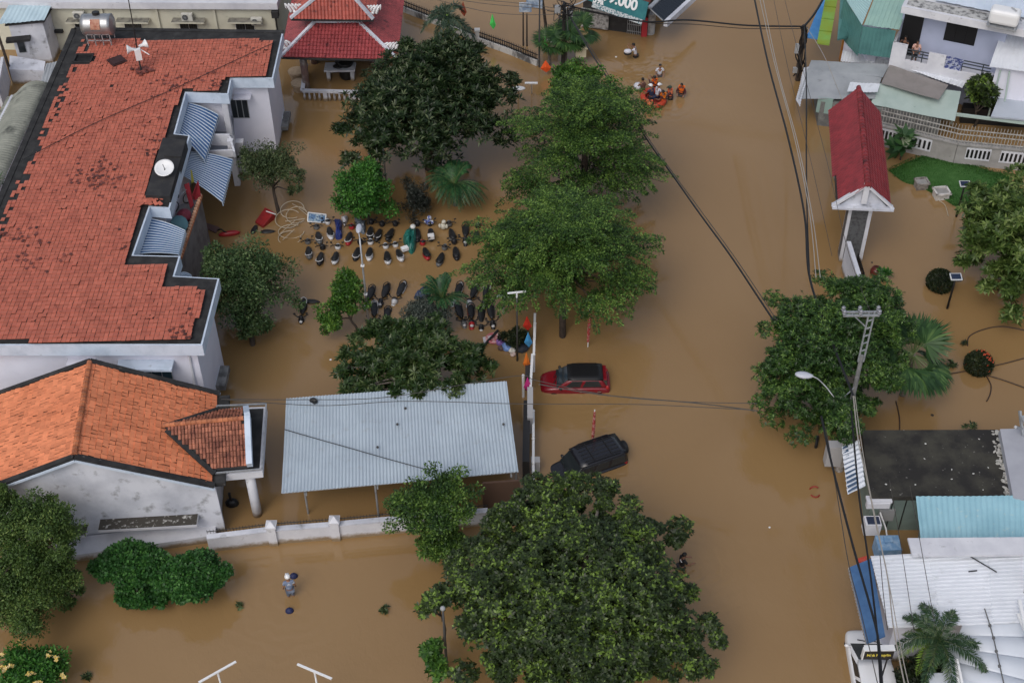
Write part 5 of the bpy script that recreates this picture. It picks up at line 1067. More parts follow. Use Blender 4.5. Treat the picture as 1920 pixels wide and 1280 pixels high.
def rosettes(lv, c, rad, n, L, k=7, W=.3, el=.35, lean=.5):
    """n rosettes of k long leaves on the skin of an ellipsoid clump"""
    d = rdir(n, .5); p = c + d * rad * (RNG.random(n) ** .3)[:, None]; ax = nrm(d * lean + np.array([0, 0, 1.]) + RNG.normal(size=(n, 3)) * .3)
    t1 = nrm(np.cross(ax, rdir(n))); t2 = np.cross(ax, t1)
    for j in range(k):
        a = 2 * math.pi * j / k + RNG.random(n) * .7; e = el + RNG.normal(size=n) * .25
        dr = (t1 * np.cos(a)[:, None] + t2 * np.sin(a)[:, None]); dd = nrm(dr * np.cos(e)[:, None] + ax * np.sin(e)[:, None]); l = L * RNG.uniform(.7, 1.2, n)
        lv.add(p, dd, nrm(ax * np.cos(e)[:, None] - dr * np.sin(e)[:, None]), l, l * W)
def ellipsoid(px, z, rw, rh, zmin=.4, depth=None):
    c = P(px[0], px[1], z); s = scl(c); v = (c - CAM).normalized(); sn = -v.z; cs = math.sqrt(1 - sn * sn)
    R_ = rw / s; H_ = rh / s; rd = R_ if depth is None else depth
    q = (H_ ** 2 - (rd * sn) ** 2) / cs ** 2
    rz = math.sqrt(q) if q > (zmin * R_) ** 2 else zmin * R_
    if q <= (zmin * R_) ** 2: rd = math.sqrt(max(.05, H_ ** 2 - (rz * cs) ** 2)) / sn
    return np.array(c), np.array([R_, rd, rz])
def limbs(c, rad, base, r, n, mat, parent, bend=.15, targets=None, name='trunk'):
    m = MB(); b = Vector(base); top = Vector(c) - Vector((0, 0, rad[2] * .35)); fork = b.lerp(top, .55) + Vector((random.gauss(0, bend), random.gauss(0, bend), 0))
    m.tube(smooth_line([b - Vector((0, 0, .5)), b.lerp(fork, .5) + Vector((random.gauss(0, bend * .6), 0, 0)), fork, top], 4), [r * (1.1 - .05 * k) for k in range(13)], 8)
    for k in range(n):
        tg = Vector(targets[k % len(targets)]) if targets is not None and len(targets) else Vector(c) + Vector(rdir(1, .3)[0] * rad * .75)
        s_ = fork.lerp(top, random.random() * .8); mid = s_.lerp(tg, .5) + Vector((random.gauss(0, .2), random.gauss(0, .2), .25)); m.tube(smooth_line([s_, mid, tg], 4), [r * (.55 - .05 * j) for j in range(9)], 5)
    return m.build(name, mat, parent, smooth=True)
def tree(name, label, cat, ells, mat, kind='scatter', nc=60, leaf=.22, per=160, csz=.28, base=None, r=.18, nl=8, group=None, bark=WOOD, lump=.22, k=7, W=.5, flat=.7, extra=(), seed=None, el=.35, up=.8, trunkname='trunk'):
    """ells: [(px, py, z, rw, rh)]: crown volumes; extra: small outlying clumps (px, py, z, r_px)"""
    global RNG
    RNG = np.random.default_rng(seed if seed is not None else abs(hash(label)) % 1000 if False else sum(map(ord, label)))
    random.seed(sum(map(ord, label))); E = [ellipsoid((e[0], e[1]), e[2], e[3], e[4]) for e in ells]; c0, r0 = E[0]
    b = Vector((c0[0], c0[1], 0)) if base is None else P(*base)
    t = empty(name, (b.x, b.y, 0), label, cat, group); lv = Leaves(); tg = []
    vol = [e[1][0] * e[1][1] for e in E]
    for (c, rad), v in zip(E, vol):
        n = max(6, int(nc * v / sum(vol))); d = rdir(n, .35); ph = RNG.random(6) * 6
        lum = 1 - lump + lump * (np.sin(d[:, 0] * 4 + ph[0]) * np.sin(d[:, 1] * 4.5 + ph[1]) + np.sin(d[:, 2] * 5 + ph[2]) * .5) + RNG.normal(size=n) * lump * .35
        rr = np.where(RNG.random(n) < .78, .84, RNG.random(n) * .7) * np.clip(lum, .45, 1.12)
        for i in range(n):
            p = c + d[i] * rad * rr[i]; s_ = csz * min(rad[0], rad[1]) * RNG.uniform(.75, 1.3); cr = np.array([s_, s_, s_ * flat]); tg.append(p)
            if p[2] < .25: p[2] = .25
            if kind == 'scatter': scatter(lv, p, cr, per, leaf, up=up, W=W)
            elif kind == 'rosette': rosettes(lv, p, cr, per, leaf, k=k, W=W, el=el)
            if RNG.random() < .0: pass
    for (x, y, z, rp) in extra:
        c = P(x, y, z); s_ = rp / scl(c); cr = np.array([s_, s_, s_ * flat]); tg.append(np.array(c))
        n = max(20, int(per * (1.0 if kind == 'scatter' else 2.4)))
        (scatter(lv, np.array(c), cr, n, leaf, up=up, W=W) if kind == 'scatter' else rosettes(lv, np.array(c), cr, n, leaf, k=k, W=W, el=el))
    lv.build('crown', mat, t)
    limbs(c0, r0, b, r, nl, bark, t, targets=[tg[i] for i in RNG.permutation(len(tg))[:nl]], name=trunkname); return t
def tier_tree(name, label, cat, px, z, rw, rh, mat, base=None, nb=46, leaf=.16, per=260, r=.2, group=None, spread=1.0):
    """layered sprays: branches leave a tall trunk and flatten outwards"""
    global RNG
    RNG = np.random.default_rng(sum(map(ord, label))); random.seed(sum(map(ord, label))); c, rad = ellipsoid(px, z, rw, rh)
    b = Vector((c[0], c[1], 0)) if base is None else P(*base); t = empty(name, (b.x, b.y, 0), label, cat, group); lv = Leaves(); m = MB()
    m.tube([b - Vector((0, 0, .5)), b.lerp(Vector(c), .6), Vector(c), Vector(c) + Vector((0, 0, rad[2] * .6))], [r, r * .85, r * .5, r * .12], 8)
    nt_ = 5
    for i in range(nb):
        ti = min(nt_ - 1, int((i / nb) ** .85 * nt_)); u = -.9 + 1.85 * ti / (nt_ - 1) + RNG.normal() * .025; az = i * 2.399 + RNG.normal() * .3
        R_ = (1.0 - .62 * max(0, (u + .25) / 1.2) ** 1.15) * (.86 if ti == 0 else 1.) * RNG.choice([.45, .8, .95, 1.05, 1.12]) + RNG.normal() * .05
        cen = np.array([math.cos(az) * rad[0] * R_, math.sin(az) * rad[1] * R_, 0]); st = Vector(c) + Vector((cen[0] * .15, cen[1] * .15, rad[2] * (u - .25))); ed = Vector(c) + Vector((cen[0], cen[1], rad[2] * u + RNG.normal() * .07))
        m.tube([st, st.lerp(ed, .5) + Vector((0, 0, .0)), ed - Vector((0, 0, .1))], [r * .22, r * .12, .015], 5); bd = np.array((ed - st).normalized()); bd[2] *= .4; bd = nrm(bd); sdv = nrm(np.cross(bd, [0, 0, 1.])); Ls = rad[0] * RNG.uniform(.42, .68)
        base = np.array(ed) - bd * Ls * .8
        for f in range(7):                                       # fingers of the spray
            a_ = (f - 3) * .27 + RNG.normal() * .07; fd = bd * math.cos(a_) + sdv * math.sin(a_); fl = Ls * (1.05 - abs(f - 3) * .13) * RNG.uniform(.8, 1.15); n = int(per * fl / 9)
            v = RNG.random(n) ** .7; wd = fl * .105 * np.sin(np.clip(v * .85 + .12, 0, 1) * math.pi) ** .7; off = RNG.normal(size=n) * .55; ss = np.cross(fd, [0, 0, 1.]); p = base + fd * (v * fl)[:, None] + ss * (off * wd)[:, None]
            p[:, 2] += RNG.normal(size=n) * .05 + .10 * np.sin(v * 3) - .30 * np.clip(v - .6, 0, 1) ** 1.5 * fl - abs(f - 3) * .05 * v - np.abs(off) * wd * .25
            dd = nrm(fd * .7 + ss * np.sign(off)[:, None] * .8 + RNG.normal(size=(n, 3)) * .3); nn = nrm(np.array([0, 0, 1.]) + RNG.normal(size=(n, 3)) * .35); l = leaf * RNG.uniform(.6, 1.3, n); lv.add(p, dd, nn, l, l * .55)
    lv.build('crown', mat, t); m.build('trunk', WOOD, t, smooth=True); return t
def feather(lv, st, d, L, droop, lw, n=26, up=.3, w=.055, hang=.25, plume=0):
    """one feather frond along a drooping midrib; returns the midrib"""
    d = np.array(d) / np.linalg.norm(d); pts = []; v = np.linspace(0, 1, n); p = np.array(st)[None] + d[None] * (v * L)[:, None] + np.array([0, 0, 1.])[None] * (up * L * np.sin(v * 2) * .5 - droop * L * v ** 2.2)[:, None]
    tan = nrm(np.gradient(p, axis=0)); sdv = nrm(np.cross(tan, np.array([0, 0, 1.]))); l = lw * np.sin(np.clip(v * .9 + .12, 0, 1) * math.pi) ** .6 * RNG.uniform(.85, 1.1, n)
    for s_ in (-1, 1):
        dd = nrm(sdv * s_ + tan * .55 + np.array([0, 0, -hang]) + RNG.normal(size=(n, 3)) * .1); lv.add(p, dd, nrm(np.cross(sdv, tan) * 1 + sdv * s_ * .4 + np.array([0, 0, .3])), l, np.full(n, w))
    for _ in range(plume):           # bottle-brush fronds: leaflets all round the midrib
        a_ = RNG.random(n) * 6.28; up_ = np.cross(tan, sdv); q_ = sdv * np.cos(a_)[:, None] + up_ * np.sin(a_)[:, None]; lv.add(p, nrm(q_ + tan * .8 + np.array([0, 0, -.3])), nrm(RNG.normal(size=(n, 3))), l * .85, np.full(n, w))
    return [Vector(q) for q in p[::5]]
def palm(name, label, base, ytop, nf, L, mat, droop=.75, lw=.5, r=.14, bark=BARKG, trunkmat=None, tilt=(.1, .9), group=None, z=None, n=30, w=.06, shaft=None, plume=0):
    global RNG
    RNG = np.random.default_rng(sum(map(ord, label))); b = P(*base); h = z if z else hgt(b, ytop); t = empty(name, b, label, 'palm', group); c = b + Vector((0, 0, h))
    m = MB(); m.tube([b - Vector((0, 0, .5)), b + Vector((.05, 0, h * .5)), c], [r * 1.2, r, r * .8], 10); m.build('trunk', bark, t, smooth=True); lv = Leaves(); rb = MB()
    for i in range(nf):
        az = i * 2.399; e = tilt[0] + (tilt[1] - tilt[0]) * ((i * .618) % 1); dd = (math.cos(az) * math.cos(e), math.sin(az) * math.cos(e), math.sin(e)); rb.tube(feather(lv, c, dd, L * RNG.uniform(.85, 1.1), droop * RNG.uniform(.8, 1.2), lw, n=n, w=w, plume=plume), .014, 4)
    lv.build('crown', mat, t); rb.build('fronds', M('frond midrib', (.14, .17, .05)), t)
    if shaft: s_ = MB(); s_.tube([c - Vector((0, 0, .9)), c - Vector((0, 0, .4)), c + Vector((0, 0, .1))], [r * .9, r * 1.1, r * .5], 10); s_.build('crownshaft', M('pale green crownshaft', (.2, .34, .06), rough=.4), t, smooth=True)
    return t
def fan_palm(name, label, base, z, nf, L, mat, group=None, r=.14, rad=.9, e0=-.1):
    global RNG
    RNG = np.random.default_rng(sum(map(ord, label))); b = P(*base); t = empty(name, b, label, 'palm', group); c = b + Vector((0, 0, z)); m = MB(); m.tube([b - Vector((0, 0, .5)), c], [r, r * .8], 9); m.build('trunk', BARKG, t); lv = Leaves(); pt = MB()
    for i in range(nf):
        az = i * 2.399 + .3; e = e0 + 1.2 * ((i * .618) % 1); d = np.array([math.cos(az) * math.cos(e), math.sin(az) * math.cos(e), math.sin(e)]); hub = np.array(c) + d * L * .62 - np.array([0, 0, .12 * L]); pt.tube([c, Vector(hub)], .022, 4)
        s1 = nrm(np.cross(d, [0, 0, 1.])); k = 22; a = np.linspace(-1.9, 1.9, k) + RNG.normal(size=k) * .04; dd = d[None] * np.cos(a)[:, None] + s1[None] * np.sin(a)[:, None]; dd[:, 2] -= .28
        nn = np.tile(np.cross(s1, d), (k, 1)); nn = nrm(nn + RNG.normal(size=(k, 3)) * .15); l = rad * (1 - .18 * np.abs(a) / 1.9) * RNG.uniform(.9, 1.05, k); lv.add(np.tile(hub, (k, 1)), dd, nn, l, np.full(k, .1 * rad))
    lv.build('crown', mat, t); pt.build('petioles', M('frond midrib'), t); return t
DK = leafmat('deep green leathery leaves', (.010, .022, .008), (.028, .056, .016), (.13, .16, .08), .38)
MD = leafmat('mid green feathery leaves', (.012, .036, .009), (.07, .145, .024), (.17, .28, .055), .5)
BR_ = leafmat('fresh bright green leaves', (.018, .075, .012), (.05, .17, .022), (.10, .25, .04), .5)
BR2 = leafmat('yellowish green leaves', (.025, .075, .012), (.065, .16, .02), (.13, .24, .035), .5)
GY = leafmat('grey green leaves', (.028, .062, .020), (.075, .135, .044), (.15, .21, .08), .5)
OL = leafmat('dull olive leaves', (.025, .042, .016), (.066, .1, .036), (.13, .17, .07), .5)
SG = leafmat('silver grey sage leaves', (.035, .05, .04), (.095, .12, .10), (.17, .19, .16), .6)
BIGT = leafmat('dark glossy almond leaves', (.016, .028, .010), (.048, .078, .022), (.17, .27, .045), .4)
BIG2 = leafmat('brownish dark almond leaves', (.020, .026, .012), (.04, .058, .022), (.085, .095, .04), .45)
FR_ = leafmat('frangipani leaves', (.03, .06, .012), (.085, .14, .03), (.2, .27, .08), .4)
PLM = leafmat('palm leaflets', (.018, .05, .016), (.045, .105, .03), (.10, .18, .05), .4)
PLG = leafmat('grey palm leaflets', (.02, .045, .028), (.045, .08, .05), (.10, .14, .09), .45)
VIN = leafmat('vivid vine leaves', (.014, .055, .012), (.034, .12, .022), (.075, .2, .04), .5)
TOP = leafmat('dark clipped leaves', (.008, .016, .006), (.022, .035, .012), (.05, .06, .02), .5)
LIM = leafmat('lime green leaves', (.08, .16, .02), (.16, .27, .03), (.22, .33, .05), .5)
# big dark tree in the yard
tree('broadleaf_tree', 'large rounded dark green tree with long leathery leaves in the middle of the flooded yard', 'tree', [(800, 205, 4.6, 155, 122), (830, 130, 6.6, 95, 60), (720, 230, 3.6, 80, 90), (900, 190, 4.8, 70, 80)], DK, 'rosette', nc=300, leaf=.42, per=15, csz=.22, r=.35, nl=14, k=8, W=.26, lump=.16, el=.5,
     extra=[(762, 85, 7.5, 14), (895, 95, 7, 14), (640, 245, 3.6, 16), (655, 300, 2.4, 18), (960, 150, 5, 16), (945, 260, 3, 22), (700, 325, 1.6, 20)])
# layered street trees
SG_ = 'layered trees along the road edge'
tier_tree('street_tree', 'upper of the two big layered green street trees beside the road, behind the other', 'tree', (1098, 250), 5.4, 155, 114, MD, nb=84, leaf=.13, per=760, group=SG_, r=.24)
tier_tree('street_tree', 'lower layered green street tree beside the road with its dark trunk standing in water', 'tree', (1055, 455), 5.2, 172, 120, MD, base=(1055, 634), nb=92, leaf=.13, per=760, group=SG_, r=.2)
tree('street_tree', 'pale leafy sapling crown rising between the fan palms and the layered street trees', 'tree', [(1080, 150, 5.4, 75, 34)], BR2, 'scatter', nc=50, leaf=.2, per=120, extra=[(1150, 152, 5, 16), (1160, 175, 4.6, 14)], group=SG_, r=.12)
fan_palm('fan_palm', 'dark fan palm with tall fronds below the cable knot near the top', (1060, 118), 2.0, 26, 1.1, PLM, rad=1.15, group='fan palms at the top of the street trees')
fan_palm('fan_palm', 'broader fan palm spreading right beside the cream spirit house', (1082, 112), 2.4, 24, 1.3, PLM, rad=1.15, group='fan palms at the top of the street trees')
fan_palm('fan_palm', 'low fan palm spreading left over the end of the spiked fence', (1030, 122), 1.8, 20, 1.0, PLM, rad=1.0, group='fan palms at the top of the street trees')
palm('royal_palm', 'royal palm with a lime green crownshaft at the top edge behind the big dark tree', (843, 118), 30, 8, 2.2, PLG, droop=.9, lw=.6, r=.16, shaft=True, n=60, w=.06, plume=2, group='palms behind the big dark tree', tilt=(-.2, .8))
palm('royal_palm', 'young yellow green palm drooping just above the big dark tree', (843, 130), 66, 6, 1.5, LIM, droop=1.0, lw=.45, r=.08, group='palms behind the big dark tree', tilt=(0, .5))
# yard trees
tree('olive_tree', 'small sparse olive green tree with a forked dark trunk beside the blue awnings', 'tree', [(508, 308, 3.2, 68, 52), (555, 345, 2.4, 28, 48), (470, 305, 3.2, 38, 36)], OL, 'scatter', nc=105, leaf=.15, per=105, csz=.25, base=(524, 400), r=.13, nl=10, lump=.3)
tree('round_tree', 'bright green round bushy tree in the middle of the yard above the parked motorbikes', 'tree', [(684, 362, 2.4, 60, 56)], BR_, 'scatter', nc=80, leaf=.19, per=170, csz=.26, r=.12, lump=.2, extra=[(640, 330, 2.6, 16), (735, 395, 1.8, 18), (690, 310, 3.2, 16)])
tree('grey_shrub', 'dark grey leafless looking shrub between the round tree and the drooping fern palm', 'shrub', [(776, 372, 1.4, 36, 42)], leafmat('dusty dark leaves', (.012, .016, .012), (.035, .042, .034), (.08, .09, .075)), 'scatter', nc=50, leaf=.17, per=110, W=.25, r=.08)
RNG = np.random.default_rng(5)
def fern(label, base, z, nf, L, mat, n=34, name='fern_palm', droop=.7, lw=.3, tilt=(.15, 1.1), w=.06):
    return palm(name, label, base, None, nf, L, mat, droop=droop, lw=lw, r=.12, z=z, n=n, tilt=tilt, w=w, group='fern palms in the yard')
fern('wide fern-like palm with arching fronds just below the big dark tree', (853, 385), 1.7, 46, 2.3, leafmat('sago fronds', (.012, .05, .02), (.03, .10, .035), (.06, .16, .05)), lw=.36)
fern('fern-like palm with upright fronds behind the silver grey shrub', (832, 600), 1.6, 26, 2.0, leafmat('sago fronds'), tilt=(.5, 1.35), droop=.5, lw=.3)
tree('bushy_tree', 'dense grey green tree leaning over the water beside the lower blue awning', 'tree', [(462, 530, 2.8, 104, 88), (470, 605, 1.4, 50, 38), (405, 505, 3.2, 50, 55)], GY, 'scatter', nc=150, leaf=.18, per=150, csz=.2, r=.16, base=(474, 652), extra=[(545, 500, 2.6, 22), (560, 570, 1.8, 12)])
tree('small_tree', 'small bright green tree with a thin bent dark trunk beside the slim lamp pole', 'tree', [(642, 555, 2.4, 40, 44), (655, 525, 3.0, 30, 26), (620, 600, 1.5, 30, 30)], BR2, 'scatter', nc=75, leaf=.19, per=120, csz=.3, base=(671, 630), r=.09, nl=7, lump=.3, extra=[(600, 580, 2.0, 14), (684, 570, 2, 12)])
tree('silver_shrub', 'rounded silver grey shrub among the motorbikes of the lower yard', 'shrub', [(796, 590, 1.5, 46, 38)], SG, 'scatter', nc=60, leaf=.17, per=170, csz=.28, W=.28, r=.08)
tree('frangipani_tree', 'wide dark frangipani-like tree overhanging the rear edge of the zinc shelter roof', 'tree', [(785, 672, 3.0, 110, 66), (695, 692, 2.6, 58, 46), (880, 685, 2.8, 48, 45), (850, 732, 2.8, 46, 32), (720, 618, 3.2, 48, 32), (785, 628, 3.6, 75, 40), (690, 728, 2.6, 42, 30), (780, 735, 2.8, 60, 30)], leafmat('dark frangipani leaves', (.014, .034, .009), (.04, .078, .018), (.12, .16, .06), .35), 'rosette', nc=280, leaf=.36, per=7, csz=.22, r=.16, nl=16, k=9, W=.28, el=.4, extra=[(648, 664, 2.8, 14), (655, 728, 2.6, 18), (915, 690, 2.8, 16), (700, 740, 2.6, 18), (668, 640, 3, 18), (640, 700, 2.7, 14)], bark=BARKG)
tree('low_shrub', 'low dark shrub in the corner by the road fence and the slim grey lamp pole', 'shrub', [(965, 632, .8, 30, 16)], TOP, 'scatter', nc=30, leaf=.16, per=90, r=.05)
# trees below
tree('feathery_tree', 'mid green feathery tree overlapping the front edge of the zinc shelter roof', 'tree', [(812, 945, 3.2, 92, 66), (832, 1018, 1.8, 66, 42)], MD, 'scatter', nc=150, leaf=.15, per=190, csz=.24, r=.13, flat=.4, up=1.2, extra=[(812, 880, 4.2, 20), (862, 885, 4.2, 18), (735, 985, 2.4, 20), (890, 920, 3, 20)])
tree('almond_tree', 'very large dark green broadleaf tree filling the lower middle of the picture', 'tree', [(1075, 1115, 3.8, 235, 185), (1000, 985, 4.2, 100, 85), (1230, 1210, 2.8, 105, 85), (930, 1075, 3.2, 110, 95), (1060, 1235, 3.0, 190, 90), (1180, 1020, 3.6, 85, 75), (1085, 938, 4.4, 88, 46)], BIGT, 'rosette', nc=880, leaf=.195, per=33, csz=.13, r=.4, nl=26, k=6, W=.5, lump=.14, el=.3, bark=BARKG,
     extra=[(1275, 990, 3.4, 26), (1265, 1010, 3.2, 20), (1290, 1110, 3.0, 22), (1345, 1200, 2.6, 18), (1325, 1250, 2.4, 22), (880, 1180, 2.6, 22), (1000, 905, 4.6, 22), (1110, 910, 4.2, 30), (1180, 950, 3.8, 26), (830, 1110, 2.8, 20), (1330, 1170, 2.8, 24), (870, 1260, 2.2, 28), (1040, 908, 4.6, 24), (1078, 902, 4.4, 22), (1140, 915, 4.2, 22), (1020, 930, 4.5, 26)])
tree('almond_tree', 'small leafy top of a thin-stemmed sapling left of the huge broadleaf tree', 'tree', [(818, 1130, 3.6, 30, 22)], BIGT, 'rosette', nc=14, leaf=.26, per=12, csz=.4, base=(838, 1260), r=.07, nl=3, k=6, W=.5, extra=[(795, 1140, 3.6, 16), (845, 1118, 3.6, 14)])
tree('almond_tree', 'lower tuft of bright broad leaves left of the huge tree near the bottom edge', 'tree', [(812, 1225, 2.2, 28, 26)], BR2, 'rosette', nc=16, leaf=.25, per=12, csz=.4, r=.06, nl=3, k=6, W=.5, extra=[(822, 1262, 1.8, 20)])
tree('corner_tree', 'tall hazy green tree with tiny leaves at the left edge below the orange-roofed house', 'tree', [(60, 990, 4.0, 92, 75), (40, 1100, 2.4, 110, 100), (110, 1070, 2.6, 55, 100), (0, 945, 4.6, 50, 40)], leafmat('fine hazy leaves', (.03, .062, .014), (.08, .145, .03), (.16, .23, .055), .55), 'scatter', nc=330, leaf=.13, per=260, csz=.2, r=.2, extra=[(120, 960, 4, 22), (140, 1090, 2.4, 18)])
tree('flowering_shrub', 'green shrub dotted with yellow flowers in the bottom left corner', 'shrub', [(60, 1255, 1.5, 72, 58)], BR_, 'scatter', nc=90, leaf=.17, per=130, csz=.24, r=.1, extra=[(115, 1250, 1.2, 16)])
sh = bpy.data.objects['flowering_shrub']; lv = Leaves(); RNG = np.random.default_rng(3); c, rad = ellipsoid((60, 1255), 1.5, 70, 56)
for k in range(14):
    d = rdir(1, .8)[0]; d[1] -= .3; rosettes(lv, c + d / np.linalg.norm(d) * rad * 1.0, np.array([.16, .16, .1]), 4, .13, k=5, W=.7)
lv.build('flowers', M('yellow petals', (.62, .45, .10), (.6, .5, .3), 8), sh)['kind'] = 'stuff'
# mound of vines
def mound(label, ells, mat, name, nc, leaf, per, csz, group=None):
    return tree(name, label, 'shrub', ells, mat, 'scatter', nc=nc, leaf=leaf, per=per, csz=csz, r=.12, flat=.6, lump=.1, nl=4, up=1.4, W=.75, group=group)
mound('left lobe of the vivid green vine mound before the orange-roofed house', [(248, 1058, 1.5, 78, 45), (260, 1105, .8, 45, 32)], VIN, 'vine_mound', 130, .16, 230, .26, 'vine mounds')
mound('right lobe of the vivid green vine mound, nearest the compound wall', [(360, 1078, 1.4, 70, 48), (325, 1110, .8, 40, 28)], VIN, 'vine_mound', 120, .16, 230, .26, 'vine mounds')
# right side
tree('roadside_tree', 'dark green roadside tree on the right, wrapped round the electric pole', 'tree', [(1560, 640, 4.2, 115, 105), (1500, 715, 2.8, 92, 88), (1600, 560, 5.2, 85, 50), (1560, 760, 2.2, 85, 55), (1645, 670, 3.4, 60, 90), (1500, 600, 4.4, 60, 50), (1650, 570, 4.6, 50, 45), (1668, 640, 3.8, 50, 85), (1650, 720, 3.4, 48, 55)], leafmat('mixed dark roadside leaves', (.014, .036, .010), (.046, .105, .021), (.14, .24, .05), .4), 'rosette', nc=560, leaf=.19, per=27, csz=.19, r=.25, nl=14, k=6, W=.36, lump=.16, el=.3, bark=BARKG,
     extra=[(1432, 700, 3, 24), (1438, 620, 4, 22), (1500, 815, 1.6, 28), (1450, 785, 1.8, 24), (1545, 522, 5.4, 24), (1650, 530, 5.2, 22), (1425, 755, 2.4, 22), (1580, 815, 1.4, 26), (1450, 560, 4.6, 20), (1590, 762, 5.0, 22), (1578, 785, 4.6, 22), (1602, 800, 4.0, 20), (1570, 745, 5.0, 20), (1585, 820, 3.0, 18)])
fan_palm('fan_palm', 'large dark fan palm behind the electric pole with pointed fans over the garden water', (1692, 740), 3.0, 40, 1.6, PLM, rad=1.75, r=.18, e0=-.35)
tree('plumeria_tree', 'light green tree with long star-shaped leaf clusters at the right edge above the garden', 'tree', [(1895, 440, 3.2, 100, 100), (1915, 520, 2.2, 60, 60), (1850, 410, 3.4, 50, 50)], FR_, 'rosette', nc=170, leaf=.42, per=11, csz=.2, r=.2, nl=12, k=9, W=.3, el=.35, lump=.14, bark=BARKG, extra=[(1805, 490, 2.4, 10), (1850, 540, 1.8, 16), (1900, 590, 1.4, 20), (1910, 330, 5, 26), (1830, 360, 4, 20)])
def topiary(px, rp, label, flowers=None):
    global RNG
    RNG = np.random.default_rng(int(px[0])); b = P(px[0], px[1] + 10, 0); t = empty('topiary_ball', b, label, 'shrub', 'clipped balls in the flooded garden'); s_ = scl(b); R_ = rp / s_; c = np.array(b) + np.array([0, 0, R_ * .55]); lv = Leaves(); n = 5200
    d = rdir(n, .3); lv.add(c + d * R_ * RNG.uniform(.86, 1.0, n)[:, None] * np.array([1, 1, .86]), nrm(d * .6 + RNG.normal(size=(n, 3)) * .6), nrm(d + RNG.normal(size=(n, 3)) * .5), RNG.uniform(.08, .14, n), RNG.uniform(.05, .08, n)); lv.build('crown', TOP, t)
    if flowers:
        lv = Leaves(); n = 26; d = nrm(rdir(n, .9) + np.array([.5, 0, .3])); 
        for j in range(4): lv.add(c + d * R_ * 1.0, nrm(d * .3 + RNG.normal(size=(n, 3))), d, np.full(n, .09), np.full(n, .07))
        lv.build('flowers', M('coral petals', (.55, .08, .03)), t)['kind'] = 'stuff'
    m = MB(); m.tube([b - Vector((0, 0, .6)), Vector(c)], .07); m.build('stem', WOOD, t); return t
topiary((1760, 528), 25, 'dark clipped ball shrub in the water beside the lower solar lamp'); topiary((1832, 682), 26, 'dark clipped ball shrub dotted with coral red flowers', True)
def leafy(name, label, px, z, rp, n, L, mat, W=.5, cat='plant', group=None, el=.6):
    global RNG
    RNG = np.random.default_rng(sum(map(ord, label))); b = P(*px); t = empty(name, b, label, cat, group); lv = Leaves(); s_ = scl(b); r = rp / s_
    rosettes(lv, np.array(b) + np.array([0, 0, z]), np.array([r, r, z * .8]), n, L, k=8, W=W, el=el); lv.build('leaves', mat, t); m = MB(); m.tube([b - Vector((0, 0, .4)), b + Vector((0, 0, z))], .05); m.build('stem', WOOD, t); return t
leafy('bird_nest_fern', 'big-leaved pale edged plant at the foot of the concrete fence beside the gate', (1688, 300), 1.0, 20, 9, .95, leafmat('variegated leaves', (.02, .06, .02), (.05, .12, .035), (.35, .38, .28), .4), .42)
leafy('potted_plant', 'small green plant floating beside the round red pot', (1659, 522), .3, 10, 9, .4, BR_, .3)
tree('yard_tree', 'dark glossy small tree between the patched shed roofs and the right edge', 'tree', [(1840, 175, 2.6, 33, 34)], BIGT, 'rosette', nc=40, leaf=.34, per=12, csz=.3, r=.1, k=7, W=.5)
leafy('edge_shrub', 'tuft of dark leaves at the left edge beside the red roof', (4, 400), 1.8, 22, 26, .6, PLM, .14)
leafy('roof_weed', 'small green weed at the rear edge of the black mouldy roof', (1812, 818), .5, 16, 16, .22, OL, .4)
leafy('edge_shrub', 'small potted bush on the white roof ledge at the right edge', (1908, 1195), 2.9, 18, 30, .3, OL, .45)
leafy('floating_weed', 'clump of floating green weed in the water left of the huge tree', (722, 1144), .05, 9, 10, .2, OL, .4, group='floating weed clumps')
leafy('floating_weed', 'small floating weed tuft to the right of the vine mound', (449, 1137), .05, 5, 6, .2, OL, .4, group='floating weed clumps')
leafy('floating_weed', 'floating weed tuft at the bottom edge near the yellow-flowered shrub', (163, 1270), .05, 6, 7, .22, OL, .4, group='floating weed clumps')
leafy('floating_weed', 'brownish drifting weed left of the flowering clipped ball', (1778, 684), .08, 14, 14, .22, OL, .35, group='floating weed clumps')
leafy('floating_weed', 'dark drifting twigs above the flowering clipped ball', (1808, 645), .05, 6, 8, .22, TOP, .2, group='floating weed clumps')
palm('feather_palm', 'feather palm with grey green arching fronds in front of the white roofs at lower right', (1730, 1285), None, 8, 2.3, leafmat('dark plume leaflets', (.016, .046, .018), (.042, .09, .036), (.12, .17, .085), .4), droop=.62, lw=.5, r=.15, z=3.5, n=60, tilt=(-.05, .9), w=.045, plume=3)
palm('feather_palm', 'small bright yellow green palm under the grey green feather palm', (1716, 1275), None, 8, 1.2, LIM, droop=1.0, lw=.4, r=.08, z=3.0, n=34, tilt=(-.2, .7), w=.04)
tree('dark_shrub', 'dark tangled shrubbery behind the black signboard under the palm', 'shrub', [(1735, 1262, .9, 70, 45)], TOP, 'scatter', nc=60, leaf=.2, per=110, r=.06)
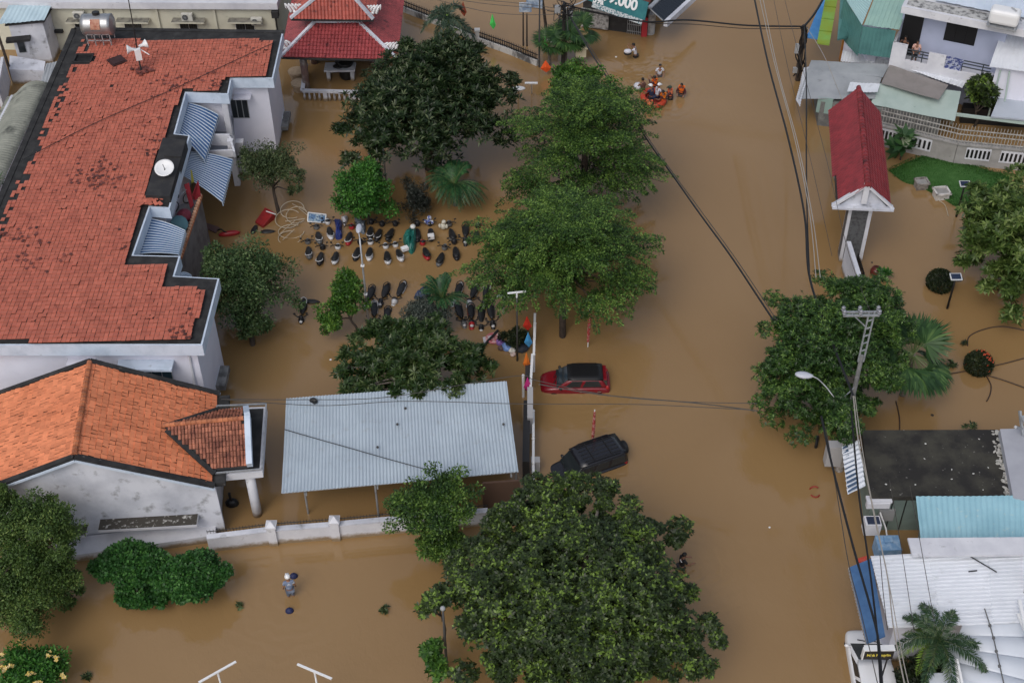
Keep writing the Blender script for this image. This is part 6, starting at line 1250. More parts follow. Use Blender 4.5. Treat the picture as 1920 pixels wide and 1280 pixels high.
# lawn rising out of the water
GR_ = M('wet lawn', (.03, .10, .016), (.045, .125, .026), 2, rough=.85, c3=(.05, .055, .02), sc3=1.5, lo3=.66, hi3=.8, bump=.6, bsc=60)
lp = [P(x, y, .06) for x, y in ((1662, 318), (1700, 300), (1738, 288), (1800, 298), (1860, 318), (1900, 332), (1860, 380), (1806, 392), (1768, 374), (1722, 350), (1690, 340))]
lp = smooth_line(lp + [lp[0]], 4)[:-1]; m = MB(); n = len(lp); cen_ = sum(lp, Vector()) / n; vs = [(p.x, p.y, -.1) for p in lp] + [tuple(p.lerp(cen_, .08) + Vector((0, 0, .0))) for p in lp] + [tuple(p.lerp(cen_, .5) + Vector((0, 0, .06))) for p in lp] + [tuple(cen_ + Vector((0, 0, .08)))]
m.add(vs, [(j * n + i, j * n + (i + 1) % n, (j + 1) * n + (i + 1) % n, (j + 1) * n + i) for j in range(2) for i in range(n)] + [(2 * n + i, 2 * n + (i + 1) % n, 3 * n) for i in range(n)]); tag(m.build('lawn', GR_, smooth=True), kind='structure')
lv = Leaves(); RNG = np.random.default_rng(11); poly = [(p.x, p.y) for p in lp]; xs = [p.x for p in lp]; ys = [p.y for p in lp]; pp = []
while len(pp) < 14000:
    x, y = random.uniform(min(xs), max(xs)), random.uniform(min(ys), max(ys))
    if inside(x, y, poly): pp.append((x, y, .05))
pp = np.array(pp); n = len(pp); lv.add(pp, nrm(RNG.normal(size=(n, 3)) * .5 + np.array([0, 0, 1.])), rdir(n), RNG.uniform(.06, .16, n), np.full(n, .03))
e_ = bpy.data.objects.new('grass', None); COL.objects.link(e_); g_ = lv.build('grass', leafmat('grass blades', (.018, .075, .01), (.04, .125, .02), (.07, .17, .03)), e_); g_.parent = None; bpy.data.objects.remove(e_); g_.name = 'grass'; tag(g_, 'short wet green grass on the lawn rising from the flood', 'grass', kind='stuff')
# ================================================================ CARS
def car(name, label, loc, rz, L, Wd, H, paint, hood=1.0, zbelt=.95, hood_z=.9, roof=None, rear=.45, ws=.75, boxy=False, sink=.62, roofmat=None, group=None, tilt=0.):
    t = empty(name, Vector(loc) - Vector((0, 0, sink)), label, 'car', group, rz); t.rotation_euler = (tilt, 0, rz)
    hw = Wd / 2; y0, y1 = -L / 2, L / 2; yw = y1 - hood                       # windscreen base
    def ring(y, w, zt, zb=.28, crown=.03): return [Vector((x * w, y, z)) for x, z in ((-.9, zb), (-1, zb + .18), (-1, zt * .72), (-.96, zt - .06), (-.8, zt), (-.3, zt + crown), (.3, zt + crown), (.8, zt), (.96, zt - .06), (1, zt * .72), (1, zb + .18), (.9, zb))]
    rr = [ring(y0, hw * .86, zbelt - .12, .4), ring(y0 + .12, hw * .95, zbelt - .03), ring(y0 + .6, hw, zbelt), ring(0, hw, zbelt), ring(yw - .1, hw * .99, zbelt - .01), ring(yw + .15, hw * .98, hood_z + .02), ring(y1 - .35, hw * .93, hood_z - .08), ring(y1 - .1, hw * .84, hood_z - .2, .35), ring(y1, hw * .7, hood_z - .36, .42)]
    m = MB(); m.loft(rr); body = m.build('body', paint, t, smooth=True, local=True); subsurf(body, 2)
    ry = y0 + rear; fy = yw - ws; rw = hw * (.8 if not boxy else .86); bw = hw * .93; rearb = y0 + (.16 if not boxy else .08)
    def cab(k, inn=0.): return [[Vector((sx * (bw - inn), y, zbelt - .05)) for sx, y in ((-1, rearb), (1, rearb), (1, yw + .12), (-1, yw + .12))], [Vector((sx * (rw - inn), y, H - .05)) for sx, y in ((-1, ry), (1, ry), (1, fy), (-1, fy))]]
    b, tp = cab(0); m = MB(); m.loft([b, tp]); cb_ = m.build('cabin', paint, t, local=True); bevel(cb_, .16, 4); cb_.data.polygons.foreach_set('use_smooth', [True] * len(cb_.data.polygons))
    def pane(name, p0, p1, p2, p3, u0, u1, v0, v1):
        q = lambda u, v: (p0.lerp(p1, u)).lerp(p3.lerp(p2, u), v); pts = [q(u0, v0), q(u1, v0), q(u1 - .02, v1), q(u0 + .02, v1)]; n_ = (pts[1] - pts[0]).cross(pts[3] - pts[0]).normalized()
        if n_.dot((pts[0] + pts[2]) / 2 - Vector((0, (ry + fy) / 2, zbelt))) < 0: n_ = -n_
        m = MB(); m.loft([[p - n_ * .02 for p in pts], [p + n_ * .008 for p in pts]]); o = m.build(name, GLASS, t, local=True); return bevel(o, .006, 1)
    for i, nm in ((0, 'rear_window'), (2, 'windscreen')): pane(nm, b[i], b[(i + 1) % 4], tp[(i + 1) % 4], tp[i], .05, .95, .08, .95)
    for i in (1, 3):
        us = ((.1, .5), (.55, .88)) if not boxy else ((.05, .34), (.37, .64), (.67, .93))
        for u0, u1 in us:
            if i == 3: u0, u1 = 1 - u1, 1 - u0
            pane('side_window', b[i], b[(i + 1) % 4], tp[(i + 1) % 4], tp[i], u0, u1, .2, .86)
    m = MB(); rl = []
    for k in range(7):
        u = k / 6; y = ry - .06 + (fy + .08 - ry + .06) * u; z = H - .05 + .05 * math.sin(math.pi * (u * .8 + .1)); w_ = rw + .02 - (.05 if k in (0, 6) else 0)
        rl.append([Vector((-w_, y, z - .05)), Vector((-w_ * .96, y, z)), Vector((-w_ * .5, y, z + .025)), Vector((w_ * .5, y, z + .025)), Vector((w_ * .96, y, z)), Vector((w_, y, z - .05))])
    m.loft(rl); rf = m.build('roof', roofmat or paint, t, smooth=True, local=True)
    CH = M('chrome trim', (.6, .6, .6), rough=.2, metal=1.)
    for sx in (-1, 1):
        m = MB(); m.ball((sx * hw * .66, y1 - .5, hood_z - .15), (.1, .22, .06), 10, 6, mat=Matrix.Rotation(sx * .45, 3, 'Z') @ Matrix.Rotation(-.3, 3, 'X')); m.build('headlight', M('clear lamp glass', (.5, .52, .54), rough=.1), t, smooth=True, local=True)
        m = MB(); m.ball((sx * hw * .8, y0 + .2, zbelt - .06), (.1, .1, .16), 8, 6); m.build('taillight', M('tail lamp', (.35, .02, .02), rough=.2), t, smooth=True, local=True)
        m = MB(); m.ball((sx * (hw + .02), yw - .15, zbelt + .05), (.12, .08, .08), 8, 6); m.beam((sx * hw * .8, yw - .15, zbelt), (sx * hw, yw - .15, zbelt + .04), .05, .05); m.build('mirror', paint if not roofmat else roofmat, t, smooth=True, local=True)
        for y in ((ry + fy) / 2 + .22, (ry + fy) / 2 - .75):
            m = MB(); m.box((sx * (hw + .015), y, zbelt - .2), (.04, .2, .05)); m.build('door_handle', CH, t, local=True)
        for y in (y0 + .65, y1 - .75):
            m = MB(); m.tube([(sx * (hw - .2), y, .32), (sx * (hw + .01), y, .32)], .32, 18); wl_ = m.build('wheel', BLACK, t, local=True); m = MB(); m.tube([(sx * hw * .9, y, .32), (sx * (hw + .02), y, .32)], .2, 12); m.build('rim', STEEL, wl_, local=True)
    m = MB(); m.beam((-.45, yw + .2, hood_z + .07), (.1, yw + .0, hood_z + .16), .03, .03); m.beam((.0, yw + .2, hood_z + .07), (.5, yw + .0, hood_z + .16), .03, .03); m.build('wipers', BLACK, t, local=True)
    return t
CARRED = M('deep red car paint', (.17, .007, .013), rough=.22, spec=.6); CARBLK = M('black car paint', (.012, .012, .016), rough=.22, spec=.6); CARWHT = M('white car paint', (.72, .73, .75), rough=.25, spec=.5)
rc = car('parked_car', 'dark red hatchback with a black roof half sunk in the flooded road', P(1078, 718, 0), R(90), 3.85, 1.66, 1.5, CARRED, hood=.95, zbelt=.95, hood_z=.93, rear=.5, ws=.62, sink=.6, roofmat=M('gloss black roof', (.010, .010, .011), rough=.4))
m = MB(); m.box((0, -1.55, 1.37), (1.15, .3, .06)); bevel(m.build('spoiler', CARRED, rc, local=True), .03)
c = P(1098, 872, 0); sv = car('parked_car', 'black boxy off-road car with a spare wheel, slewed half under the huge tree', c, heading((1160, 872), (1040, 914), .9), 4.3, 1.8, 1.85, CARBLK, hood=1.1, zbelt=1.13, hood_z=1.06, rear=.18, ws=.5, boxy=True, sink=.98)
m = MB()
for x in (-.5, -.25, 0, .25, .5): m.beam((x, -1.7, 1.865), (x, .3, 1.865), .05, .03)
for y in (-1.2, -.2): m.beam((-.6, y, 1.9), (.6, y, 1.9), .04, .04)
m.build('roof_ribs', M('satin black', (.016, .016, .017), rough=.5), sv, local=True)
m = MB()
for sx in (-1, 1): m.tube([(sx * .7, -1.6, 1.88), (sx * .7, -1.5, 1.94), (sx * .7, .1, 1.94), (sx * .7, .25, 1.88)], .025)
m.build('roof_rails', BLACKM, sv, local=True)
m = MB(); m.tube([(0.1, -2.1, 1.25), (.1, -2.38, 1.25)], .36, 20); sp = m.build('spare_wheel', BLACK, sv, local=True); bevel(sp, .05); m = MB(); m.tube([(.1, -2.34, 1.25), (.1, -2.41, 1.25)], .23, 16); m.build('cover', M('dark grey cover', (.05, .05, .055)), sp, local=True)
m = MB(); m.beam((.78, -.9, 1.74), (.78, .1, 1.74), .03, .06); m.build('rain_guard', M('chrome trim'), sv, local=True)
c = P(1634, 1268, 0); wc = car('parked_car', 'white car nosing up beside the blue awning at the lower edge', c, heading((1640, 1285), (1622, 1190), .5), 4.9, 1.9, 1.62, CARWHT, hood=1.0, zbelt=1.05, hood_z=1.0, rear=.5, ws=1.3, sink=.62)
m = MB(); m.box((0, 0, 0), (.01, .01, .01))
# ================================================================ MOTORBIKES
def bike_proto(name, body, tail, cover=None, mirror=True, box=None):
    t = empty(name, (0, 0, 0), 'x', 'motorbike', 'flooded motorbikes parked in the yard')
    SEATM = M('black vinyl seat', (.014, .014, .015), (.022, .022, .022), 8, rough=.42)
    rings = []
    for y, w_, z, h in ((.24, .04, .16, .03), (.16, .11, .17, .05), (0, .15, .17, .07), (-.25, .19, .2, .09), (-.48, .175, .24, .09), (-.64, .12, .26, .06), (-.70, .05, .26, .03)):
        rings.append([Vector((w_ * math.cos(a), y, z - .04 + (h if math.sin(a) > 0 else .1) * math.sin(a))) for a in np.linspace(0, 2 * math.pi, 13)[:-1]])
    m = MB(); m.loft(rings); m.build('seat', SEATM, t, smooth=True, local=True)
    m = MB(); rings = []
    for y, w_, z in ((-.1, .17, .04), (-.45, .2, .08), (-.7, .16, .14), (-.84, .08, .16)): rings.append([Vector((w_ * math.cos(a), y, z + .1 * math.sin(a) - .05)) for a in np.linspace(0, 2 * math.pi, 11)[:-1]])
    m.loft(rings); m.build('tail_panel', body, t, smooth=True, local=True)
    m = MB(); m.tube(smooth_line([(-.17, -.42, .2), (-.17, -.66, .27), (0, -.8, .3), (.17, -.66, .27), (.17, -.42, .2)], 4), .025, 6); m.build('grab_rail', tail, t, smooth=True, local=True)
    m = MB(); m.ball((0, .72, .1), (.17, .2, .2), 12, 8, fn=lambda q: Vector((q.x * (1 - .3 * max(0, q.y / .2)), q.y, q.z))); m.ball((0, .86, -.02), (.14, .16, .1), 10, 6); m.build('front_fairing', body, t, smooth=True, local=True)
    m = MB(); m.ball((0, .85, .14), (.1, .09, .09), 10, 6); m.build('headlight', M('lamp lens', (.55, .56, .58), rough=.1), t, smooth=True, local=True)
    m = MB(); m.tube(smooth_line([(-.36, .5, .3), (-.22, .6, .29), (0, .68, .26), (.22, .6, .29), (.36, .5, .3)], 4), .026, 6); m.ball((0, .62, .27), (.14, .1, .07), 8, 6); m.build('handlebar', BLACK, t, smooth=True, local=True)
    if mirror:
        for sx in (-1, 1): m = MB(); m.tube([(sx * .24, .58, .3), (sx * .3, .6, .46)], .012, 5); m.ball((sx * .32, .6, .49), (.075, .03, .055), 8, 6); m.build('mirror', BLACK, t, smooth=True, local=True)
    if box: m = MB(); m.box((0, -.78, .36), (.36, .3, .26)); bevel(m.build('top_box', box, t, local=True), .04)
    return t
PB = {'black': M('black bike plastic', (.014, .014, .016), rough=.25), 'white': M('white bike plastic', (.6, .61, .63), rough=.3), 'red': M('red bike plastic', (.33, .02, .025), rough=.3), 'grey': M('grey bike plastic', (.12, .125, .13), rough=.35)}
PT = {'dark': BLACKM, 'pale': M('pale grab rail', (.5, .5, .5), rough=.3)}
PROT = {}
def bike(px, aim, col, tail, label, box=None, dz=0.):
    """px: middle of the visible seat; aim: pixel of the handlebar"""
    key = (col, tail, box); 
    if key not in PROT: PROT[key] = bike_proto('motorbike', PB[col], PT[tail], box=None if not box else M('white lid box', (.62, .62, .62), rough=.4)); o = PROT[key]
    else: o = copy_tree(PROT[key])
    rz = heading(px, aim, .15); p = P(*px, .2) ; d = Vector((-math.sin(rz), math.cos(rz), 0)); o.location = Vector((p.x, p.y, dz)) + d * .24; o.rotation_euler = (random.uniform(-.06, .06), random.uniform(-.12, .12), rz); o.scale = (1.12,) * 3; o['label'] = label; return o
random.seed(4)
row2 = [((579, 470), (577, 450), 'grey', 'pale'), ((601, 481), (605, 461), 'black', 'pale'), ((629, 480), (633, 461), 'white', 'dark'), ((669, 472), (675, 452), 'black', 'pale'), ((693, 472), (695, 451), 'white', 'pale'), ((726, 479), (723, 458), 'white', 'dark'), ((749, 475), (741, 455), 'white', 'pale'), ((798, 472), (792, 453), 'red', 'dark'), ((826, 482), (833, 463), 'grey', 'dark'), ((855, 471), (852, 452), 'black', 'dark')]
for k, (a, b, c, tl) in enumerate(row2): bike(a, b, c, tl, f'{c} motorbike, {ORD[k]} from left in the second row below the round tree')
row1 = [((597, 442), (592, 418), 'grey', 'pale'), ((618, 433), (613, 412), 'white', 'pale'), ((655, 443), (660, 422), 'red', 'pale'), ((694, 433), (696, 412), 'black', 'pale'), ((710, 437), (717, 416), 'black', 'pale'), ((732, 436), (742, 416), 'black', 'dark'), ((782, 437), (782, 415), 'black', 'dark'), ((808, 436), (806, 416), 'black', 'dark', 1), ((847, 437), (842, 418), 'grey', 'dark'), ((873, 432), (873, 452), 'black', 'dark'), ((893, 440), (896, 420), 'black', 'dark')]
for k, r_ in enumerate(row1): bike(*r_[:4], f'{r_[2]} motorbike' + (' with a white lid box' if len(r_) > 4 else '') + f', {ORD[k]} from left in row nearest the round tree', box=len(r_) > 4 or None)
for px, aim, c, tl, lb in (((722, 545), (716, 560), 'black', 'dark', 'black motorbike facing the camera, just right of the slim lamp pole'), ((751, 542), (743, 556), 'white', 'dark', 'white-nosed motorbike facing the camera in the lower yard, second from the lamp pole'), ((694, 549), (688, 566), 'grey', 'dark', 'motorbike half hidden by the lamp pole and the small bright tree'), ((568, 575), (565, 594), 'black', 'pale', 'black motorbike with square front beside the grey green tree'), ((702, 580), (701, 602), 'white', 'pale', 'white motorbike just above the dark frangipani-like tree'), ((859, 543), (853, 558), 'white', 'dark', 'motorbike with a pale tail behind the upright fern palm'), ((888, 546), (881, 563), 'white', 'dark', 'white-fronted motorbike under the edge of the lower layered tree'), ((911, 548), (908, 564), 'black', 'pale', 'dark motorbike right of the white-fronted one under the layered tree'), ((883, 584), (884, 603), 'red', 'dark', 'maroon motorbike with clutter on its front in the lower right of the yard'), ((921, 584), (924, 604), 'black', 'dark', 'black motorbike with wide bars at the right end of the yard'), ((862, 583), (868, 600), 'grey', 'dark', 'grey motorbike partly under the fern palm'), ((725, 586), (722, 604), 'grey', 'dark', 'grey motorbike between the white one and the silver shrub'), ((902, 588), (902, 606), 'black', 'dark', 'sunken black motorbike between the maroon one and the one with wide bars')):
    bike(px, aim, c, tl, lb, dz=-.13 if lb.startswith('sunken') or 'grey motorbike between' in lb else 0.)
def float_seat(px, rz, label):
    m = MB(); p = P(*px); rm = Matrix.Rotation(rz, 3, 'Z'); m.ball(p + Vector((0, 0, .03)), (.5, .2, .1), 12, 6, mat=rm, fn=lambda q: Vector((q.x, q.y * (1 - .35 * max(0, q.x / .5)), q.z))); tag(m.build('fallen_motorbike', M('black vinyl seat'), smooth=True), label, 'motorbike', 'fallen motorbikes showing only a side')
float_seat((585, 566), -.1, 'dark side of a fallen motorbike near the black one by the grey green tree'); float_seat((502, 435), .05, 'dark side of a fallen motorbike left of the cream wire coils'); float_seat((477, 431), 1.4, 'dark tip of a fallen motorbike below the red cart')
# covers and tarpaulins
def drape(name, pts, z, mat, label, cat='tarpaulin', seed=1, amp=.1):
    """cloth laid over bikes: outline pixels, humps in the middle"""
    rg = random.Random(seed); c = sum((P(x, y, 0) for x, y in pts), Vector()) / len(pts); m = MB(); n = len(pts) * 4; out = smooth_line([P(x, y, -.05) for x, y in pts + [pts[0]]], 4)[:-1]; n = len(out); rows = []
    for j, (f, h) in enumerate(((0, 0), (.12, .55), (.35, .8), (.65, .95))): rows.append([p.lerp(c, f) + Vector((0, 0, h * z + (rg.uniform(-amp, amp) if j else 0) + .05)) for p in out])
    vs = [p for r_ in rows for p in r_] + [c + Vector((0, 0, z + .05))]; m.add(vs, [(j * n + i, j * n + (i + 1) % n, (j + 1) * n + (i + 1) % n, (j + 1) * n + i) for j in range(3) for i in range(n)] + [(3 * n + i, 3 * n + (i + 1) % n, 4 * n) for i in range(n)]); o = m.build(name, mat, smooth=False); return tag(o, label, cat)
drape('tarpaulin', [(774, 427), (781, 436), (780, 466), (772, 478), (764, 470), (756, 455), (758, 444)], .55, M('dark green tarpaulin', (.012, .11, .09), (.02, .16, .13), 3, rough=.35), 'dark green tarpaulin thrown over a motorbike in the middle of the rows', seed=2)
drape('bike_cover', [(627, 414), (641, 417), (641, 432), (642, 447), (634, 451), (629, 447), (630, 432)], .4, M('royal blue cover', (.012, .025, .13), (.02, .035, .18), 4, rough=.5), 'royal blue cover over a motorbike beneath the left of the round tree', 'cover', seed=3, amp=.05)
drape('tarpaulin', [(664, 410), (680, 416), (686, 425), (684, 440), (674, 436), (668, 425)], .35, M('grey blue plastic sheet', (.09, .11, .14), (.14, .16, .19), 3, rough=.3), 'grey blue plastic sheet draped over bikes below the round tree', seed=4)
drape('plastic_sheet', [(640, 411), (652, 410), (650, 420), (645, 424)], .3, M('white plastic sheet', (.5, .5, .54), rough=.4), 'white plastic sheet beside the royal blue cover', seed=5, amp=.05)
drape('tarpaulin', [(788, 548), (800, 540), (808, 552), (796, 562), (776, 560)], .35, M('dusky blue tarpaulin', (.03, .05, .11), rough=.5), 'dusky blue tarpaulin behind the silver grey shrub', seed=6)
t = empty('poster_frame', P(597, 412, 0), 'tilted blue patterned poster board in a white frame left of the motorbike rows', 'poster'); a = [P(578, 399, .55), P(612, 403, .55), P(609, 418, .05), P(577, 416, .05)]
m = MB(); m.slab(a, .04); m.build('board', M('blue patterned print', (.08, .17, .32), (.35, .45, .5), 5, .45, .6, c3=(.02, .04, .1), sc3=9, lo3=.52, hi3=.6), t); m = MB()
for i in range(4): m.beam(a[i] + Vector((0, 0, .03)), a[(i + 1) % 4] + Vector((0, 0, .03)), .06, .04)
m.build('frame', WMETAL, t)
WIRE = M('cream painted tube', (.42, .36, .27), rough=.5); t = empty('wire_coil_rack', P(545, 430, 0), 'cream tubular rack of interlocking rings lying half under water left of the bikes', 'rack')
for k, (x, y, rx, ry, z) in enumerate(((548, 393, .75, .75, .25), (556, 403, .65, .7, .2), (540, 410, .8, .8, .2), (546, 434, .8, .55, .1), (543, 446, .7, .55, .06))):
    m = MB(); c = P(x, y, z); m.tube([c + Vector((rx * math.cos(a_), ry * math.sin(a_), .12 * math.sin(a_))) for a_ in np.linspace(R(20 * k), R(300 + 20 * k), 28)], .025, 6); m.build('ring', WIRE, t)
m = MB()
for a_, b_ in (((523, 440), (556, 411)), ((530, 450), (552, 430)), ((560, 390), (578, 405)), ((535, 415), (572, 410)), ((548, 382), (575, 396))): m.tube([P(*a_, .15), P(*b_, .3)], .022, 5)
m.build('ties', WIRE, t)
t = empty('red_cart', P(494, 410, 0), 'red upturned cart box with a pale handle drifting near the olive tree', 'cart'); m = MB(); a = [P(497, 388, .5), P(515, 398, .5), P(493, 424, .15), P(478, 415, .15)]; m.slab(a, .5); bevel(m.build('box', M('dark red plastic box', (.28, .02, .02), (.2, .015, .015), 4, rough=.4), t), .04); m = MB(); m.beam(P(499, 396, .6), P(517, 402, .6), .05, .05); m.build('handle', WMETAL, t)
t = empty('drifting_raft_board', P(395, 428, 0), 'brown board with an orange cloth drifting under the balcony', 'board'); m = MB(); m.slab([P(372, 420, .12), P(380, 415, .12), P(412, 426, .08), P(404, 436, .08)], .1); m.build('board', M('dull brown plank', (.12, .07, .065)), t); m = MB(); m.ball(P(377, 419, .2), (.35, .25, .12)); m.build('orange_cloth', M('orange red cloth', (.6, .08, .03)), t)
t = empty('red_motorbike_wreck', P(425, 440, 0), 'dark red fallen motorbike poking out above the grey green tree', 'motorbike'); m = MB(); m.ball(P(430, 438, .1), (.7, .2, .2), 12, 7, mat=Matrix.Rotation(.2, 3, 'Z')); m.build('body', PB['red'], t, smooth=True); m = MB(); m.tube(smooth_line([P(408, 432, .3), P(415, 430, .4), P(424, 436, .25), P(446, 435, .15)], 3), .05); m.build('handlebar', BLACK, t)
def blob(name, px, r_, mat, label, cat, group=None, z=.1, sq=.6): m = MB(); m.ball(P(*px, z), (r_, r_ * .9, r_ * sq), 9, 6, mat=Matrix.Rotation(px[0], 3, 'Z')); return tag(m.build(name, mat, smooth=True), label, cat, group)
def doll(px, mat, label):
    m = MB(); p = P(*px, .25); m.ball(p, (.2, .18, .24)); m.ball(p + Vector((.05, 0, .32)), (.15, .14, .15)); m.ball(p + Vector((-.2, -.1, .1)), (.1, .08, .16)); m.ball(p + Vector((.22, -.1, .05)), (.1, .08, .16)); return tag(m.build('soft_toy', mat, smooth=True), label, 'toy', 'pale soft toys among the bikes')
doll((831, 424), M('cream plush', (.5, .48, .4)), 'cream soft toy below the wide fern palm'); doll((804, 416), M('white and blue plush', (.45, .47, .52), (.05, .08, .3), 6, .52, .58), 'white and blue soft toy at the head of the bike row below the grey shrub')
blob('helmet', (774, 425), .2, M('white helmet shell', (.6, .6, .58), rough=.25), 'white helmet lying at the top of the dark green tarpaulin', 'helmet', sq=.8, z=.5)
m = MB(); m.box(P(759, 466, .25), (.42, .32, .2), rz=.5); tag(m.build('white_parcel', WMETAL), 'small white parcel beside the dark green tarpaulin', 'parcel')
t = empty('clutter_heap', P(957, 648, 0), 'x', 'debris'); bpy.data.objects.remove(t)
for (x, y, r_, c, lb) in ((938, 641, .3, (.16, .08, .25), 'purple bundle in the rubbish by the road fence'), (951, 650, .38, (.12, .2, .42), 'blue plastic bag in the rubbish by the road fence'), (960, 656, .25, (.5, .48, .44), 'cream scrap at the right end of the fence rubbish'), (940, 652, .22, (.08, .05, .05), 'dark sodden bag in the fence rubbish'), (957, 645, .22, (.3, .12, .1), 'dull red bag in the fence rubbish'), (962, 664, .18, (.45, .35, .32), 'pinkish scrap floating below the fence rubbish'), (978, 650, .5, (.02, .025, .035), 'large black bin bag beside the slim grey lamp pole')):
    blob('rubbish_bag', (x, y), r_, M('bag ' + lb[:18], c, tuple(min(1, v * 1.8) for v in c), 7), lb, 'rubbish', 'rubbish floating by the road fence')
m = MB(); p = P(926, 634, .1); m.tube([p + Vector((.4 * math.cos(a_), .36 * math.sin(a_), 0)) for a_ in np.linspace(0, 6.283, 25)], .09, 8); m.tube([p - Vector((0, 0, .1)), p], .36, 16); tag(m.build('round_basin', M('pink red basin', (.45, .12, .14), (.6, .5, .5), 4)), 'pink round basin floating beside a dark plank', 'basin')
m = MB(); m.beam(P(900, 655, .1), P(934, 619, .25), .12, .08); tag(m.build('dark_plank', BLACK), 'long dark plank slanting out of the water near the pink basin', 'plank')
m = MB(); m.slab([P(905, 632, .12), P(922, 628, .15), P(912, 640, .1), P(908, 648, .08)], .03); tag(m.build('plastic_sheet', M('white plastic sheet')), 'pale plastic sheet floating beside the dark plank', 'sheet')
# ================================================================ LAMPS, MARKERS, FENCE BY THE ROAD
def lamp_pole(base, ytop, label, head, group=None, r=.055, mat=STEEL):
    b = P(*base); h = hgt(b, ytop); t = empty('lamp_pole', b, label, 'lamp post', group); m = MB(); m.tube([b - Vector((0, 0, .5)), b + Vector((0, 0, h * .6)), b + Vector((0, 0, h))], [r * 1.3, r, r * .8], 8); m.build('pole', mat, t, smooth=True); return t, b + Vector((0, 0, h))
t, tp = lamp_pole((692, 612), 446, 'slim grey lamp pole with a teardrop head standing among the motorbikes', 1)
m = MB(); m.tube([tp, tp + Vector((-.05, .2, .25))], .035); m.build('arm', STEEL, t); m = MB(); m.ball(tp + Vector((-.05, .45, .3)), (.17, .42, .09), 14, 7); m.build('lamp_head', M('pale grey casting'), t, smooth=True)
for k in (.3, .62): m = MB(); p = tp.lerp(P(692, 612), k); m.box(p, (.2, .16, .08)); m.build('clamp', WMETAL, t)
t, tp = lamp_pole((724, 345), 256, 'bent grey lamp post with a small ring head in front of the big dark tree', 1)
m = MB(); m.tube(smooth_line([tp, tp + Vector((-.05, 0, .15)), tp + Vector((-.3, -.25, -.1))], 4), .05); m.build('arm', STEEL, t); m = MB(); c = tp + Vector((-.4, -.3, -.15)); m.tube([c + Vector((.14 * math.cos(a_), .16 * math.sin(a_), 0)) for a_ in np.linspace(0, 6.283, 15)], .05, 6); m.build('lamp_head', M('pale grey casting'), t)
def tee(base, ytop, label, ang, ln=1.6, group='garden lamps with a white bar head'):
    t, tp = lamp_pole(base, ytop, label, 1, group, r=.045, mat=WMETAL if base[1] > 1200 else M('dark grey pole')); m = MB(); d = Vector((math.cos(ang), math.sin(ang), 0)) * ln / 2; m.beam(tp - d, tp + d, .1, .05); m.tube([tp - Vector((0, 0, .35)), tp], .05, 8); m.build('bar_head', WMETAL, t); return t
tee((970, 676), 548, 'dark grey lamp post with a white bar head by the road fence', .14, 1.0); tee((427, 1330), 1259, 'white bar-headed lamp post at the bottom edge, tilted up to the right', .62, 1.75); tee((603, 1330), 1258, 'white bar-headed lamp post at the bottom edge, tilted down to the right', -.45, 1.7)
t, tp = lamp_pole((944, 588), 560, 'pale grey lamp head showing between the layered tree and the road fence', 1); m = MB(); m.ball(tp + Vector((0, 0, .2)), (.42, .17, .08), 12, 6); m.ball(tp + Vector((.35, -.05, .2)), (.3, .07, .05), 10, 5); m.build('lamp_head', M('pale green casting', (.42, .5, .47)), t, smooth=True)
t, tp = lamp_pole((838, 1252), 1140, 'thin dark pole rising beside the huge broadleaf tree', 1, mat=M('dark grey pole')); m = MB(); m.ball(tp, .12); m.build('lamp_head', GREYP, t)
m = MB(); m.beam(P(984, 156, 2.2), P(1008, 156, 2.2), .16, .08); m.tube([P(997, 175, 0), P(997, 157, 2.2)], .04); tag(m.build('bar_lamp', WMETAL), 'white bar lamp peeking out left of the upper layered street tree', 'lamp post', 'garden lamps with a white bar head')
m = MB(); m.ball(P(972, 166, 1.6), (.5, .25, .12)); m.tube([P(972, 172, 0), P(972, 166, 1.6)], .04); tag(m.build('white_lamp_head', WMETAL, smooth=True), 'rounded white lamp head right of the big dark tree', 'lamp post')
# white road fence seen from above
t = empty('road_fence', P(1000, 740, 0), 'thin white post and rail fence along the road right of the zinc shelter', 'fence')
m = MB()
for a_, b_, z in (((1003, 588), (1001, 664), 1.2), ((998, 664), (994, 740), 1.3), ((1000, 770), (1000, 868), .8), ((1000, 868), (1000, 900), .8)): m.beam(P(*a_, z), P(*b_, z), .13, .1)
m.build('white_rail', WMETAL, t)
for (x, y, z) in ((1003, 606, 1.2), (1001, 664, 1.3), (995, 739, 1.3), (1000, 770, .9), (1000, 822, .9), (1000, 868, .9), (981, 704, 1.6)): p = P(x, y, z); m = MB(); m.tube([Vector((p.x, p.y, -.5)), p], .07, 8); m.ball(p, .09); m.build('post', WMETAL, t)
m = MB(); m.beam(P(994, 742, .9), P(994, 800, .6), .3, 1.6); m.build('grey_panel', M('grey panel'), t)
m = MB(); m.beam(P(988, 765, .6), P(986, 880, .6), .35, 1.2); m.beam(P(990, 720, .5), P(990, 690, .5), .3, 1.2); m.build('dark_panel', M('dark gate steel', (.03, .03, .032)), t)
m = MB(); q = P(1004, 872, .35); m.box(q, (.45, .4, .9)); tag(m.build('concrete_block', M('grey panel')), 'small pale grey block at the lower end of the road fence', 'block')
pennant((988, 592), 2.2, REDC, 'bright red pennant at the upper end of the white road fence', .55, 1.1); pennant((990, 622), 2.0, BLUC, 'sky blue pennant on the white road fence', .5, 1.15); pennant((987, 660), 2.0, ORC, 'orange pennant on the white road fence', .45, 1.3); pennant((989, 706), 1.9, PINK, 'magenta pennant nearest the red car', .5, 1.15)
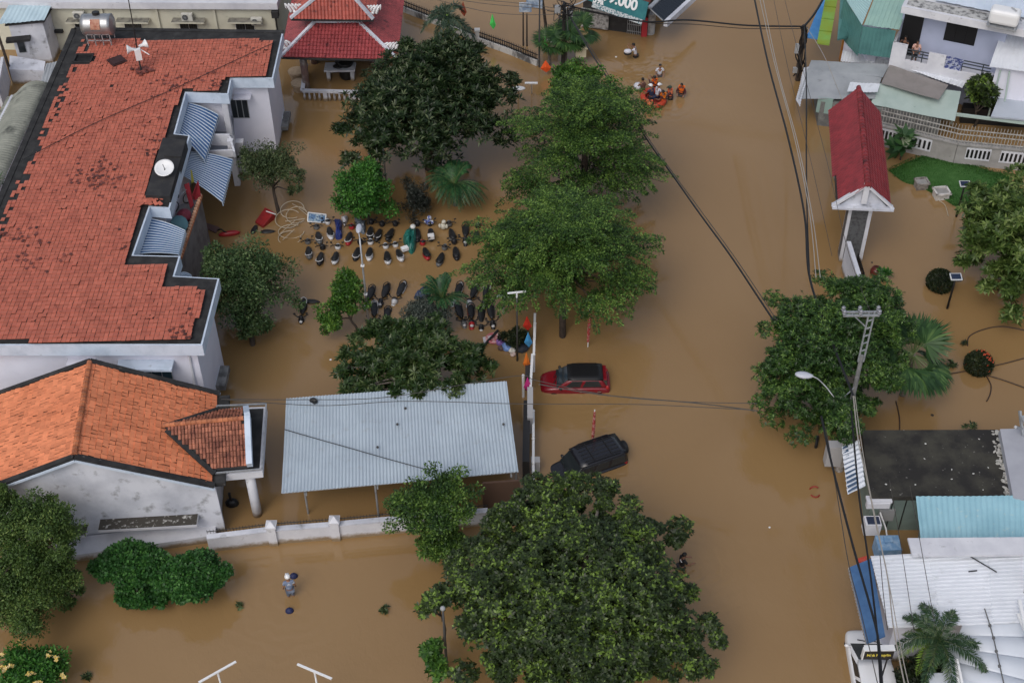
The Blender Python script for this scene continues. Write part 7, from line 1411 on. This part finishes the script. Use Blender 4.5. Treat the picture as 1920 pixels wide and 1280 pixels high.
def rolled_flag(b, ytop, label):
    p = P(*b); h = hgt(p, ytop); m = MB(); m.tube([p - Vector((0, 0, .4)), p + Vector((.03, 0, h))], .03, 6); m.m = 1; m.tube([p + Vector((.0, -.02, h * .15)), p + Vector((.02, -.02, h * .5)), p + Vector((.03, -.02, h * .95))], [.07, .09, .05], 8); return tag(m.build('rolled_flag', [WMETAL, M('furled red cloth', (.3, .02, .02), (.5, .3, .28), 6)]), label, 'flag', 'furled red flags on poles in the road')
rolled_flag((1102, 650), 578, 'furled red flag on a white pole beside the dark street tree trunk'); rolled_flag((1111, 830), 768, 'furled red and white flag on a pole between the red car and the black car')
# garden things
def solar(b, ytop, label):
    t, tp = lamp_pole(b, ytop, label, 1, 'solar lamps in the flooded garden', r=.06, mat=BLACKM); m = MB(); rm = Matrix.Rotation(R(12), 3, 'X'); m.box(tp + Vector((0, 0, .08)), (.66, .5, .05), mat=rm); pn = m.build('solar_panel', M('pale panel edge', (.5, .52, .54)), t); m = MB(); m.box(tp + Vector((0, -.0, .11)), (.54, .38, .02), mat=rm); m.build('cells', M('navy solar cells', (.02, .03, .06), rough=.2), pn); m = MB(); m.ball(tp + Vector((.12, 0, -.05)), (.35, .28, .07)); m.build('lamp_disc', BLACKM, t, smooth=True)
solar((1793, 406), 347, 'black solar lamp post on the edge of the green lawn'); solar((1776, 578), 521, 'black solar lamp post beside the dark clipped ball')
def planter(px, s_, label, mat):
    b = P(*px, .0); t = empty('square_planter', b, label, 'planter', 'stone planters on the lawn edge'); m = MB(); rm = .12; m.box(b + Vector((0, 0, .18)), (.78 * s_, .6 * s_, .55), rz=rm); m.build('box', mat, t); m = MB()
    for dx, dy, sx, sy in ((-.4, 0, .1, .78), (.4, 0, .1, .78), (0, -.36, .9, .1), (0, .36, .9, .1)): q = Matrix.Rotation(rm, 3, 'Z') @ Vector((dx * s_, dy * s_, 0)); m.box(b + q + Vector((0, 0, .5)), (sx * s_, sy * s_, .12), rz=rm)
    m.build('rim', mat, t); m = MB(); m.box(b + Vector((0, 0, .47)), (.68 * s_, .56 * s_, .03), rz=rm); m.build('soil', CONC, t)
planter((1726, 352), .95, 'grimy stone planter box on the lawn, left of the pair', M('grimy planter stone', (.3, .28, .26), (.14, .12, .11), 3)); planter((1763, 370), 1.1, 'clean white planter box on the lawn edge, right of the pair', M('white planter stone', (.6, .58, .56), (.45, .43, .4), 3))
m = MB(); p = P(1642, 512); m.tube([p - Vector((0, 0, .3)), p + Vector((0, 0, .15)), p + Vector((0, 0, .38)), p + Vector((0, 0, .4)), p + Vector((0, 0, .2))], [.28, .36, .28, .2, .18], 14, cap=False); m.tube([p + Vector((0, 0, .25)), p + Vector((0, 0, .26))], .2, 12); tag(m.build('round_pot', M('dark red glaze', (.12, .025, .02), rough=.3), smooth=True), 'round dark red pot floating near the roadside tree', 'pot')
HOSE = M('dark garden hose', (.05, .03, .02))
for pts, lb in (([(1814, 648), (1818, 630), (1846, 617), (1880, 612), (1925, 620)], 'dark hose curving over the garden water at the right edge'), ([(1745, 705), (1790, 699), (1830, 692), (1880, 682), (1925, 670)], 'dark hose running through the flowering clipped ball'), ([(1852, 704), (1880, 712), (1925, 728)], 'dark hose leading down right from the flowering clipped ball'), ([(1848, 702), (1858, 722), (1856, 740), (1850, 752)], 'short hose end curling below the flowering clipped ball'), ([(1680, 752), (1686, 780), (1687, 806)], 'thin dark line dropping to the rear edge of the black roof')):
    m = MB(); m.tube(smooth_line([P(x, y, .03) for x, y in pts], 6), .035, 6); tag(m.build('garden_hose', HOSE), lb, 'hose', 'hoses in the flooded garden')
m = MB(); m.tube(smooth_line([P(1760, 376, .04), P(1772, 385, .04), P(1778, 405, .03)], 5), .025, 6); tag(m.build('garden_hose', WIRE), 'pale hose end beside the white planter box', 'hose', 'hoses in the flooded garden')
for (x, y, r_, lb) in ((1443, 988, .06, 'tiny white scrap floating in the road near the huge tree'), (620, 674, .08, 'small white scrap floating in the yard above the zinc shelter'), (1155, 107, .09, 'dark scrap of debris in the road near the man with the white load'), (1635, 492, .08, 'tiny dark scrap in the garden water by the gate'), (1748, 778, .1, 'small leaf scrap behind the black mouldy roof')): blob('floating_scrap', (x, y), r_, WMETAL if 'white' in lb else WOOD, lb, 'debris', 'floating scraps', z=.0, sq=.4)
# ================================================================ PEOPLE
def skin_obj(name, joints, bones, mat, parent, sub=2):
    """one continuous surface grown round a jointed skeleton"""
    bm = bmesh.new(); ly = bm.verts.layers.skin.verify(); vs = {}
    for k, (p, r_) in joints.items(): v = bm.verts.new(p); r_ = r_ if isinstance(r_, tuple) else (r_, r_); v[ly].radius = r_; v[ly].use_root = (k == next(iter(joints))); vs[k] = v
    for a_, b_ in bones: bm.edges.new((vs[a_], vs[b_]))
    me = bpy.data.meshes.new(name); bm.to_mesh(me); bm.free(); me.materials.append(mat); o = bpy.data.objects.new(name, me); COL.objects.link(o); o.parent = parent
    md = o.modifiers.new('skin', 'SKIN'); md.use_smooth_shade = True; subsurf(o, sub); return o
def person(px, face, label, shirt, vest=None, trousers=M('dark wet trousers', (.03, .03, .035)), arms='down', hair=HAIR, hat=None, z0=-.85, lean=.1, sleeves=True, head_turn=0., depth=None, skin=SKIN, vis=None):
    """face: angle the person looks to (0 = away from camera); z0 = ground under the feet"""
    b = P(*px, 0) if depth is None else depth; t = empty('person', (b.x, b.y, z0), label, 'person'); t.rotation_euler.z = face
    ly = lean; up = lambda y, z, x=0.: (x, y + ly * max(0, z - .9), z)
    J = {'pel': (up(0, .95), (.15, .11)), 'waist': (up(0, 1.1), (.135, .1)), 'chest': (up(0, 1.32), (.165, .115)), 'neckb': (up(0, 1.45), (.07, .065)), 'neck': (up(.01, 1.52), (.055, .055)), 'head': (up(.03, 1.64), (.085, .10)), 'crown': (up(.02, 1.72), (.07, .085))}
    Bn = [('pel', 'waist'), ('waist', 'chest'), ('chest', 'neckb'), ('neckb', 'neck'), ('neck', 'head'), ('head', 'crown')]
    pose = {'down': ((.24, .02, 1.15), (.26, .14, .93)), 'forward': ((.26, .16, 1.18), (.2, .4, 1.12)), 'raised': ((.26, .2, 1.34), (.16, .34, 1.55)), 'bent': ((.3, .05, 1.16), (.22, .2, 1.02))}[arms]
    for s_, n_ in ((-1, 'l'), (1, 'r')):
        J['sh' + n_] = (up(0, 1.41, s_ * .18), .058); e, h = pose; e = (e[0] * s_, e[1] + ly * (e[2] - .9), e[2]); h = (h[0] * s_, h[1] + ly * (h[2] - .9), h[2]); J['el' + n_] = (e, .042); J['wr' + n_] = (h, .03)
        dv = (Vector(h) - Vector(e)).normalized(); J['ha' + n_] = (tuple(Vector(h) + dv * .08), (.04, .022)); Bn += [('chest', 'sh' + n_), ('sh' + n_, 'el' + n_), ('el' + n_, 'wr' + n_), ('wr' + n_, 'ha' + n_)]
        for q, off in enumerate((-.03, -.01, .01, .03)): J['f%d%s' % (q, n_)] = (tuple(Vector(h) + dv * (.16 - abs(off) * .6) + Vector((off, .02, -.02))), .009); Bn.append(('ha' + n_, 'f%d%s' % (q, n_)))
        J['th' + n_] = (tuple(Vector(h) + dv * .07 + Vector((-s_ * .05, .03, 0))), .01); Bn.append(('wr' + n_, 'th' + n_))
        J['hip' + n_] = ((s_ * .09, 0, .88), .085); J['kn' + n_] = ((s_ * .1, .04, .48), .055); J['an' + n_] = ((s_ * .1, 0, .08), .04); J['to' + n_] = ((s_ * .11, .16, .04), .035); Bn += [('pel', 'hip' + n_), ('hip' + n_, 'kn' + n_), ('kn' + n_, 'an' + n_), ('an' + n_, 'to' + n_)]
    J['nose'] = (tuple(Vector(up(.03, 1.64)) + Vector((0, .10, -.01))), .014); Bn.append(('head', 'nose'))
    skin_obj('body', J, Bn, skin, t)
    def grown(names, g, bones_extra=None): return {k: (J[k][0], tuple(x + g for x in (J[k][1] if isinstance(J[k][1], tuple) else (J[k][1],) * 2))) for k in names}
    cut = lambda a_, b_, u: tuple(Vector(J[a_][0]).lerp(Vector(J[b_][0]), u))
    if shirt:
        g = grown(['chest', 'waist', 'pel', 'shl', 'shr'], .016); g['neckb'] = (J['neckb'][0], (.075, .07)); bs = [('chest', 'waist'), ('waist', 'pel'), ('chest', 'neckb'), ('chest', 'shl'), ('chest', 'shr')]
        if sleeves:
            for n_ in 'lr': u = 1.0 if sleeves == 'long' else .7; g['cu' + n_] = (cut('sh' + n_, 'el' + n_, u), .058); bs.append(('sh' + n_, 'cu' + n_))
            if sleeves == 'long':
                for n_ in 'lr': g['cf' + n_] = (cut('el' + n_, 'wr' + n_, .9), .042); bs.append(('cu' + n_, 'cf' + n_))
        skin_obj('shirt', g, bs, shirt, t)
    g = grown(['pel', 'hipl', 'hipr', 'knl', 'knr'], .018); skin_obj('trousers', g, [('pel', 'hipl'), ('pel', 'hipr'), ('hipl', 'knl'), ('hipr', 'knr')], trousers, t)
    if vest:
        g = {'c': (up(.0, 1.34), (.195, .165)), 'w': (up(0, 1.1), (.18, .15)), 't': (up(0, 1.42), (.15, .13))}; v = skin_obj('life_vest', g, [('c', 'w'), ('c', 't')], vest, t)
        m = MB()
        for z in (1.12, 1.26): m.box(up(0, z), (.4, .345, .035))
        m.build('straps', M('dark strap', (.05, .02, .02)), v, local=True)
    m = MB(); hc = Vector(up(.01, 1.675))
    if hat: m.ball(hc + Vector((0, 0, .02)), (.125, .14, .12), 12, 8, fn=lambda q: Vector((q.x, q.y, max(q.z, -.02)))); m.box(hc + Vector((0, .15, .0)), (.16, .12, .015)); m.build('cap', hat, t, smooth=True, local=True)
    else: m.ball(hc, (.1, .118, .115), 12, 8, fn=lambda q: Vector((q.x, min(q.y, .06) if q.z < .04 else q.y, max(q.z, -.06 if q.y < 0 else .02)))); m.build('hair', hair, t, smooth=True, local=True)
    m = MB()
    for s_ in (-1, 1): m.ball(Vector(up(.03, 1.655)) + Vector((s_ * .035, .092, .01)), .012, 6, 4); m.ball(Vector(up(.03, 1.64)) + Vector((s_ * .092, 0, 0)), (.012, .025, .032), 6, 4)
    m.box(Vector(up(.03, 1.59)) + Vector((0, .09, 0)), (.045, .012, .01)); m.build('face_details', M('dark face detail', (.06, .025, .02)), t, local=True); t.scale = (1.1,) * 3; t.location.z = z0 - .06; return t
SW = M('white wet shirt', (.55, .56, .62), rough=.7); SO = M('orange life vest', (.9, .19, .02), (.8, .13, .015), 7, rough=.55); SO2 = M('pinkish orange life vest', (.9, .28, .14), (.8, .16, .06), 7, rough=.55); SB = M('dark maroon shirt', (.07, .02, .025)); SK = M('black shirt', (.012, .012, .014)); SBR = M('brown wet shirt', (.10, .05, .04)); NAVY = M('navy shirt', (.02, .03, .07))
person((1192, 108), R(75), 'man in a white shirt wading with a white and black load on his shoulder', SW, arms='raised', lean=.25, z0=-.75)
t = empty('bundle', P(1178, 104, .0), 'white and black bundle carried on the shoulder of the wading man', 'bundle'); t.location.z = .75; m = MB(); c = P(1177, 99, .62); m.ball(c + Vector((0, 0, .12)), (.3, .22, .16)); m.build('white_bag', SW, t, smooth=True); m = MB(); m.ball(c - Vector((0, 0, .05)), (.3, .22, .13)); m.build('black_bag', BLACK, t, smooth=True)
person((1236, 143), R(185), 'man in a white T-shirt wading alone with arms held off the water', SW, arms='bent', z0=-.85)
person((1205, 172), R(20), 'man with a dark wet back seen from behind, wading beside a pale bundle', SBR, sleeves=False, arms='forward', z0=-.82)
blob('pale_bundle', (1196, 162), .34, SW, 'pale bundle pushed through the water beside the man with the dark back', 'bundle', z=.25, sq=.8)
person((1228, 167), R(60), 'rescuer in an orange vest with maroon sleeves, behind the raft at its upper side', SB, SO, arms='raised', sleeves='long', z0=-.85)
person((1257, 186), R(80), 'rescuer in a dark green cap and orange vest at the right side of the raft', SB, SO2, arms='forward', sleeves='long', hat=M('dark green cap', (.02, .045, .035)), z0=-.85)
person((1277, 180), R(160), 'rescuer in an orange vest standing apart to the right of the raft', SB, SO, arms='bent', sleeves='long', z0=-.82)
person((1244, 194), R(60), 'rescuer in a bright orange vest leaning on the right rim of the raft', SB, M('bright orange life vest', (.95, .27, .02), (.85, .2, .015), 7), arms='forward', z0=-.85)
person((1217, 205), R(-10), 'rescuer in a pale orange vest at the near left end of the raft', SB, SO2, arms='forward', z0=-.95, sleeves='long')
# the raft and the people in it
c = P(1225, 186, .1); t = empty('rescue_raft', (c.x, c.y, 0), 'orange inflatable oval raft carrying people, pushed by rescuers in vests', 'raft'); RAFT = M('orange raft rubber', (.5, .06, .025), (.4, .045, .02), 3, rough=.4)
m = MB(); rm = Matrix.Rotation(R(12), 3, 'Z'); pts = [c + rm @ Vector((.7 * math.cos(a_), 1.0 * math.sin(a_), .1)) for a_ in np.linspace(0, 2 * math.pi, 33)]; m.tube(pts, .2, 10); m.build('tube', RAFT, t, smooth=True); m = MB(); m.prism([(p.x, p.y) for p in pts[:-1]], -.08, .04); m.build('floor', M('dark raft floor', (.2, .03, .02)), t)
def sitter(px, label, mat, hat=None, face=0.): return person(px, face, label, mat, arms='forward', hat=hat, z0=-.62, trousers=NAVY, lean=.15)
sitter((1221, 189), 'person in navy with a white cap seated at the left of the raft', NAVY, WMETAL, R(40)); sitter((1231, 187), 'person in a white shirt with dark print seated in the middle of the raft', SW, WMETAL, R(-60))
person((1277, 1063), R(-70), 'person in a black shirt holding white paper, wading right of the huge tree', SK, arms='forward', z0=-.85)
m = MB(); q = P(1280, 1050, .55); m.box(q, (.22, .18, .04), rz=.3); tag(m.build('white_paper', WMETAL), 'white paper held by the wader in black beside the huge tree', 'paper')
person((546, 1118), R(15), 'man in a white cap and blue shirt wading alone on the lower left', M('washed blue shirt', (.14, .18, .27), (.5, .52, .56), 5, .5, .6), hat=WMETAL, z0=-.42, trousers=M('grey blue trousers', (.1, .12, .16)), lean=.12)
def buoy(px, label): p = P(*px); m = MB(); m.ball(p, (.2, .17, .2), 14, 8, fn=lambda q: Vector((q.x, q.y, max(q.z, -.05)))); m.tube([p + Vector((0, 0, .18)), p + Vector((0, 0, .24))], .03); return tag(m.build('navy_umbrella', M('navy cloth dome', (.012, .018, .07), rough=.6), smooth=True), label, 'float', 'navy floats by the man in the white cap')
buoy((551, 1080), 'navy dome-shaped float above the man in the white cap'); buoy((543, 1145), 'navy dome-shaped float below the man in the white cap')
bp = A0_w = P(1717, 76, 3.0)
pp_ = PV(1720, 76, P(1691, 12, 7.2), P(1884, 50, 7.2)); dgo = (P(1884, 50, 7.2) - P(1691, 12, 7.2)); dgo.z = 0; dgo.normalize(); pp_ = Vector((pp_.x, pp_.y, 0)) + Vector((-dgo.y, dgo.x, 0)) * .45
person((0, 0), R(170), 'person in a pale pink top looking down from the white balcony', M('pale pink top', (.6, .36, .3)), arms='forward', z0=2.92, depth=pp_)
pp2 = PV(1697, 70, P(1691, 12, 7.2), P(1884, 50, 7.2)); pp2 = Vector((pp2.x, pp2.y, 0)) + Vector((-dgo.y, dgo.x, 0)) * .7
person((0, 0), R(150), 'person in dark clothes with raised arms at the left corner of the white balcony', SK, arms='raised', z0=2.92, depth=pp2)
